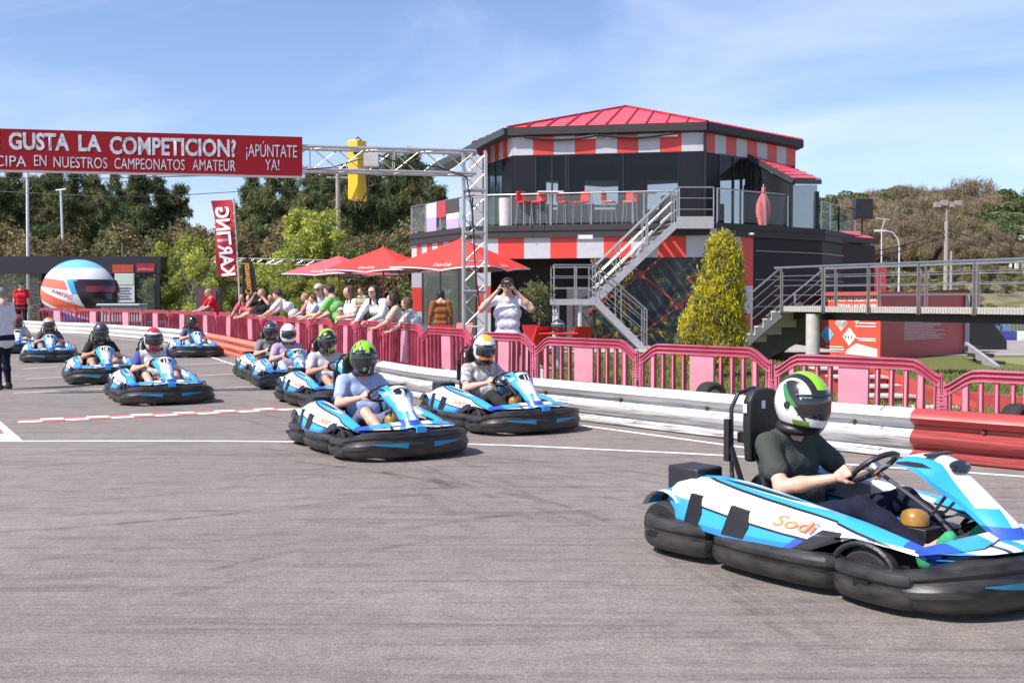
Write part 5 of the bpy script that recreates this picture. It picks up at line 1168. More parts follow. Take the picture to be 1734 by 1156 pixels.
# ---------------------------------------------------------------- red kiosk
Kk = thing('kiosk', 'low red kiosk with printed panels standing behind the footbridge', 'kiosk', (0,0,0))
kz = -.45; k0 = G(1491,609,kz); k1 = XY(1392, k0.y+2.2); k2 = XY(1638, k0.y+4.2); kt = A(1491,499,k0.y).z
k1.z = k2.z = 0; kk0 = Vector((k0.x,k0.y,0)); kb = k1+(k2-kk0)
KSUN = mat('sunlit_orange_print', (.72,.10,.06), .45, var=.05); KSHADE = mat('kiosk_shaded_red', (.42,.02,.03), .4, var=.08)  # lit and shaded sides of the kiosk put into two reds
m_ = MB(); m_.prism([(kk0.x,kk0.y),(k2.x,k2.y),(kb.x,kb.y),(k1.x,k1.y)], kz-.1, kt, 0); m_.build('body', KSHADE, Kk)
m_ = MB(); strip(m_, k1, kk0, kz, kt-.02, .03, 0, .02); pnl = m_.build('printed_panel', KSUN, Kk)
m_ = MB(); c_ = (kk0+kb)/2; m_.prism([((p+(p-c_).normalized()*.18).x,(p+(p-c_).normalized()*.18).y) for p in (kk0,k2,kb,k1)], kt, kt+.10); m_.build('roof', mat('kiosk_roof_red', (.62,.08,.07), .5), Kk)
m_ = MB(); m_.beam(Vector((k2.x,k2.y-.04,kz)), Vector((k2.x,k2.y-.04,kt)), .16, .16); m_.build('corner_post', GREYP, Kk)
dL = (kk0-k1).normalized(); nL = Vector((dL.y,-dL.x,0)); LL = (kk0-k1).length; HK = kt-kz
def kp(s, h, o=.03): return k1+dL*(LL*s)+nL*o+Vector((0,0,kz+HK*h))
obj_text('UN MUNDO DE OCIO PARA', kp(.06,.90), dL, (0,0,1), .13, TXTW, pnl, 'lettering', LL*.88, .03, .002); obj_text('TODAS LAS EDADES', kp(.26,.79), dL, (0,0,1), .13, TXTW, pnl, 'lettering', LL*.68, .03, .002)
def diamond(cs, ch, r, m, k=.0):
    q = MB(); asp = HK/LL; q.poly([kp(cs-r*asp,ch,.032+k), kp(cs,ch-r,.032+k), kp(cs+r*asp,ch,.032+k), kp(cs,ch+r,.032+k)]); q.build('photo_print', m, pnl)
PH1 = mat('print_kart_photo', (.30,.33,.25), .5, c2=(.55,.52,.50), var=.5, vs_=5); PH2 = mat('print_blue_photo', (.10,.38,.62), .5, c2=(.35,.62,.8), vs_=4); PH3 = mat('print_pale_photo', (.62,.66,.66), .5, c2=(.8,.8,.78), vs_=6)
for q in ((.36,.55,.13,TXTW),(.36,.55,.12,PH1),(.12,.36,.15,PH2),(.50,.34,.145,TXTW),(.50,.34,.135,PH3),(.62,.62,.09,PH1)): diamond(*q, k=.002*(1 if q[3] is not TXTW else 0))
m_ = MB(); m_.poly([kp(.44,.06,.034),kp(.96,.04,.034),kp(.96,.16,.034),kp(.62,.24,.034),kp(.46,.13,.034)]); m_.build('photo_print', PH3, pnl)
m_ = MB()
for k in range(3): c_ = kp(.44+.05*k,.33,.037); m_.ball((c_.x,c_.y,c_.z),(.03,.01,.06),6,4)
m_.build('photo_print', mat('print_dark_figures', (.08,.06,.06), .5), pnl)
m_ = MB()
for h_, s0, s1 in ((.60,.68,.93),(.55,.66,.93),(.50,.60,.93),(.31,.62,.93),(.28,.66,.93),(.16,.10,.40),(.12,.08,.42),(.08,.12,.40)): m_.poly([kp(s0,h_,.034),kp(s1,h_,.034),kp(s1,h_+.018,.034),kp(s0,h_+.018,.034)])
m_.build('small_print', TXTW, pnl)
dR = (k2-kk0).normalized(); nR = Vector((dR.y,-dR.x,0)); LR = (k2-kk0).length
def kr(s, h, o=.006): return kk0+dR*(LR*s)+nR*o+Vector((0,0,kz+HK*h))
obj_text('REGLAMENTO', kr(.24,.76), dR, (0,0,1), .10, TXTW, Kk, 'lettering', LR*.34, .01, .006); obj_text('KARTING', kr(.62,.76), dR, (0,0,1), .10, mat('faint_lettering', (.35,.06,.07), .5), Kk, 'lettering', LR*.2, .01, .006)
m_ = MB(); random.seed(3)
for k in range(13):
    h_ = .61-.027*k; s1 = random.uniform(.58,.74); m_.poly([kr(.25,h_),kr(s1,h_),kr(s1,h_+.012),kr(.25,h_+.012)])
m_.build('small_print', mat('pale_print', (.55,.42,.45), .5), Kk)
# concrete steps in the lawn
ST = thing('garden_steps', 'concrete steps with red side wall descending through the lawn', 'steps', (0,0,0)); SC = mat('step_concrete', (.55,.50,.44), .8, bump=.3); SR = mat('red_step_wall', (.55,.08,.06), .6)
for k, (u_, v_) in enumerate(((1422,622),(1452,636),(1480,652),(1522,668),(1568,688))):
    z = .36-.085*k; p = G(u_, v_, z); m_ = MB(); m_.box(p.x-.42,p.x+.42,p.y-.16,p.y+.24,z-.03,z,0); m_.box(p.x-.40,p.x+.40,p.y-.13,p.y+.24,z-.40,z-.03,1); m_.build('step', [SC, SR], ST)
p, q = G(1400,600,.5), G(1640,690,.05); m_ = MB(); pa, pb = Vector((p.x+.2,p.y,0)), Vector((q.x+.1,q.y,0)); m_.add([pa+Vector((0,0,-.4)),pb+Vector((0,0,-.4)),pb+Vector((0,0,.12)),pa+Vector((0,0,.52)),pa+Vector((0,.12,-.4)),pb+Vector((0,.12,-.4)),pb+Vector((0,.12,.12)),pa+Vector((0,.12,.52))], [(0,1,2,3),(7,6,5,4),(3,2,6,7),(0,3,7,4),(1,5,6,2)]); m_.build('side_wall', SR, ST)
m_ = MB(); p = G(1580,696,.0); q = G(1990,735,.0); m_.wall(Vector((p.x,p.y+1.6,0)), Vector((q.x,q.y+.9,0)), -.2, .20, .2); tag(m_.build('retaining_wall', mat('dull_red_wall', (.36,.05,.045), .7)), 'low dull red retaining wall behind the fence at the right edge', 'wall')
# ================================================================ PEOPLE BEHIND THE FENCE, PARASOLS, TREES, FAR THINGS
def stand_pose(pose, lean=0):
    J = dict(pel=(0,0,.93), chest=(.02,0,1.24), neck=(.0,0,1.50), head=(.035,0,1.625)); fw = 0
    if pose in ('lean', 'bend'): fw = .22 if pose == 'lean' else .42
    J['chest'] = (.02+fw*.55,0,1.24-fw*.06); J['neck'] = (fw,0,1.50-fw*.30); J['head'] = (fw+.07,0,1.62-fw*.36)
    for s, n in ((1,'l'),(-1,'r')):
        sh = (fw-.01, s*.185, 1.425-fw*.28); J['sh'+n] = sh
        if pose in ('lean','bend'): el, wr = (fw+.14, s*.25, 1.13), (fw+.36, s*.14, 1.02)
        elif pose == 'photo': el, wr = (.17, s*.36, 1.30), (.22, s*.115, 1.565)
        elif pose == 'hold': el, wr = (.05, s*.26, 1.16), (.27, s*.10, 1.12)
        elif pose == 'cross': el, wr = (.10, s*.27, 1.17), (.24, -s*.02, 1.20+s*.03)
        else: el, wr = (-.01, s*.25, 1.14), (.06, s*.27, .89)
        J['el'+n], J['wr'+n] = el, wr
        J['hip'+n] = (0, s*.10, .90); J['kn'+n] = (.04, s*.11, .49); J['an'+n] = (.0, s*.12, .09); J['to'+n] = (.14, s*.14, .045)
    return J
POSES = {}
def hands_for(J, pose):
    out = []
    for n, s in (('l',1),('r',-1)):
        w, e = np.array(J['wr'+n]), np.array(J['el'+n]); d = (w-e)/np.linalg.norm(w-e)
        if pose == 'photo': out.append(hand_prims(w, (.1,-s*.45,.75), (.35,-s*.9,-.3), s, (.6,.9,.5), .95, .6))
        elif pose in ('lean','bend'): out.append(hand_prims(w, (.8,-s*.2,.05), (0,0,-1), s, (.3,.5,.4), .95, .4))
        elif pose in ('hold','cross'): out.append(hand_prims(w, (.5,-s*.8,.1), (-.3,-s*.2,-.4), s, (.4,.5,.4), .95, .4))
        else: out.append(hand_prims(w, d+np.array((.1,0,0)), (0,-s,0), s, (.25,.35,.3), .95, .3))
    return out
def pose_data(pose, bulk):
    if (pose, bulk) in POSES: return POSES[(pose, bulk)]
    J = stand_pose(pose); D_ = {}
    body = torso_prims(J, .9*bulk)+[(J['neck'], J['head'], .052, .055)]
    hp, g = head_prims(J['head'], (1,0,-.05 if pose != 'bend' else -.25), 1.0); body += hp
    for n in 'lr': body += arm_prims(J['sh'+n], J['el'+n], J['wr'+n], .95)+leg_prims(J['hip'+n], J['kn'+n], J['an'+n], .9)+[(J['an'+n], J['to'+n], .038, .03)]
    D_['body'] = [(body, .014, .03)]+[(h, .006, .012) for h in hands_for(J, pose)]; D_['g'] = g
    sl = [(J['sh'+n], seg(J['sh'+n], J['el'+n], .70), .066, .066) for n in 'lr']
    px = np.array(J['pel']); D_['shirt'] = [(torso_prims(J, 1.04*bulk)[:-2]+[(px+np.array((0,-.08,-.10)), px+np.array((0,.08,-.10)), .112*bulk, .112*bulk), (seg(J['neck'], J['chest'], .3), seg(J['neck'], J['chest'], .08), .068, .058)]+sl, .013, .035)]
    D_['long_sleeve'] = [(D_['shirt'][0][0]+[(J['sh'+n], J['el'+n], .064, .052) for n in 'lr']+[(J['el'+n], seg(J['el'+n], J['wr'+n], .92), .052, .038) for n in 'lr'], .013, .03)]
    D_['trousers'] = [([(px+np.array((0,-.08,-.04)), px+np.array((0,.08,-.04)), .118*bulk, .118*bulk)]+leg_prims(J['hipl'], J['knl'], J['anl'], 1.12)+leg_prims(J['hipr'], J['knr'], J['anr'], 1.12), .014, .03)]
    ss = []
    for n in 'lr': a, t = np.array(J['an'+n]), np.array(J['to'+n]); ss += [(a+np.array((-.02,0,-.04)), t, .046, .036), (a, a+np.array((0,0,-.04)), .05, .05)]
    D_['shoes'] = [(ss, .012, .02)]
    for nm, kw in (('short', 0), ('long', 1), ('cap', 2)):
        G_ = lambda x, y, z: tuple(g(x, y, z))
        if nm == 'short': pr, cut = [(G_(-.028,0,.038), G_(.004,0,.040), .092, .088)], [G_(.062,0,0), G_(0,0,-.03)]
        elif nm == 'long': pr = [(G_(-.028,0,.038), G_(.006,0,.040), .096, .090), (G_(-.05,.035,.0), G_(-.075,.05,-.26), .055, .03, .03), (G_(-.05,-.035,.0), G_(-.075,-.05,-.26), .055, .03, .03), (G_(-.03,.072,.0), G_(.0,.085,-.20), .03, .022, .02), (G_(-.03,-.072,.0), G_(.0,-.085,-.20), .03, .022, .02)]
        else: pr = [(G_(-.02,0,.05), G_(.01,0,.050), .095, .090), (G_(.08,.04,.055), G_(.08,-.04,.055), .014, .014, .02), (G_(.13,.025,.045), G_(.13,-.025,.045), .010, .010, .05)]
        D_[nm] = [(pr, .011, .02)]
    POSES[(pose, bulk)] = (J, D_); return POSES[(pose, bulk)]
HC = {'dark': mat('hair_dark', (.02,.014,.011), .5, bump=.6, bs=90), 'brown': mat('hair_brown', (.10,.05,.025), .5, bump=.6, bs=90), 'blond': mat('hair_blond', (.38,.25,.11), .5, bump=.6, bs=90), 'grey': mat('hair_grey', (.25,.24,.23), .5, bump=.6, bs=90)}
MESHC = {}
def spectator(label, x, y, z, yaw, H, pose='stand', shirt=None, legs=None, hair=('short','dark'), skin=0, bulk=1.0, sleeve='shirt', glasses=False, extra=None, group='spectators behind the crowd fence', cut=None):
    t = thing('person', label, 'person', (x,y,z), radians(yaw), group); sc = H/1.745; t.scale = (sc,sc,sc); J, D_ = pose_data(pose, bulk)
    def put(k, nm, m, cuts=(), **kw):
        key = (pose, bulk, k)
        if key not in MESHC:
            Vs, Fs, o = [], [], 0
            for pr, h, kk in D_[k]:
                V, F = surface_nets(pr, h, kk, cuts, **kw); Vs.append(V); Fs.append(F+o); o += len(V)
            MESHC[key] = fast_mesh(nm, np.concatenate(Vs), np.concatenate(Fs), [m], None, True)
        me = MESHC[key].copy(); me.name = nm; me.materials.clear(); me.materials.append(m); return mobj(nm, me, t)
    bo = put('body', 'body', SKIN[skin]); g = D_['g']
    e = MB()
    for s in (1,-1): c = g(.083, s*.032, .008); e.ball(tuple(c), (.010,.013,.009), 8, 6)
    e.split('eye', EYE, bo)
    put(sleeve, 'shirt', shirt, (), ripple=.002); put('trousers', 'trousers', legs or C_('dark_jeans', (.04,.05,.09)), (), ripple=.002); put('shoes', 'shoes', C_('dark_shoe', (.04,.04,.045)))
    hk, hc = hair; f = g(1,0,0)-g(0,0,0); up = g(0,0,1)-g(0,0,0)
    if hk == 'cap': put('short', 'hair', HC['dark'], _hcut(g, f, up)); put('cap', 'cap', C_('cap_'+hc, dict(beige=(.50,.42,.32), white=(.7,.7,.68), dark=(.03,.03,.03))[hc]), _hcut(g, f, up, True))
    else: put(hk, 'hair', HC[hc], _hcut(g, f, up) if hk == 'short' else _hcut(g, f, up, long=True))
    if glasses:
        m = MB(); 
        for s in (1,-1): c = g(.092, s*.033, .010); m.ball(tuple(c), (.010,.028,.018), 10, 6)
        m.beam(tuple(g(.095,-.01,.014)), tuple(g(.095,.01,.014)), .006); m.beam(tuple(g(.085,.06,.014)), tuple(g(.0,.085,.014)), .006); m.beam(tuple(g(.085,-.06,.014)), tuple(g(.0,-.085,.014)), .006); m.build('sunglasses', VISOR, t)
    return t, J, g
def _hcut(g, f, up, cap=False, long=False):
    # keep the hair behind an inclined plane in front of the ears (face stays bare)
    a = np.array(f)*.80-np.array(up)*.60; a /= np.linalg.norm(a); d = float(a@np.array(g(.012,0,.012)))
    if cap: b = -np.array(up); return [(b[0],b[1],b[2], float(b@np.array(g(0,0,.035))))]
    if long: a = np.array(f)*1.0; a /= np.linalg.norm(a); d = float(a@np.array(g(.040,0,.0))); return [(a[0],a[1],a[2],d)]
    b = -np.array(up); return [(a[0],a[1],a[2],d), (b[0],b[1],b[2], float(b@np.array(g(0,0,-.055))))]
def spec_at(label, u, vt, dy, yaw, **kw):
    p = on_fence(u); Y = p.y+dy; top = A(u, vt, Y); H = top.z; pose = kw.get('pose', 'stand'); drop = {'lean': .07, 'bend': .14}.get(pose, 0)
    fwd = {'lean': .26, 'bend': .42}.get(pose, .03)
    x = top.x-cos(radians(yaw))*fwd; y = Y-sin(radians(yaw))*fwd
    kid = kw.pop('kid', None)
    if kid: return spectator(label, x, y, H-kid, yaw, kid, **kw)
    return spectator(label, x, y, 0, yaw, min(1.9, H+drop), **kw)
whiteC, pinkC = C_('white_shirt', (.72,.72,.72)), C_('pink_red', (.55,.12,.16))
spec_at('man in red shirt and sunglasses leaning on the fence by the screen', 355, 488, .75, -150, pose='lean', shirt=C_('red_polo', (.52,.02,.03)), hair=('short','blond'), glasses=True, skin=0)
spec_at('woman in pink red top at the left end of the spectator group', 411, 496, .6, -120, pose='lean', shirt=pinkC, hair=('long','dark'), skin=1)
spec_at('spectator with dark hair and bare arms beside the pink red top', 424, 497, .6, -160, pose='lean', shirt=C_('tan_top', (.32,.20,.13)), hair=('long','dark'), skin=0)
spec_at('spectator in dark top raising a camera to the face, below the feather flag', 444, 489, .7, -115, pose='photo', shirt=C_('black_cardigan', (.02,.02,.022)), hair=('short','blond'), skin=0)
spec_at('dark haired spectator in a black top right of the raised camera', 462, 496, .9, -140, pose='hold', shirt=C_('black_top2', (.018,.018,.02)), hair=('short','dark'), skin=1, sleeve='long_sleeve')
spec_at('man in white shirt bending forward over the fence, dark hair', 476, 489, .55, 175, pose='bend', shirt=whiteC, hair=('short','dark'), skin=0)
spec_at('child in pink top leaning left at the fence', 513, 491, .6, -175, pose='lean', shirt=C_('pink_child', (.60,.25,.28)), hair=('short','blond'), kid=1.35)
spec_at('brown haired child in white and blue top at the fence', 526, 494, .5, -170, pose='lean', shirt=C_('pale_blue_child', (.45,.52,.66)), hair=('short','brown'), kid=1.35)
spec_at('man with beige cap and sunglasses in white top', 541, 481, 1.0, -110, pose='hold', shirt=C_('white_top', (.62,.64,.68)), hair=('cap','beige'), glasses=True)
spec_at('man in bright green shirt with dark hair leaning on the fence', 560, 481, .65, 165, pose='lean', shirt=C_('bright_green', (.22,.58,.16)), hair=('short','dark'), bulk=1.12)
spec_at('small child in pale cap just above the fence top', 578, 521, .6, -150, pose='stand', shirt=C_('grey_child', (.4,.4,.42)), hair=('cap','beige'), kid=1.05)
spec_at('woman in white top holding a small child', 593, 484, .9, -150, pose='hold', shirt=whiteC, hair=('long','brown'))
spec_at('small child in camouflage top held up by the woman in white', 611, 487, .75, -130, pose='hold', shirt=mat('camouflage_cloth', (.10,.12,.06), .9, c2=(.34,.32,.22), var=.3, vs_=18), hair=('short','brown'), kid=.95)
spec_at('woman with long dark hair and sunglasses in a long white blouse', 634, 482, .6, -125, pose='lean', shirt=whiteC, hair=('long','dark'), glasses=True, sleeve='long_sleeve')
spec_at('woman with dark hair in cream top leaning left over the fence', 664, 496, .5, 180, pose='lean', shirt=C_('cream_top', (.60,.46,.38)), hair=('long','dark'))
spec_at('woman with reddish brown hair in a white floral top', 688, 503, .5, 170, pose='lean', shirt=mat('floral_cloth', (.20,.25,.22), .9, c2=(.8,.78,.76), var=.1, vs_=26), hair=('long','brown'))
spec_at('person in orange top, darkened for parasol shade, seen from behind', 746, 491, 9.0, 100, pose='stand', shirt=C_('shaded_orange', (.26,.10,.03)), hair=('long','dark'), sleeve='long_sleeve')  # parasol shade put into the darkened orange of the top
_t, J_, g_ = spec_at('man in white tee holding a phone up to photograph the race', 859, 470, .95, -93, pose='photo', shirt=C_('bright_white_tee', (.70,.69,.76)), hair=('short','dark'), bulk=1.02, skin=0)
ph = MB(); ph.box(.265,.28,-.075,.075,1.60,1.685); ph.cyl((.28,.02,1.645),(.285,.02,1.645),.012,.012,10)
M = _t.matrix_world; o = ph.build('phone', BLACK); sc_ = _t.scale[0]; a_ = _t.rotation_euler.z
o.matrix_world = Matrix.Translation(_t.location) @ Matrix.Rotation(a_, 4, 'Z') @ Matrix.Scale(sc_, 4); tag(o, 'black phone held up by the man in the white tee', 'phone')
q = A(4, 487, 17.3); spectator('man in white polo shirt and dark trousers standing at the left edge', q.x, 17.3, 0, 168, q.z, pose='stand', shirt=C_('white_polo', (.66,.66,.68)), legs=C_('navy_legs', (.012,.014,.03)), hair=('short','grey'), bulk=1.18, group='officials on the track')
q = A(36, 478, 52); spectator('man in red shirt and dark cap standing left of the giant helmet', q.x, 52, 0, -70, q.z-.0, pose='stand', shirt=C_('red_polo', (.52,.02,.03)), legs=C_('navy_legs', (.012,.014,.03)), hair=('cap','dark'), bulk=1.1, skin=1, group='officials on the track')
# ---------------------------------------------------------------- parasols
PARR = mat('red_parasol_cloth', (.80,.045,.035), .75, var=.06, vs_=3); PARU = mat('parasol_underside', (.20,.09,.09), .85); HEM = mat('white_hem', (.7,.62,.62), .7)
def parasol(u, vA, vE, Y, size, rz, label, txt=True, m=PARR):
    top, p = A(u, vA, Y), A(u, vE, Y); t = thing('parasol', label, 'parasol', (top.x, Y, 0), rz, 'red parasols behind the fence'); h = top.z; he = p.z; hs = size/2
    c = MB(); rings = []; NR = 10
    def pt(ang, f):
        m_ = max(abs(cos(ang)), abs(sin(ang))); k = 1/m_; r = hs*k*f; corner = abs(sin(2*ang)); edge = 1-corner
        z = h-(h-he)*(f**.92)*(.86+.16*edge*f)-.05*corner*f**4
        pull = 1-.10*edge*f*f*(.8)
        return Vector((r*cos(ang)*pull, r*sin(ang)*pull, z))
    AN = [2*pi*i/48 for i in range(48)]
    for j in range(NR+1): rings.append([pt(a, max(.02, j/NR)) for a in AN])
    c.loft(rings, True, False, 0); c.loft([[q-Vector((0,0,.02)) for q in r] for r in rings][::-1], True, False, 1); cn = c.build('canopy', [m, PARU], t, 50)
    hm = MB(); hm.loft([[q+Vector((0,0,.01)) for q in rings[-1]], [q*1.004-Vector((0,0,.035)) for q in rings[-1]]], True, False); hm.build('hem', HEM, cn)
    pl = MB(); pl.cyl((0,0,0),(0,0,h),.028,.028,10); pl.lathe([(.0001,h+.05),(.03,h+.03),(.05,h-.02)],10); pl.build('pole', mat('pole_red', (.35,.04,.05), .5), t)
    rb = MB()
    for k in range(8): a = k*pi/4; rb.beam((0,0,h-.55), pt(a,.55)-Vector((0,0,.05)), .02); rb.beam((0,0,h-.06), pt(a,.98)-Vector((0,0,.035)), .018)
    rb.split('rib', BLACKM, t); bs = MB(); bs.box(-.3,.3,-.3,.3,0,.08); bs.build('base', CONC, t)
    if txt:
        for k in range(4):
            a = k*pi/2; mid = pt(a, .80); lo = pt(a, .93); upv = (mid-lo).normalized(); xd = Vector((-sin(a), cos(a), 0))
            obj_text('Coca-Cola', lo, xd, upv, .12, TXTW, cn, 'lettering', .50, .0, .05, align='c', shear=.35)
    return t
parasol(782,403,458,29.5,2.85,radians(-22),'rightmost red parasol behind the truss tower')
parasol(649,418,461,33,2.55,radians(-20),'middle red parasol with the highest peak left of the tower')
parasol(574,433,466,37,2.7,radians(-30),'leftmost red parasol over the spectators', m=mat('lighter_red_parasol', (.80,.10,.11), .7))
parasol(612,442,466,42,3.0,radians(10),'red parasol partly hidden behind the two in front', m=mat('darker_red_parasol', (.55,.05,.06), .75))
# ---------------------------------------------------------------- terrace furniture and plants at ground level
def chair_red(x, y, rz, lab, z=0.02):
    t = thing('plastic_chair', lab, 'chair', (x,y,z), rz, 'red plastic terrace chairs'); m = MB(); m.box(-.22,.22,-.22,.22,.42,.46); m.build('seat', RED, t, None, None, .015); m = MB(); m.loft([[Vector((-.20-.16*f,yy,.44+.42*f)) for yy in (-.21,.21)]+[Vector((-.23-.16*f,yy,.44+.42*f)) for yy in (.21,-.21)] for f in (0,.5,1)], True, True); m.build('backrest', RED, t)
    for a, b in ((-.2,-.2),(.2,-.2),(.2,.2),(-.2,.2)): m = MB(); m.cyl((a*1.1,b*1.1,0),(a,b,.43),.016,.016,6); m.build('leg', RED, t)
def tab_red(x, y, lab, z=0.02):
    t = thing('terrace_table', lab, 'table', (x,y,z), 0, 'red terrace tables'); m = MB(); m.box(-.4,.4,-.4,.4,.71,.74); m.build('tabletop', RED, t, None, None, .01); m = MB(); m.cyl((0,0,0),(0,0,.71),.03,.03,8); m.box(-.22,.22,-.22,.22,0,.03); m.build('pedestal', GREYP, t)
for u_, Y_, r_, lb in ((897,22.5,2.4,'red chair behind the man taking a photo'),(915,23.5,-1,'red chair beside the potted olive tree'),(974,22.8,2.0,'bright red chair right of the table with the helmet'),(760,24,1.2,'red chair beside the person in the orange top'),(775,25.5,-2,'red chair behind the truss tower')):
    p = XY(u_, Y_); chair_red(p.x, Y_, r_, lb)
for u_, Y_, lb in ((945,22.3,'red table with a helmet lying on it'),(728,23.5,'red table left of the truss tower')): tab_red(XY(u_,Y_).x, Y_, lb)
p = XY(945,22.3); hh = HM_.build('helmet_on_table', HELM['dark'], None, 40, (p.x, 22.3, .88)); hh.rotation_euler = (0,0,-.6); hh.name = 'helmet'; tag(hh, 'dark and white helmet lying on the red table', 'helmet'); hh.data.materials.clear(); hh.data.materials.append(HELM['dark'])
# ---------------------------------------------------------------- foliage
def leaves(centers, radii, n, size, flat=.7, seed=0, elong=1.0, droop=0, surf=.55):
    rs = np.random.RandomState(seed); C = np.repeat(np.array(centers), n, 0); R = np.repeat(np.array(radii), n)[:, None]
    d = rs.normal(size=C.shape); d /= np.linalg.norm(d, axis=1)[:, None]; rr = rs.uniform(surf, 1.0, (len(C),1))**.6
    P = C+d*R*rr*np.array((1,1,flat)); P += rs.normal(size=P.shape)*.05
    a = rs.normal(size=C.shape); a /= np.linalg.norm(a, axis=1)[:, None]; a[:,2] -= droop; b = np.cross(a, rs.normal(size=C.shape)); b /= np.linalg.norm(b, axis=1)[:, None]
    s = size*rs.uniform(.6,1.4,(len(C),1)); A_, B_ = a*s*elong, b*s/elong
    V = np.stack([P-A_*.5, P+B_*.5, P+A_*.5, P-B_*.5], 1).reshape(-1,3); F = np.arange(len(V)).reshape(-1,4); return V, F
LF = {'pine': leafmat('pine_needles', (.105,.140,.056), .5), 'pine2': leafmat('pine_needles_olive', (.19,.18,.08), .45), 'light': leafmat('spring_leaves', (.34,.37,.08)), 'olive': leafmat('olive_leaves', (.17,.19,.08)), 'brown': leafmat('brown_undergrowth', (.25,.20,.10)), 'gold': leafmat('golden_conifer', (.62,.55,.045), .35), 'bare': leafmat('budding_twigs', (.26,.205,.135)), 'green': leafmat('mid_green_leaves', (.16,.21,.065))}
BARK = mat('pine_bark', (.12,.075,.05), .9, bump=.5, bs=20); BARKG = mat('grey_bark', (.36,.32,.27), .9)
def limb(mb, p, d, L, r, depth, rs, ends, kids=3, spread=.7, up=.25):
    q = p+d*L; mid = (p+q)/2+Vector(rs.normal(size=3)*L*.05); mb.tube([p, mid, q], [r, r*.8, r*.55], 5, 0, False)
    if depth == 0: ends.append(q); return
    for k in range(kids):
        nd = (d+Vector(rs.normal(size=3))*spread); nd.z += up; nd.normalize(); limb(mb, p.lerp(q, rs.uniform(.45,1)), nd, L*rs.uniform(.55,.8), r*.5, depth-1, rs, ends, kids, spread, up)
def make_tree(kind, seed, H):
    rs = np.random.RandomState(seed); mb = MB(); C, R = [], []; ends = []
    if kind == 'pine':
        mb.tube([(0,0,-.5),(.1*rs.randn(),.1*rs.randn(),H*.5),(0,0,H*.93)], [.16,.11,.04], 7, 0, False)
        for k in range(72):
            f = rs.uniform(.22,1); z = H*f; r = (1-f)**.75*2.6*H/10+.22; a = rs.uniform(0,6.28); rr = r*rs.uniform(.25,1.1); c = (rr*cos(a), rr*sin(a), z+rr*.15); C.append(c); R.append(rs.uniform(.25,.62)*H/10)
            mb.tube([(0,0,z-rr*.35),c], [.035,.012], 4, 0, False)
        V, F = leaves(C, R, 100, .165, .75, seed, 2.5, -.5, .1); nl = ('pine','pine2')
    elif kind == 'light':
        for k in range(4): limb(mb, Vector((0,0,0)), Vector((rs.randn()*.25,rs.randn()*.25,1)).normalized(), H*.38, .06, 2, rs, ends, 3, .5, .5)
        for k in range(34): a, z = rs.uniform(0,6.28), H*rs.uniform(.12,.97); rr = H*.30*sqrt(max(.05,1-abs(z/H-.45)**1.3))*rs.uniform(.2,1); C.append((rr*cos(a),rr*sin(a),z)); R.append(H*rs.uniform(.06,.12))
        V, F = leaves(C, R, 230, .11, .9, seed, 1.1, 0, .2); nl = ('light','green')
    elif kind == 'bush':
        for k in range(5): limb(mb, Vector((0,0,0)), Vector((rs.randn()*.5,rs.randn()*.5,1)).normalized(), H*.4, .05, 2, rs, ends, 3, .7, .3)
        for k in range(26): a, z = rs.uniform(0,6.28), H*rs.uniform(.1,.95); rr = H*.48*rs.uniform(.1,1)*sqrt(max(.1,1-(z/H)**2)); C.append((rr*cos(a),rr*sin(a),z)); R.append(H*rs.uniform(.09,.17))
        V, F = leaves(C, R, 190, .12, .9, seed, 1.4, 0, .1); nl = ('brown','olive')
    elif kind == 'bare':
        limb(mb, Vector((0,0,-.3)), Vector((0,0,1)), H*.5, .15, 3, rs, ends, 4, .55, .5)
        C = [tuple(e) for e in ends]; R = [1.0]*len(C); V, F = leaves(C, R, 120, .19, 1.1, seed, 3.2, -.9, .0); nl = ('bare','brown')
    elif kind == 'round':
        mb.tube([(0,0,-.5),(0,0,H*.6)], [.18,.10], 7, 0, False)
        for k in range(26): a, z = rs.uniform(0,6.28), H*rs.uniform(.35,.95); rr = H*.30*rs.uniform(.1,1); C.append((rr*cos(a),rr*sin(a),z)); R.append(H*rs.uniform(.09,.15)); mb.tube([(0,0,H*.35),C[-1]], [.05,.015], 4, 0, False)
        V, F = leaves(C, R, 170, .26, .8, seed, 1.2); nl = ('pine','olive')
    mi = (np.repeat(rs.rand(len(C)), len(F)//len(C)) > .6).astype(int)
    cr = fast_mesh('crown', V, F, [LF[nl[0]], LF[nl[1]]], mi)
    tr = mb.build('trunk', BARK if kind in ('pine','round') else BARKG); me = tr.data; bpy.data.objects.remove(tr); return me, cr, H
TM = {k: [make_tree(k, s, h) for s, h in v] for k, v in dict(pine=[(1,10),(2,10),(3,10),(4,10)], light=[(5,5),(6,5)], bush=[(7,4),(8,4),(9,4)], bare=[(10,8),(11,8),(12,8)], round=[(13,8),(14,8),(15,8)]).items()}
TC = [0]; ORD = {}
def nth(key, txt, tail=''):
    ORD[key] = ORD.get(key, 0)+1; n = ORD[key]; s = 'th' if 10 < n % 100 < 14 else {1:'st',2:'nd',3:'rd'}.get(n % 10, 'th'); return '%s, %d%s from the left%s' % (txt, n, s, tail)
def tree(kind, x, y, z, H, label, group, name, cat='tree', wid=1.0):
    TC[0] += 1; tm, cm, h0 = TM[kind][TC[0] % len(TM[kind])]; t = thing(name, label, cat, (x,y,z), (TC[0]*2.399) % 6.28, group); s = H/h0; t.scale = (s*wid,s*wid,s); mobj('trunk', tm, t); mobj('crown', cm, t); return t
rs = np.random.RandomState(5)
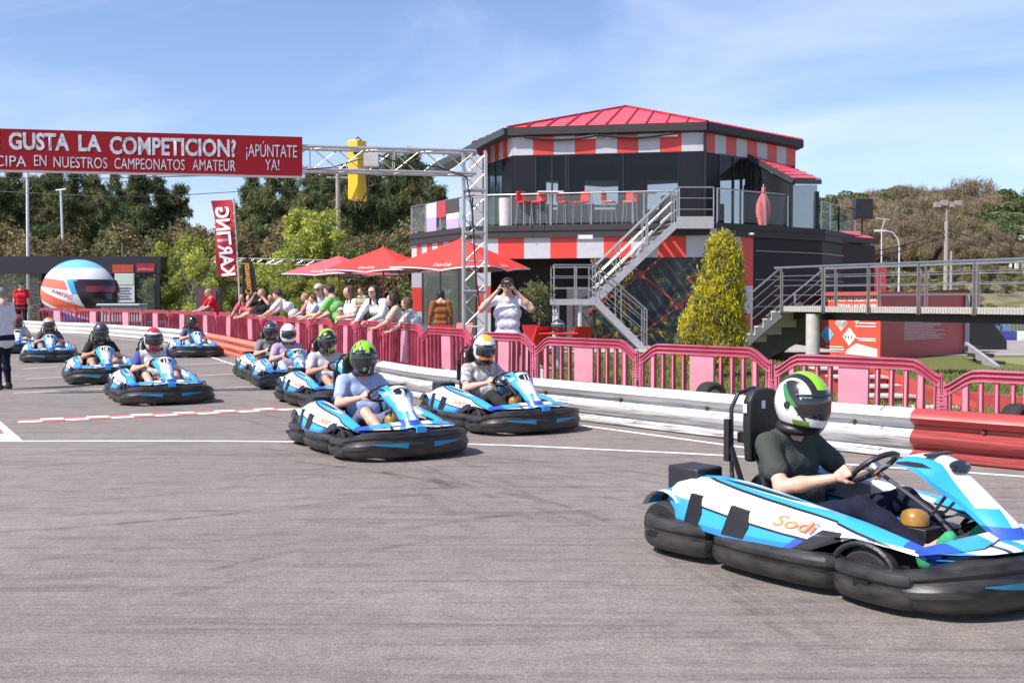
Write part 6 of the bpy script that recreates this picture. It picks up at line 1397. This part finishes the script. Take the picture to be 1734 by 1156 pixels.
# pines at the left, skyline read from the photograph
SKY = [(-60,285),(-15,280),(20,288),(55,300),(90,285),(125,292),(160,300),(195,296),(235,292),(270,302),(302,318),(395,345),(425,305),(458,296),(490,300),(525,288),(560,296),(592,285),(628,275),(662,262),(695,262),(722,285),(742,320)]
for i, (u_, v_) in enumerate(SKY):
    Y = 75+rs.uniform(-4,5); p = A(u_, v_, Y); tree('pine', p.x, Y, 0, p.z, nth('p1','dark pine in the front row of the tree line'), 'pines of the tree line on the left', 'pine_tree', wid=rs.uniform(.9,1.15)*10/p.z*.95)
for i in range(26):
    u_ = -40+i*31; 
    if 330 < u_ < 372: continue
    Y = 86+rs.uniform(-3,4); v_ = np.interp(u_, [a for a,b in SKY], [b for a,b in SKY])+rs.uniform(8,32); p = A(u_, v_, Y); tree('pine', p.x, Y, 0, p.z, nth('p2','dark pine filling the back row of the tree line'), 'pines of the tree line on the left', 'pine_tree', wid=1.1)
for i in range(30):
    u_ = -50+i*27+rs.uniform(-6,6); Y = 66+rs.uniform(-2,3); v_ = rs.uniform(372,430); p = A(u_, v_, Y); tree('bush', p.x, Y, 0, p.z, nth('s','brown green shrub below the pines'), 'shrubs below the left pines', 'shrub', 'shrub')
for u_, v_, Y in sorted(((290,402,61),(320,408,59),(345,398,45),(352,425,41),(303,440,60),(520,352,47),(545,380,46),(505,400,45),(470,440,43),(440,452,42),(395,440,42),(284,430,61),(415,462,41),(545,470,40),(498,468,40))):
    p = A(u_, v_, Y); tree('light', p.x, Y, 0, p.z, nth('l','light green leafy tree before the dark pines'), 'light green trees before the pines', 'leafy_tree', wid=1.25 if p.z < 3 else 1.0)
# golden conifer on the lawn
def golden():
    Y = 20.0; b = A(1206, 640, Y); tp = A(1222, 405, Y); H = tp.z-b.z-.05; t = thing('conifer', 'golden yellow green conifer leaning beside the metal stairs', 'tree', (b.x, Y, gz(b.x,Y)))
    rs = np.random.RandomState(3); H = tp.z-gz(b.x,Y); C, R = [], []
    for k in range(1000):
        f = rs.uniform(.10,1)**.9; prof = np.interp(f, [0,.1,.25,.42,.6,.75,.9,.97,1], [.35,.56,.60,.52,.40,.31,.24,.17,.05]); a = rs.uniform(0,6.28); cx = np.interp(f, [0,.3,.6,.85,1], [-.06,-.03,.10,.20,.16]); rr = prof*(rs.uniform(.55,1)) ; C.append((cx+rr*cos(a), rr*sin(a), H*f)); R.append(.075)
    V, F = leaves(C, R, 84, .034, 1.7, 4, 1.7, -.8, .1); mi = (np.repeat(rs.rand(len(C)), 84) > .74).astype(int)
    mobj('crown', fast_mesh('crown', V, F, [LF['gold'], LF['olive']], mi), t)
    core = MB(); core.loft([[Vector((np.interp(f_, [0,.3,.6,.85,1], [-.06,-.03,.10,.20,.16])+r_*cos(a_), r_*sin(a_), H*f_)) for a_ in [2*pi*i/14 for i in range(14)]] for f_, r_ in ((.07,.20),(.12,.46),(.25,.52),(.42,.44),(.6,.33),(.75,.24),(.9,.16),(.97,.05))], True, True); core.build('inner_twigs', leafmat('inner_conifer', (.36,.33,.035), .4), t, 60)
    m = MB(); m.tube([(0,0,-.1),(0,0,H*.5)], [.07,.04], 8); m.build('trunk', BARK, t)
golden()
# potted olive tree on the terrace
p = XY(912,24); t = thing('potted_tree', 'small olive tree in a pot right of the man taking a photo', 'plant', (p.x,24,0.02)); m = MB(); m.lathe([(.001,0),(.16,0),(.22,.34),(.19,.34),(.001,.30)], 16); m.build('pot', mat('clay_pot', (.3,.13,.08), .8), t, 40); m = MB(); m.tube([(0,0,.3),(.02,0,1.0)], .02, 6); m.build('trunk', BARKG, t)
C, R = [], []
for k in range(26): a = rs.uniform(0,6.28); r_ = .36*rs.uniform(.2,1); C.append((r_*cos(a), r_*sin(a), 1.05+.62*rs.rand())); R.append(.13)
V, F = leaves(C, R, 55, .05, 1, 8, 1.8); mobj('crown', fast_mesh('crown', V, F, [LF['olive']]), t)
# ---------------------------------------------------------------- far left: entrance frame, giant helmet, flags, poles
FR = mat('black_frame', (.018,.018,.022), .4); Yf = 58.0
E_ = thing('entrance_shelter', 'black framed glass entrance shelter with red sign behind the giant helmet', 'building', (0,0,0))
def bxp(mb, u0, u1, v0, v1, Y, d=.2, mi=0):
    a, b = A(u0, v0, Y), A(u1, v1, Y); mb.box(a.x, b.x, Y, Y+d, b.z, a.z, mi)
m = MB(); bxp(m,-220,272,434,463,Yf,1.2); m.build('roof_beam', FR, E_); m = MB()
for u0, u1 in ((262,272),(226,231),(68,72),(-60,-55)): bxp(m,u0,u1,463,582,Yf+.02,.14)
m.split('frame_post', FR, E_); m = MB(); bxp(m,231,262,446,461,Yf-.04,.03); sg = m.build('sign', mat('entrance_sign_red', (.30,.015,.025), .5), E_)
a = A(247,458,Yf-.08); obj_text('ENTRADA', a, (1,0,0), (0,0,1), .13, mat('pinkish_lettering', (.62,.25,.28), .5), sg, 'lettering', A(262,458,Yf).x-A(236,458,Yf).x, .01, .01, align='c')
for u0, u1 in ((196,226),(-55,68),(231,262)): m = MB(); bxp(m,u0,u1,463,583,Yf+.1,.03); m.build('glass_pane', glass('shelter_glass', (.10,.13,.12), .28), E_)
m = MB(); bxp(m,72,196,463,583,Yf+.3,.1); m.build('back_wall', mat('shelter_inner_dark', (.03,.03,.035), .8), E_)
ps_ = MB(); bxp(ps_,194,228,463,512,Yf-.10,.04); po = ps_.build('poster', [mat('poster_white', (.55,.57,.60), .5)]); tag(po, 'white and green poster behind the giant helmet visor', 'poster')
m = MB(); bxp(m,196,226,464,482,Yf-.12,.015); m.build('poster_header', livery('poster_green', (.5,.6,.5), [([(1,0,1.2,-11.6)], (.15,.32,.10))], .5, 0), po); m = MB()
for k in range(5): bxp(m,200,222-3*(k%2),487+4.5*k,488.5+4.5*k,Yf-.12,.01)
bxp(m,184,200,498,508,Yf-.14,.02); m.build('poster_print', mat('poster_ink', (.12,.10,.22), .5), po)
m = MB(); bxp(m,190,226,448,462,Yf-.04,.03); tag(m.build('sign_panel', mat('dull_orange_sign', (.40,.06,.03), .5)), 'dull orange sign panel beside the entrance sign', 'sign')
# giant helmet
Yh = 54.0; c_ = A(134, 499, Yh); GH = thing('giant_helmet', 'giant racing helmet sculpture in white, blue and orange by the entrance', 'sculpture', (c_.x, Yh, c_.z), radians(-14)); sc_ = 12.6; GH.scale = (sc_, sc_*.95, sc_*.92)
GL = livery('giant_helmet_paint', (.74,.74,.74), [([(0,0,1,.112)], (.18,.52,.74)), ([(.12,0,1,.022),(-.12,0,-1,-.060),(-1,0,-.5,-.045)], (.70,.15,.08)), ([(1,0,.5,.052),(0,0,-1,-.064),(0,0,1,.0)], (.06,.34,.66)), ([(.38,0,1,-.062),(-.38,0,-1,.018)], (.70,.13,.06)), ([(-.38,0,-1,.075)], (.10,.10,.40)), ([(1,0,.35,.070),(0,0,-1,-.056)], (.012,.012,.016))], .3, .5)
sh = HM_.build('shell', GL, GH, 40)
m = MB(); rows = []
for j in range(7):
    ph = .06+.36*j/6; rows.append([Vector((cos(ph)*cos(th)*.162, cos(ph)*sin(th)*.134, sin(ph)*.155)) for th in [-1.1+2.2*i/20 for i in range(21)]])
m.loft(rows, False, False); m.build('visor', livery('dark_red_visor', (.04,.015,.018), [([(0,0,1,.012),(0,0,-1,-.036),(1,0,0,.10)], (.25,.02,.04))], .15, .5), GH, 60)
p_ = Vector((-.100,-.112,.030)); q_ = Vector((.070,-.128,-.022)); obj_text('KARTING', p_.lerp(q_,.38), q_-p_, (.27,-.25,.96), .017, mat('dark_red_letters', (.45,.03,.06), .5), GH, 'lettering', .105, .02, .006, shear=.25); 
m = MB(); a, b = A(72,540,53), A(245,514,52.5); m.box(a.x,b.x,52.2,56,0,.35); m.box(A(165,520,52).x,b.x,51.8,53,b.z-.12,b.z); m.box(A(170,520,52).x,A(240,520,52).x,52.0,52.8,.35,b.z-.12); tag(m.build('plinth', mat('plinth_grey', (.40,.41,.48), .6), None, None, None, .05), 'grey plinth under the giant helmet', 'plinth')
# flags
t = thing('lettered_flag', 'tall red flag with mirrored white KARTING lettering on a pole', 'flag', (0,0,0)); Yk = 36.0
q4 = [A(357,340,Yk), A(393,338,Yk), A(401,470,Yk), A(371,468,Yk)]; m = MB(); rows = []
def fpt(s, f): 
    a, b = q4[0].lerp(q4[3], f), q4[1].lerp(q4[2], f); c = a.lerp(b, s); c.y += .06*sin(f*7+s*2.5); c.x += .05*sin(f*5)*(1-s); return c
rows = [[fpt(s/6, f/20) for s in range(7)] for f in range(21)]; m.loft(rows, False, False); m.loft([[p+Vector((0,.012,0)) for p in r] for r in rows][::-1], False, False); fl_ = m.build('flag_cloth', mat('flag_red_cloth', (.42,.02,.04), .75, var=.1), t, 60)
dn = (fpt(.55,.97)-fpt(.45,.03)); upv = dn.normalized().cross(Vector((0,-1,0)))
obj_text('KARTING', fpt(.5,.985)+Vector((0,-.10,0)), -dn, -upv, .42, TXTW, fl_, 'lettering', dn.length*.95, .03, .0, mirror=False); 
me_ = [c for c in fl_.children][0].data; c0 = fpt(.5,.5)
cx_ = sum((v.co for v in me_.vertices), Vector((0,0,0)))/len(me_.vertices); sh_ = Vector((c0.x-cx_.x, 0, c0.z-cx_.z)); sh_ = upv*sh_.dot(upv)
for v in me_.vertices: v.co += sh_; v.co.y = fpt(.5, min(1,max(0,(q4[0].z-v.co.z)/(q4[0].z-q4[3].z)))).y-.09
m = MB(); b_ = A(408,560,Yk); m.tube([(q4[1].x+.05,Yk,q4[1].z+.05),(q4[2].x+.06,Yk,q4[2].z),(b_.x,Yk,0)], .03, 8); m.build('pole', mat('pole_pale', (.5,.42,.42), .5), t)
t = thing('feather_flag', 'black feather flag with vertical orange lettering behind the spectators', 'flag', (0,0,0)); Yk = 31.0
pts = [A(u_,v_,Yk) for u_, v_ in ((411,512),(411,450),(413,440),(417,436.5),(422,437),(427,443),(431,458),(434,480),(435,512))]; m = MB(); m.add(pts+[p+Vector((0,.015,0)) for p in pts], [tuple(range(9)), tuple(range(17,8,-1))]); m.build('flag_cloth', mat('flag_black_cloth', (.012,.012,.014), .6), t)
a, b = A(426.5,498,Yk-.06), A(421,446,Yk-.06); obj_text('Continental', a, b-a, (-1,0,.05), .17, mat('orange_letters', (.75,.30,.02), .6), t, 'lettering', (b-a).length, .02, .002)
m = MB(); m.tube([A(411,440,Yk),(A(411,440,Yk).x,Yk,0)], .02, 6); m.build('pole', BLACKM, t)
# screen, small truss, tall car behind
m = MB(); bxp(m,331,371,487,545,38,.5); o = m.build('display_screen', mat('screen_housing', (.07,.06,.07), .5)); tag(o, 'dark grey display housing behind the man in red', 'display'); m = MB(); bxp(m,337,366,492,520,37.95,.03); m.build('screen', mat('screen_red_print', (.22,.03,.04), .4), o)
o = truss(MB(), A(366,438,44), (A(366,438,44).x,44,0), .3, .3, .45, .02, up=(0,1,0)); truss(o, A(362,441,44), A(585,446,44), .22, .22, .4, .018); tag(o.build('background_truss', ALU, None, 40), 'thin far truss frame behind the flags', 'truss')
def car(x, y, z, rz, col, label, group=None):
    t = thing('parked_car', label, 'car', (x,y,z), rz, group); P = [(-2.0,.35),(-2.05,.75),(-1.9,.92),(-1.5,.98),(-1.05,1.38),(.35,1.42),(1.05,1.0),(1.75,.86),(2.02,.68),(2.05,.35)]; m = MB(); rg = []
    for yy, k in ((-.86,.92),(-.84,1),(-.70,1.0),(.70,1.0),(.84,1),(.86,.92)): rg.append([Vector((px, yy*(1-.14*max(0,pz-.95)/.45), .35+(pz-.35)*k)) for px, pz in P])
    m.loft(rg, True, True); m.build('body', col, t, 35)
    for s in (-1,1):
        m = MB(); m.add([(-1.35,s*.80,.98),(-1.0,s*.765,1.33),(.32,s*.765,1.36),(.92,s*.80,1.0)], [(0,1,2,3)]); m.build('side_window', GLASSD, t)
        for xx in (-1.3,1.3): m = MB(); m.cyl((xx,s*.70,.32),(xx,s*.88,.32),.32,.32,20); w = m.build('wheel', RUBBER, t, 40); m = MB(); m.cyl((xx,s*.875,.32),(xx,s*.895,.32),.19,.19,14); m.build('rim', RIM, w, 40)
        m = MB(); m.cbox((2.0,s*.6,.70),(.08,.3,.12)); m.build('headlight', mat('headlamp', (.6,.6,.6), .1), t); m = MB(); m.cbox((-2.0,s*.62,.78),(.08,.25,.14)); m.build('tail_light', mat('tail_lamp', (.4,.02,.02), .2), t)
    m = MB(); m.add([(.40,-.68,1.405),(.40,.68,1.405),(1.08,.76,1.01),(1.08,-.76,1.01)], [(0,1,2,3)]); m.build('windscreen', GLASSD, t); m = MB(); m.add([(-1.12,-.68,1.37),(-1.12,.68,1.37),(-1.53,.76,1.0),(-1.53,-.76,1.0)], [(3,2,1,0)]); m.build('rear_window', GLASSD, t); return t
p = XY(498,46); car(p.x, 46, 0.02, .1, mat('car_paint_silver', (.5,.52,.6), .3, .2), 'pale silver car parked behind the white shirted spectators')
def pole(u0, v0, u1, Y, r, m, label, name='light_pole', cat='pole', z=0, extra=None):
    a = A(u0, v0, Y); b = XY(u1, Y); mb = MB(); mb.tube([(b.x,Y,z),(a.x,Y,a.z)], [r*1.3,r], 8); 
    if extra: extra(mb, a)
    return tag(mb.build(name, m, None, 40), label, cat)
PW = mat('pale_pole', (.62,.64,.66), .5)
pole(46,286,46,64,.085,PW,'tall pale light mast behind the entrance shelter, nearest the left edge', extra=lambda mb,a: mb.box(a.x-.3,a.x+.3,63.9,64.1,a.z-.1,a.z+.5))
pole(103,322,109,64.5,.07,PW,'slimmer pale light mast right of the tallest one', extra=lambda mb,a: mb.tube([(a.x-.3,64.5,a.z-.02),(a.x+.3,64.5,a.z+.05)], .05, 6))
pole(207,411,207,62,.05,mat('wood_pole', (.2,.16,.12), .8),'short dark post behind the shelter roof')
pole(572,290,573,50,.10,mat('weathered_pole', (.34,.30,.27), .8),'weathered utility pole behind the left parasol', 'utility_pole', extra=lambda mb,a: (mb.tube([(a.x,50,a.z-5.0),(a.x-.7,50,a.z-4.8)], .05, 6), mb.tube([(a.x-.5,50,a.z-.3),(a.x+.5,50,a.z-.3)], .05, 6)))
def wire(pts, label, r=.018, name='power_line'):
    mb = MB(); mb.tube(catmull([Vector(p) for p in pts], 5), r, 5); tag(mb.build(name, BLACKM), label, 'cable')
wire([A(-40,300,47),A(120,303,47.5),(A(300,299,48)),A(572,294,50)], 'upper power line over the left trees'); wire([A(-40,322,60),A(200,333,57),A(380,326,53),A(572,312,50)], 'lower sagging power line over the left trees'); wire([A(572,300,50),A(640,290,52),A(760,276,56)], 'power line from the weathered pole towards the clubhouse')
# ---------------------------------------------------------------- right background: second track, fences, cars, hill
def strip_sheet(name, pts, m, z):
    return tag(MB().poly([(x,y,z) for x, y in pts]).build(name, m), kind='structure')
strip_sheet('far_track', [(13.8,36.5),(13.8,50.5),(60,50.5),(60,36.5)], mat('far_asphalt', (.30,.27,.25), .85, vs_=1), -.438); strip_sheet('far_lawn', [(14.6,31.0),(14.6,35.6),(60,35.6),(60,31.0)], mat('far_lawn_green', (.20,.22,.07), .9), -.436)
m = MB(); 
for k in range(14): x = 13.8+k*2.4; m.box(x,x+2.4,50.6,50.95,-.45,-.02,0 if k % 3 else 1)
tag(m.build('far_barrier', [WHITE, mat('barrier_blue', (.05,.06,.25), .5)]), 'white and blue guard barrier along the far track', 'barrier')
for k in range(10):
    x = 14.2+k*2.1; t = thing('fence_panel', nth('bf','blue crowd fence panel beyond the far track'), 'fence', (x,52.2,-.45), 0, 'blue crowd fence panels beyond the far track'); fr, sl, pl, pb = fence_panel(2.05, 1.15, 0); bl = mat('blue_plastic_fence', (.05,.10,.24), .45); bl2 = mat('blue_plastic_plate', (.16,.24,.40), .45)
    fr.build('frame', [bl, bl], t); [s_.build('slats', [bl, bl2], t) for s_ in sl]; pl.build('plate', bl2, t)
for x, y, r_, c_, lb in ((21.0,62,.2,(.30,.33,.36),'grey car parked behind the blue fence, left one'),(25.4,61,-.1,(.10,.12,.14),'dark car parked behind the blue fence'),(17.0,63,.1,(.25,.03,.03),'dark red car parked beside the kiosk edge')): car(x, y, -.45, r_, mat('car_paint_%d' % int(x), c_, .3, .2), lb, 'cars parked beyond the far track')
# stepped benches
t = thing('stepped_benches', 'dark stepped bench boards descending right of the kiosk', 'bench', (0,0,0))
for k, (u0, u1, v_, Y) in enumerate(((1638,1662,587,33.5),(1652,1684,600,32.5),(1668,1703,613,31.5),(1688,1724,625.5,30.5))):
    a, b = A(u0,v_,Y), A(u1,v_,Y); m = MB(); m.box(a.x,b.x,Y,Y+.6,a.z-.09,a.z+.02); m.box(b.x-.12,b.x-.04,Y+.2,Y+.3,-.6,a.z-.08); m.build('bench_board', mat('dark_board', (.04,.035,.03), .7), t)
m = MB(); a, b = A(1636,586,34), A(1690,640,30); m.beam(a, (b.x,b.y,-.5), .10, .25); m.build('side_beam', GREYP, t)
m = MB(); a, b, c = A(1640,490,41), A(1706,524,41), A(1632,524,41); m.add([(a.x,41,a.z),(b.x,41,b.z-1.2),(c.x,41,-.5),(b.x,41,-.5),(a.x,45,a.z),(b.x,45,b.z-1.2),(c.x,45,-.5),(b.x,45,-.5)], [(2,3,1,0),(0,1,5,4),(1,3,7,5),(4,5,7,6),(2,0,4,6)]); tag(m.build('tarpaulin', mat('black_tarp', (.015,.015,.016), .7)), 'black sloping tarpaulin behind the kiosk', 'tarpaulin')
# hill
def hz(x, y):
    r = x/max(y,1); m_ = smooth01((r-.10)/.16)*smooth01((x-8)/8); base = 4.2*smooth01((y-78)/52)+6.5*smooth01((y-125)/70)
    return -.5+m_*(base+.5*sin(x*.13)+.4*sin(y*.11+x*.05))
mb = MB(); hx = [5+4.5*i for i in range(45)]; hy = [72+5*i for i in range(40)]
mb.add([(x,y,hz(x,y)) for y in hy for x in hx], [(j*45+i, j*45+i+1, (j+1)*45+i+1, (j+1)*45+i) for j in range(39) for i in range(44)])
tag(mb.build('hillside', mat('hill_grass', (.10,.105,.04), .95, c2=(.19,.165,.08), var=.2, vs_=.5, bump=1, bs=3), None, 60), kind='structure')
HG = 'trees on the wooded hillside'
def htree(u, v, Y, kind, label, wid=1.0, row='skyline row'):
    label = nth(row+kind, label, ' in the '+row)
    p = A(u, v, Y); z = hz(p.x, Y); H = p.z-z
    if H < 2: return
    tree(kind, p.x, Y, z-.2, min(H*(.84 if kind == 'bare' else .95), 13), label, HG, 'hill_tree', wid=wid)
TOPS = [(1385,335),(1402,330),(1420,325),(1440,330),(1462,322),(1488,324),(1512,314),(1535,311),(1560,322),(1585,318),(1612,312),(1640,306),(1665,312),(1690,318),(1715,314),(1742,320),(1770,322)]
for i, (u_, v_) in enumerate(TOPS):
    k = 'round' if i in (0,1,2,3,4,6,7,9,13,14,15,16) else 'bare'; htree(u_, v_, 200+rs.uniform(-6,6), k, 'dark crowned tree on the hill' if k == 'round' else 'brown budding tree on the hill', 1.2)
for row, (Y0, vv, n_) in enumerate(((186,326,18),(168,340,18),(152,358,17),(138,376,16),(126,398,15))):
    n_ = int(n_*1.35)
    for i in range(n_):
        u_ = 1388+i*(380/n_)+rs.uniform(-8,8); v_ = vv+rs.uniform(-10,10)
        dark = (u_ < 1440) or (u_ > 1672 and row < 4) or rs.rand() < .10
        k = 'round' if dark else 'bare'; htree(u_, v_, Y0+rs.uniform(-4,4), k, 'dark green hillside tree' if dark else 'bare brown hillside tree', 1.15 if dark else 1.1, ('top','upper','middle','lower','bottom')[row]+' row')
for i in range(26):
    u_ = 1478+i*11.5+rs.uniform(-5,5); Y = [92,104,114][i % 3]+rs.uniform(-3,3); p = A(u_, 470, Y); z = hz(p.x, Y); tree('bush', p.x, Y, z-.1, rs.uniform(1.2,2.6), nth('hs','low shrub on the open slope below the wooded hill'), 'low shrubs on the open slope', 'shrub', 'shrub', wid=1.5)
# lamp, floodlight pole, wires at the right
def arch_lamp(mb, a): mb.tube([(a.x,a.y,a.z),(a.x-.1,a.y,a.z+.55),(a.x-.45,a.y,a.z+.95),(a.x-1.0,a.y,a.z+1.05)], .045, 6); mb.box(a.x-1.5,a.x-.9,a.y-.12,a.y+.12,a.z+.98,a.z+1.10)
pole(1523,420,1523,66,.05,PW,'white curved street lamp behind the footbridge','street_lamp','street lamp',-.45,arch_lamp)
pole(1493,388,1494,70,.04,PW,'thin pale pole left of the curved street lamp',z=-.45, extra=lambda mb,a: (mb.tube([(a.x-.5,70,a.z+.7),(a.x+.5,70,a.z+.6)], .025, 6), mb.tube([(a.x,70,a.z),(a.x+.2,70,a.z+.65)], .025, 6)))
def flood(mb, a):
    mb.tube([(a.x,a.y,a.z),(a.x,a.y,a.z+1.2)], .06, 6)
    for k in range(4): mb.box(a.x-.75+.42*k,a.x-.40+.42*k,a.y-.15,a.y+.15,a.z+.85+.10*(k%2),a.z+1.15+.10*(k%2))
    mb.beam((a.x-.8,a.y,a.z+.9),(a.x+.9,a.y,a.z+.98),.08)
pole(1603,375,1603,66,.13,mat('weathered_pole', (.34,.30,.27), .8),'utility pole with dark floodlights above the footbridge','floodlight_pole','pole',-.45,flood)
pole(1611,425,1612,75,.09,mat('weathered_pole', (.34,.30,.27), .8),'short utility pole just right of the floodlight pole','utility_pole',z=-.45)
for pts, lb in (([A(1455,430,64),A(1530,415,65),A(1603,390,66)],'upper power line left of the floodlight pole'),([A(1455,440,64),A(1530,424,65),A(1603,400,66)],'lower power line left of the floodlight pole'),([A(1603,390,66),A(1670,408,62),A(1780,440,58)],'upper power line right of the floodlight pole'),([A(1603,400,66),A(1670,420,62),A(1780,455,58)],'lower power line right of the floodlight pole')): wire(pts, lb, .03)
m = MB(); p = A(1490,447,62); m.box(p.x-.35,p.x+.35,62,62.08,p.z-1.9,p.z); m.box(p.x-.03,p.x+.03,62,62.08,-.5,p.z); tag(m.build('advertising_banner', mat('banner_red_small', (.50,.04,.06), .6)), 'small red upright banner far behind the footbridge', 'banner')
p = A(1726,392,146); m = MB(); m.box(p.x-.4,p.x+1.6,146,148,hz(p.x,146)-.5,p.z+.2); m.add([(p.x-.6,145.7,p.z+.2),(p.x+1.8,145.7,p.z+.2),(p.x+1.8,148.3,p.z+.2),(p.x-.6,148.3,p.z+.2),(p.x-.4,147,p.z+.8),(p.x+1.6,147,p.z+.8)], [(0,1,5,4),(2,3,4,5),(1,2,5),(3,0,4)], 1); tag(m.build('hill_house', [WHITE, mat('tile_roof', (.35,.14,.08), .8)]), 'small white house among the trees on the hill', 'house')
# lying tyres behind the fence
for u_, v_, lb in ((1206,668,'black tyre behind the barrier below the conifer'),(1718,705,'black tyre behind the red barrier at the right edge')):
    p = on_fence(u_); t = thing('tyre', lb, 'tyre', (p.x-.05, p.y-.22, 0), radians(20), 'spare tyres behind the barrier'); z = A(u_, v_-22, p.y-.22).z
    m = MB(); m.lathe([(.075,-.09),(.12,-.10),(.145,-.08),(.15,-.04),(.15,.04),(.145,.08),(.12,.10),(.075,.09)], 26, 0, Matrix.Translation((0,0,z-.15)), 'y', True); m.build('tread', RUBBER, t, 40); m = MB(); m.lathe([(.078,-.085),(.06,-.07),(.0001,-.06)], 20, 0, Matrix.Translation((0,0,z-.15)), 'y'); m.build('rim', mat('pale_rim', (.55,.55,.55), .4, .5), t, 40); m = MB(); m.lathe([(.17,0),(.17,z-.29)], 16); m.build('tyre_stand', RUBBER, t)
# grass blades on the lawn strip
rg_ = np.random.RandomState(9); N = 42000; X_ = rg_.uniform(0.8, 13.5, N); Yb = rg_.uniform(10, 30, N)
bx_ = np.array([p.x for p in BC]); by_ = np.array([p.y for p in BC]); o_ = np.argsort(bx_); yb = np.interp(X_, bx_[o_], by_[o_])
k_ = (Yb > yb+.5) & (Yb < 26.5+0*X_) & ~((X_ < 1.6) & (Yb > 24)); X_, Yb = X_[k_], Yb[k_]; keep = rg_.rand(len(X_)) < np.clip(1.4-(Yb-10)/20, .25, 1); X_, Yb = X_[keep], Yb[keep]
Z_ = np.array([gz(a, b) for a, b in zip(X_, Yb)]); hgt = rg_.uniform(.03,.085,len(X_))*(1+Yb/40); an = rg_.uniform(0,6.28,len(X_)); w_ = .008+.0006*Yb; lx, ly = rg_.normal(size=len(X_))*.02, rg_.normal(size=len(X_))*.02
V = np.stack([np.stack([X_-np.cos(an)*w_, Yb-np.sin(an)*w_, Z_], 1), np.stack([X_+np.cos(an)*w_, Yb+np.sin(an)*w_, Z_], 1), np.stack([X_+lx, Yb+ly, Z_+hgt], 1)], 1).reshape(-1,3)
tag(mobj('grass', fast_mesh('grass', V, np.arange(len(V)).reshape(-1,3), [leafmat('grass_blades', (.17,.21,.06))])), kind='stuff')
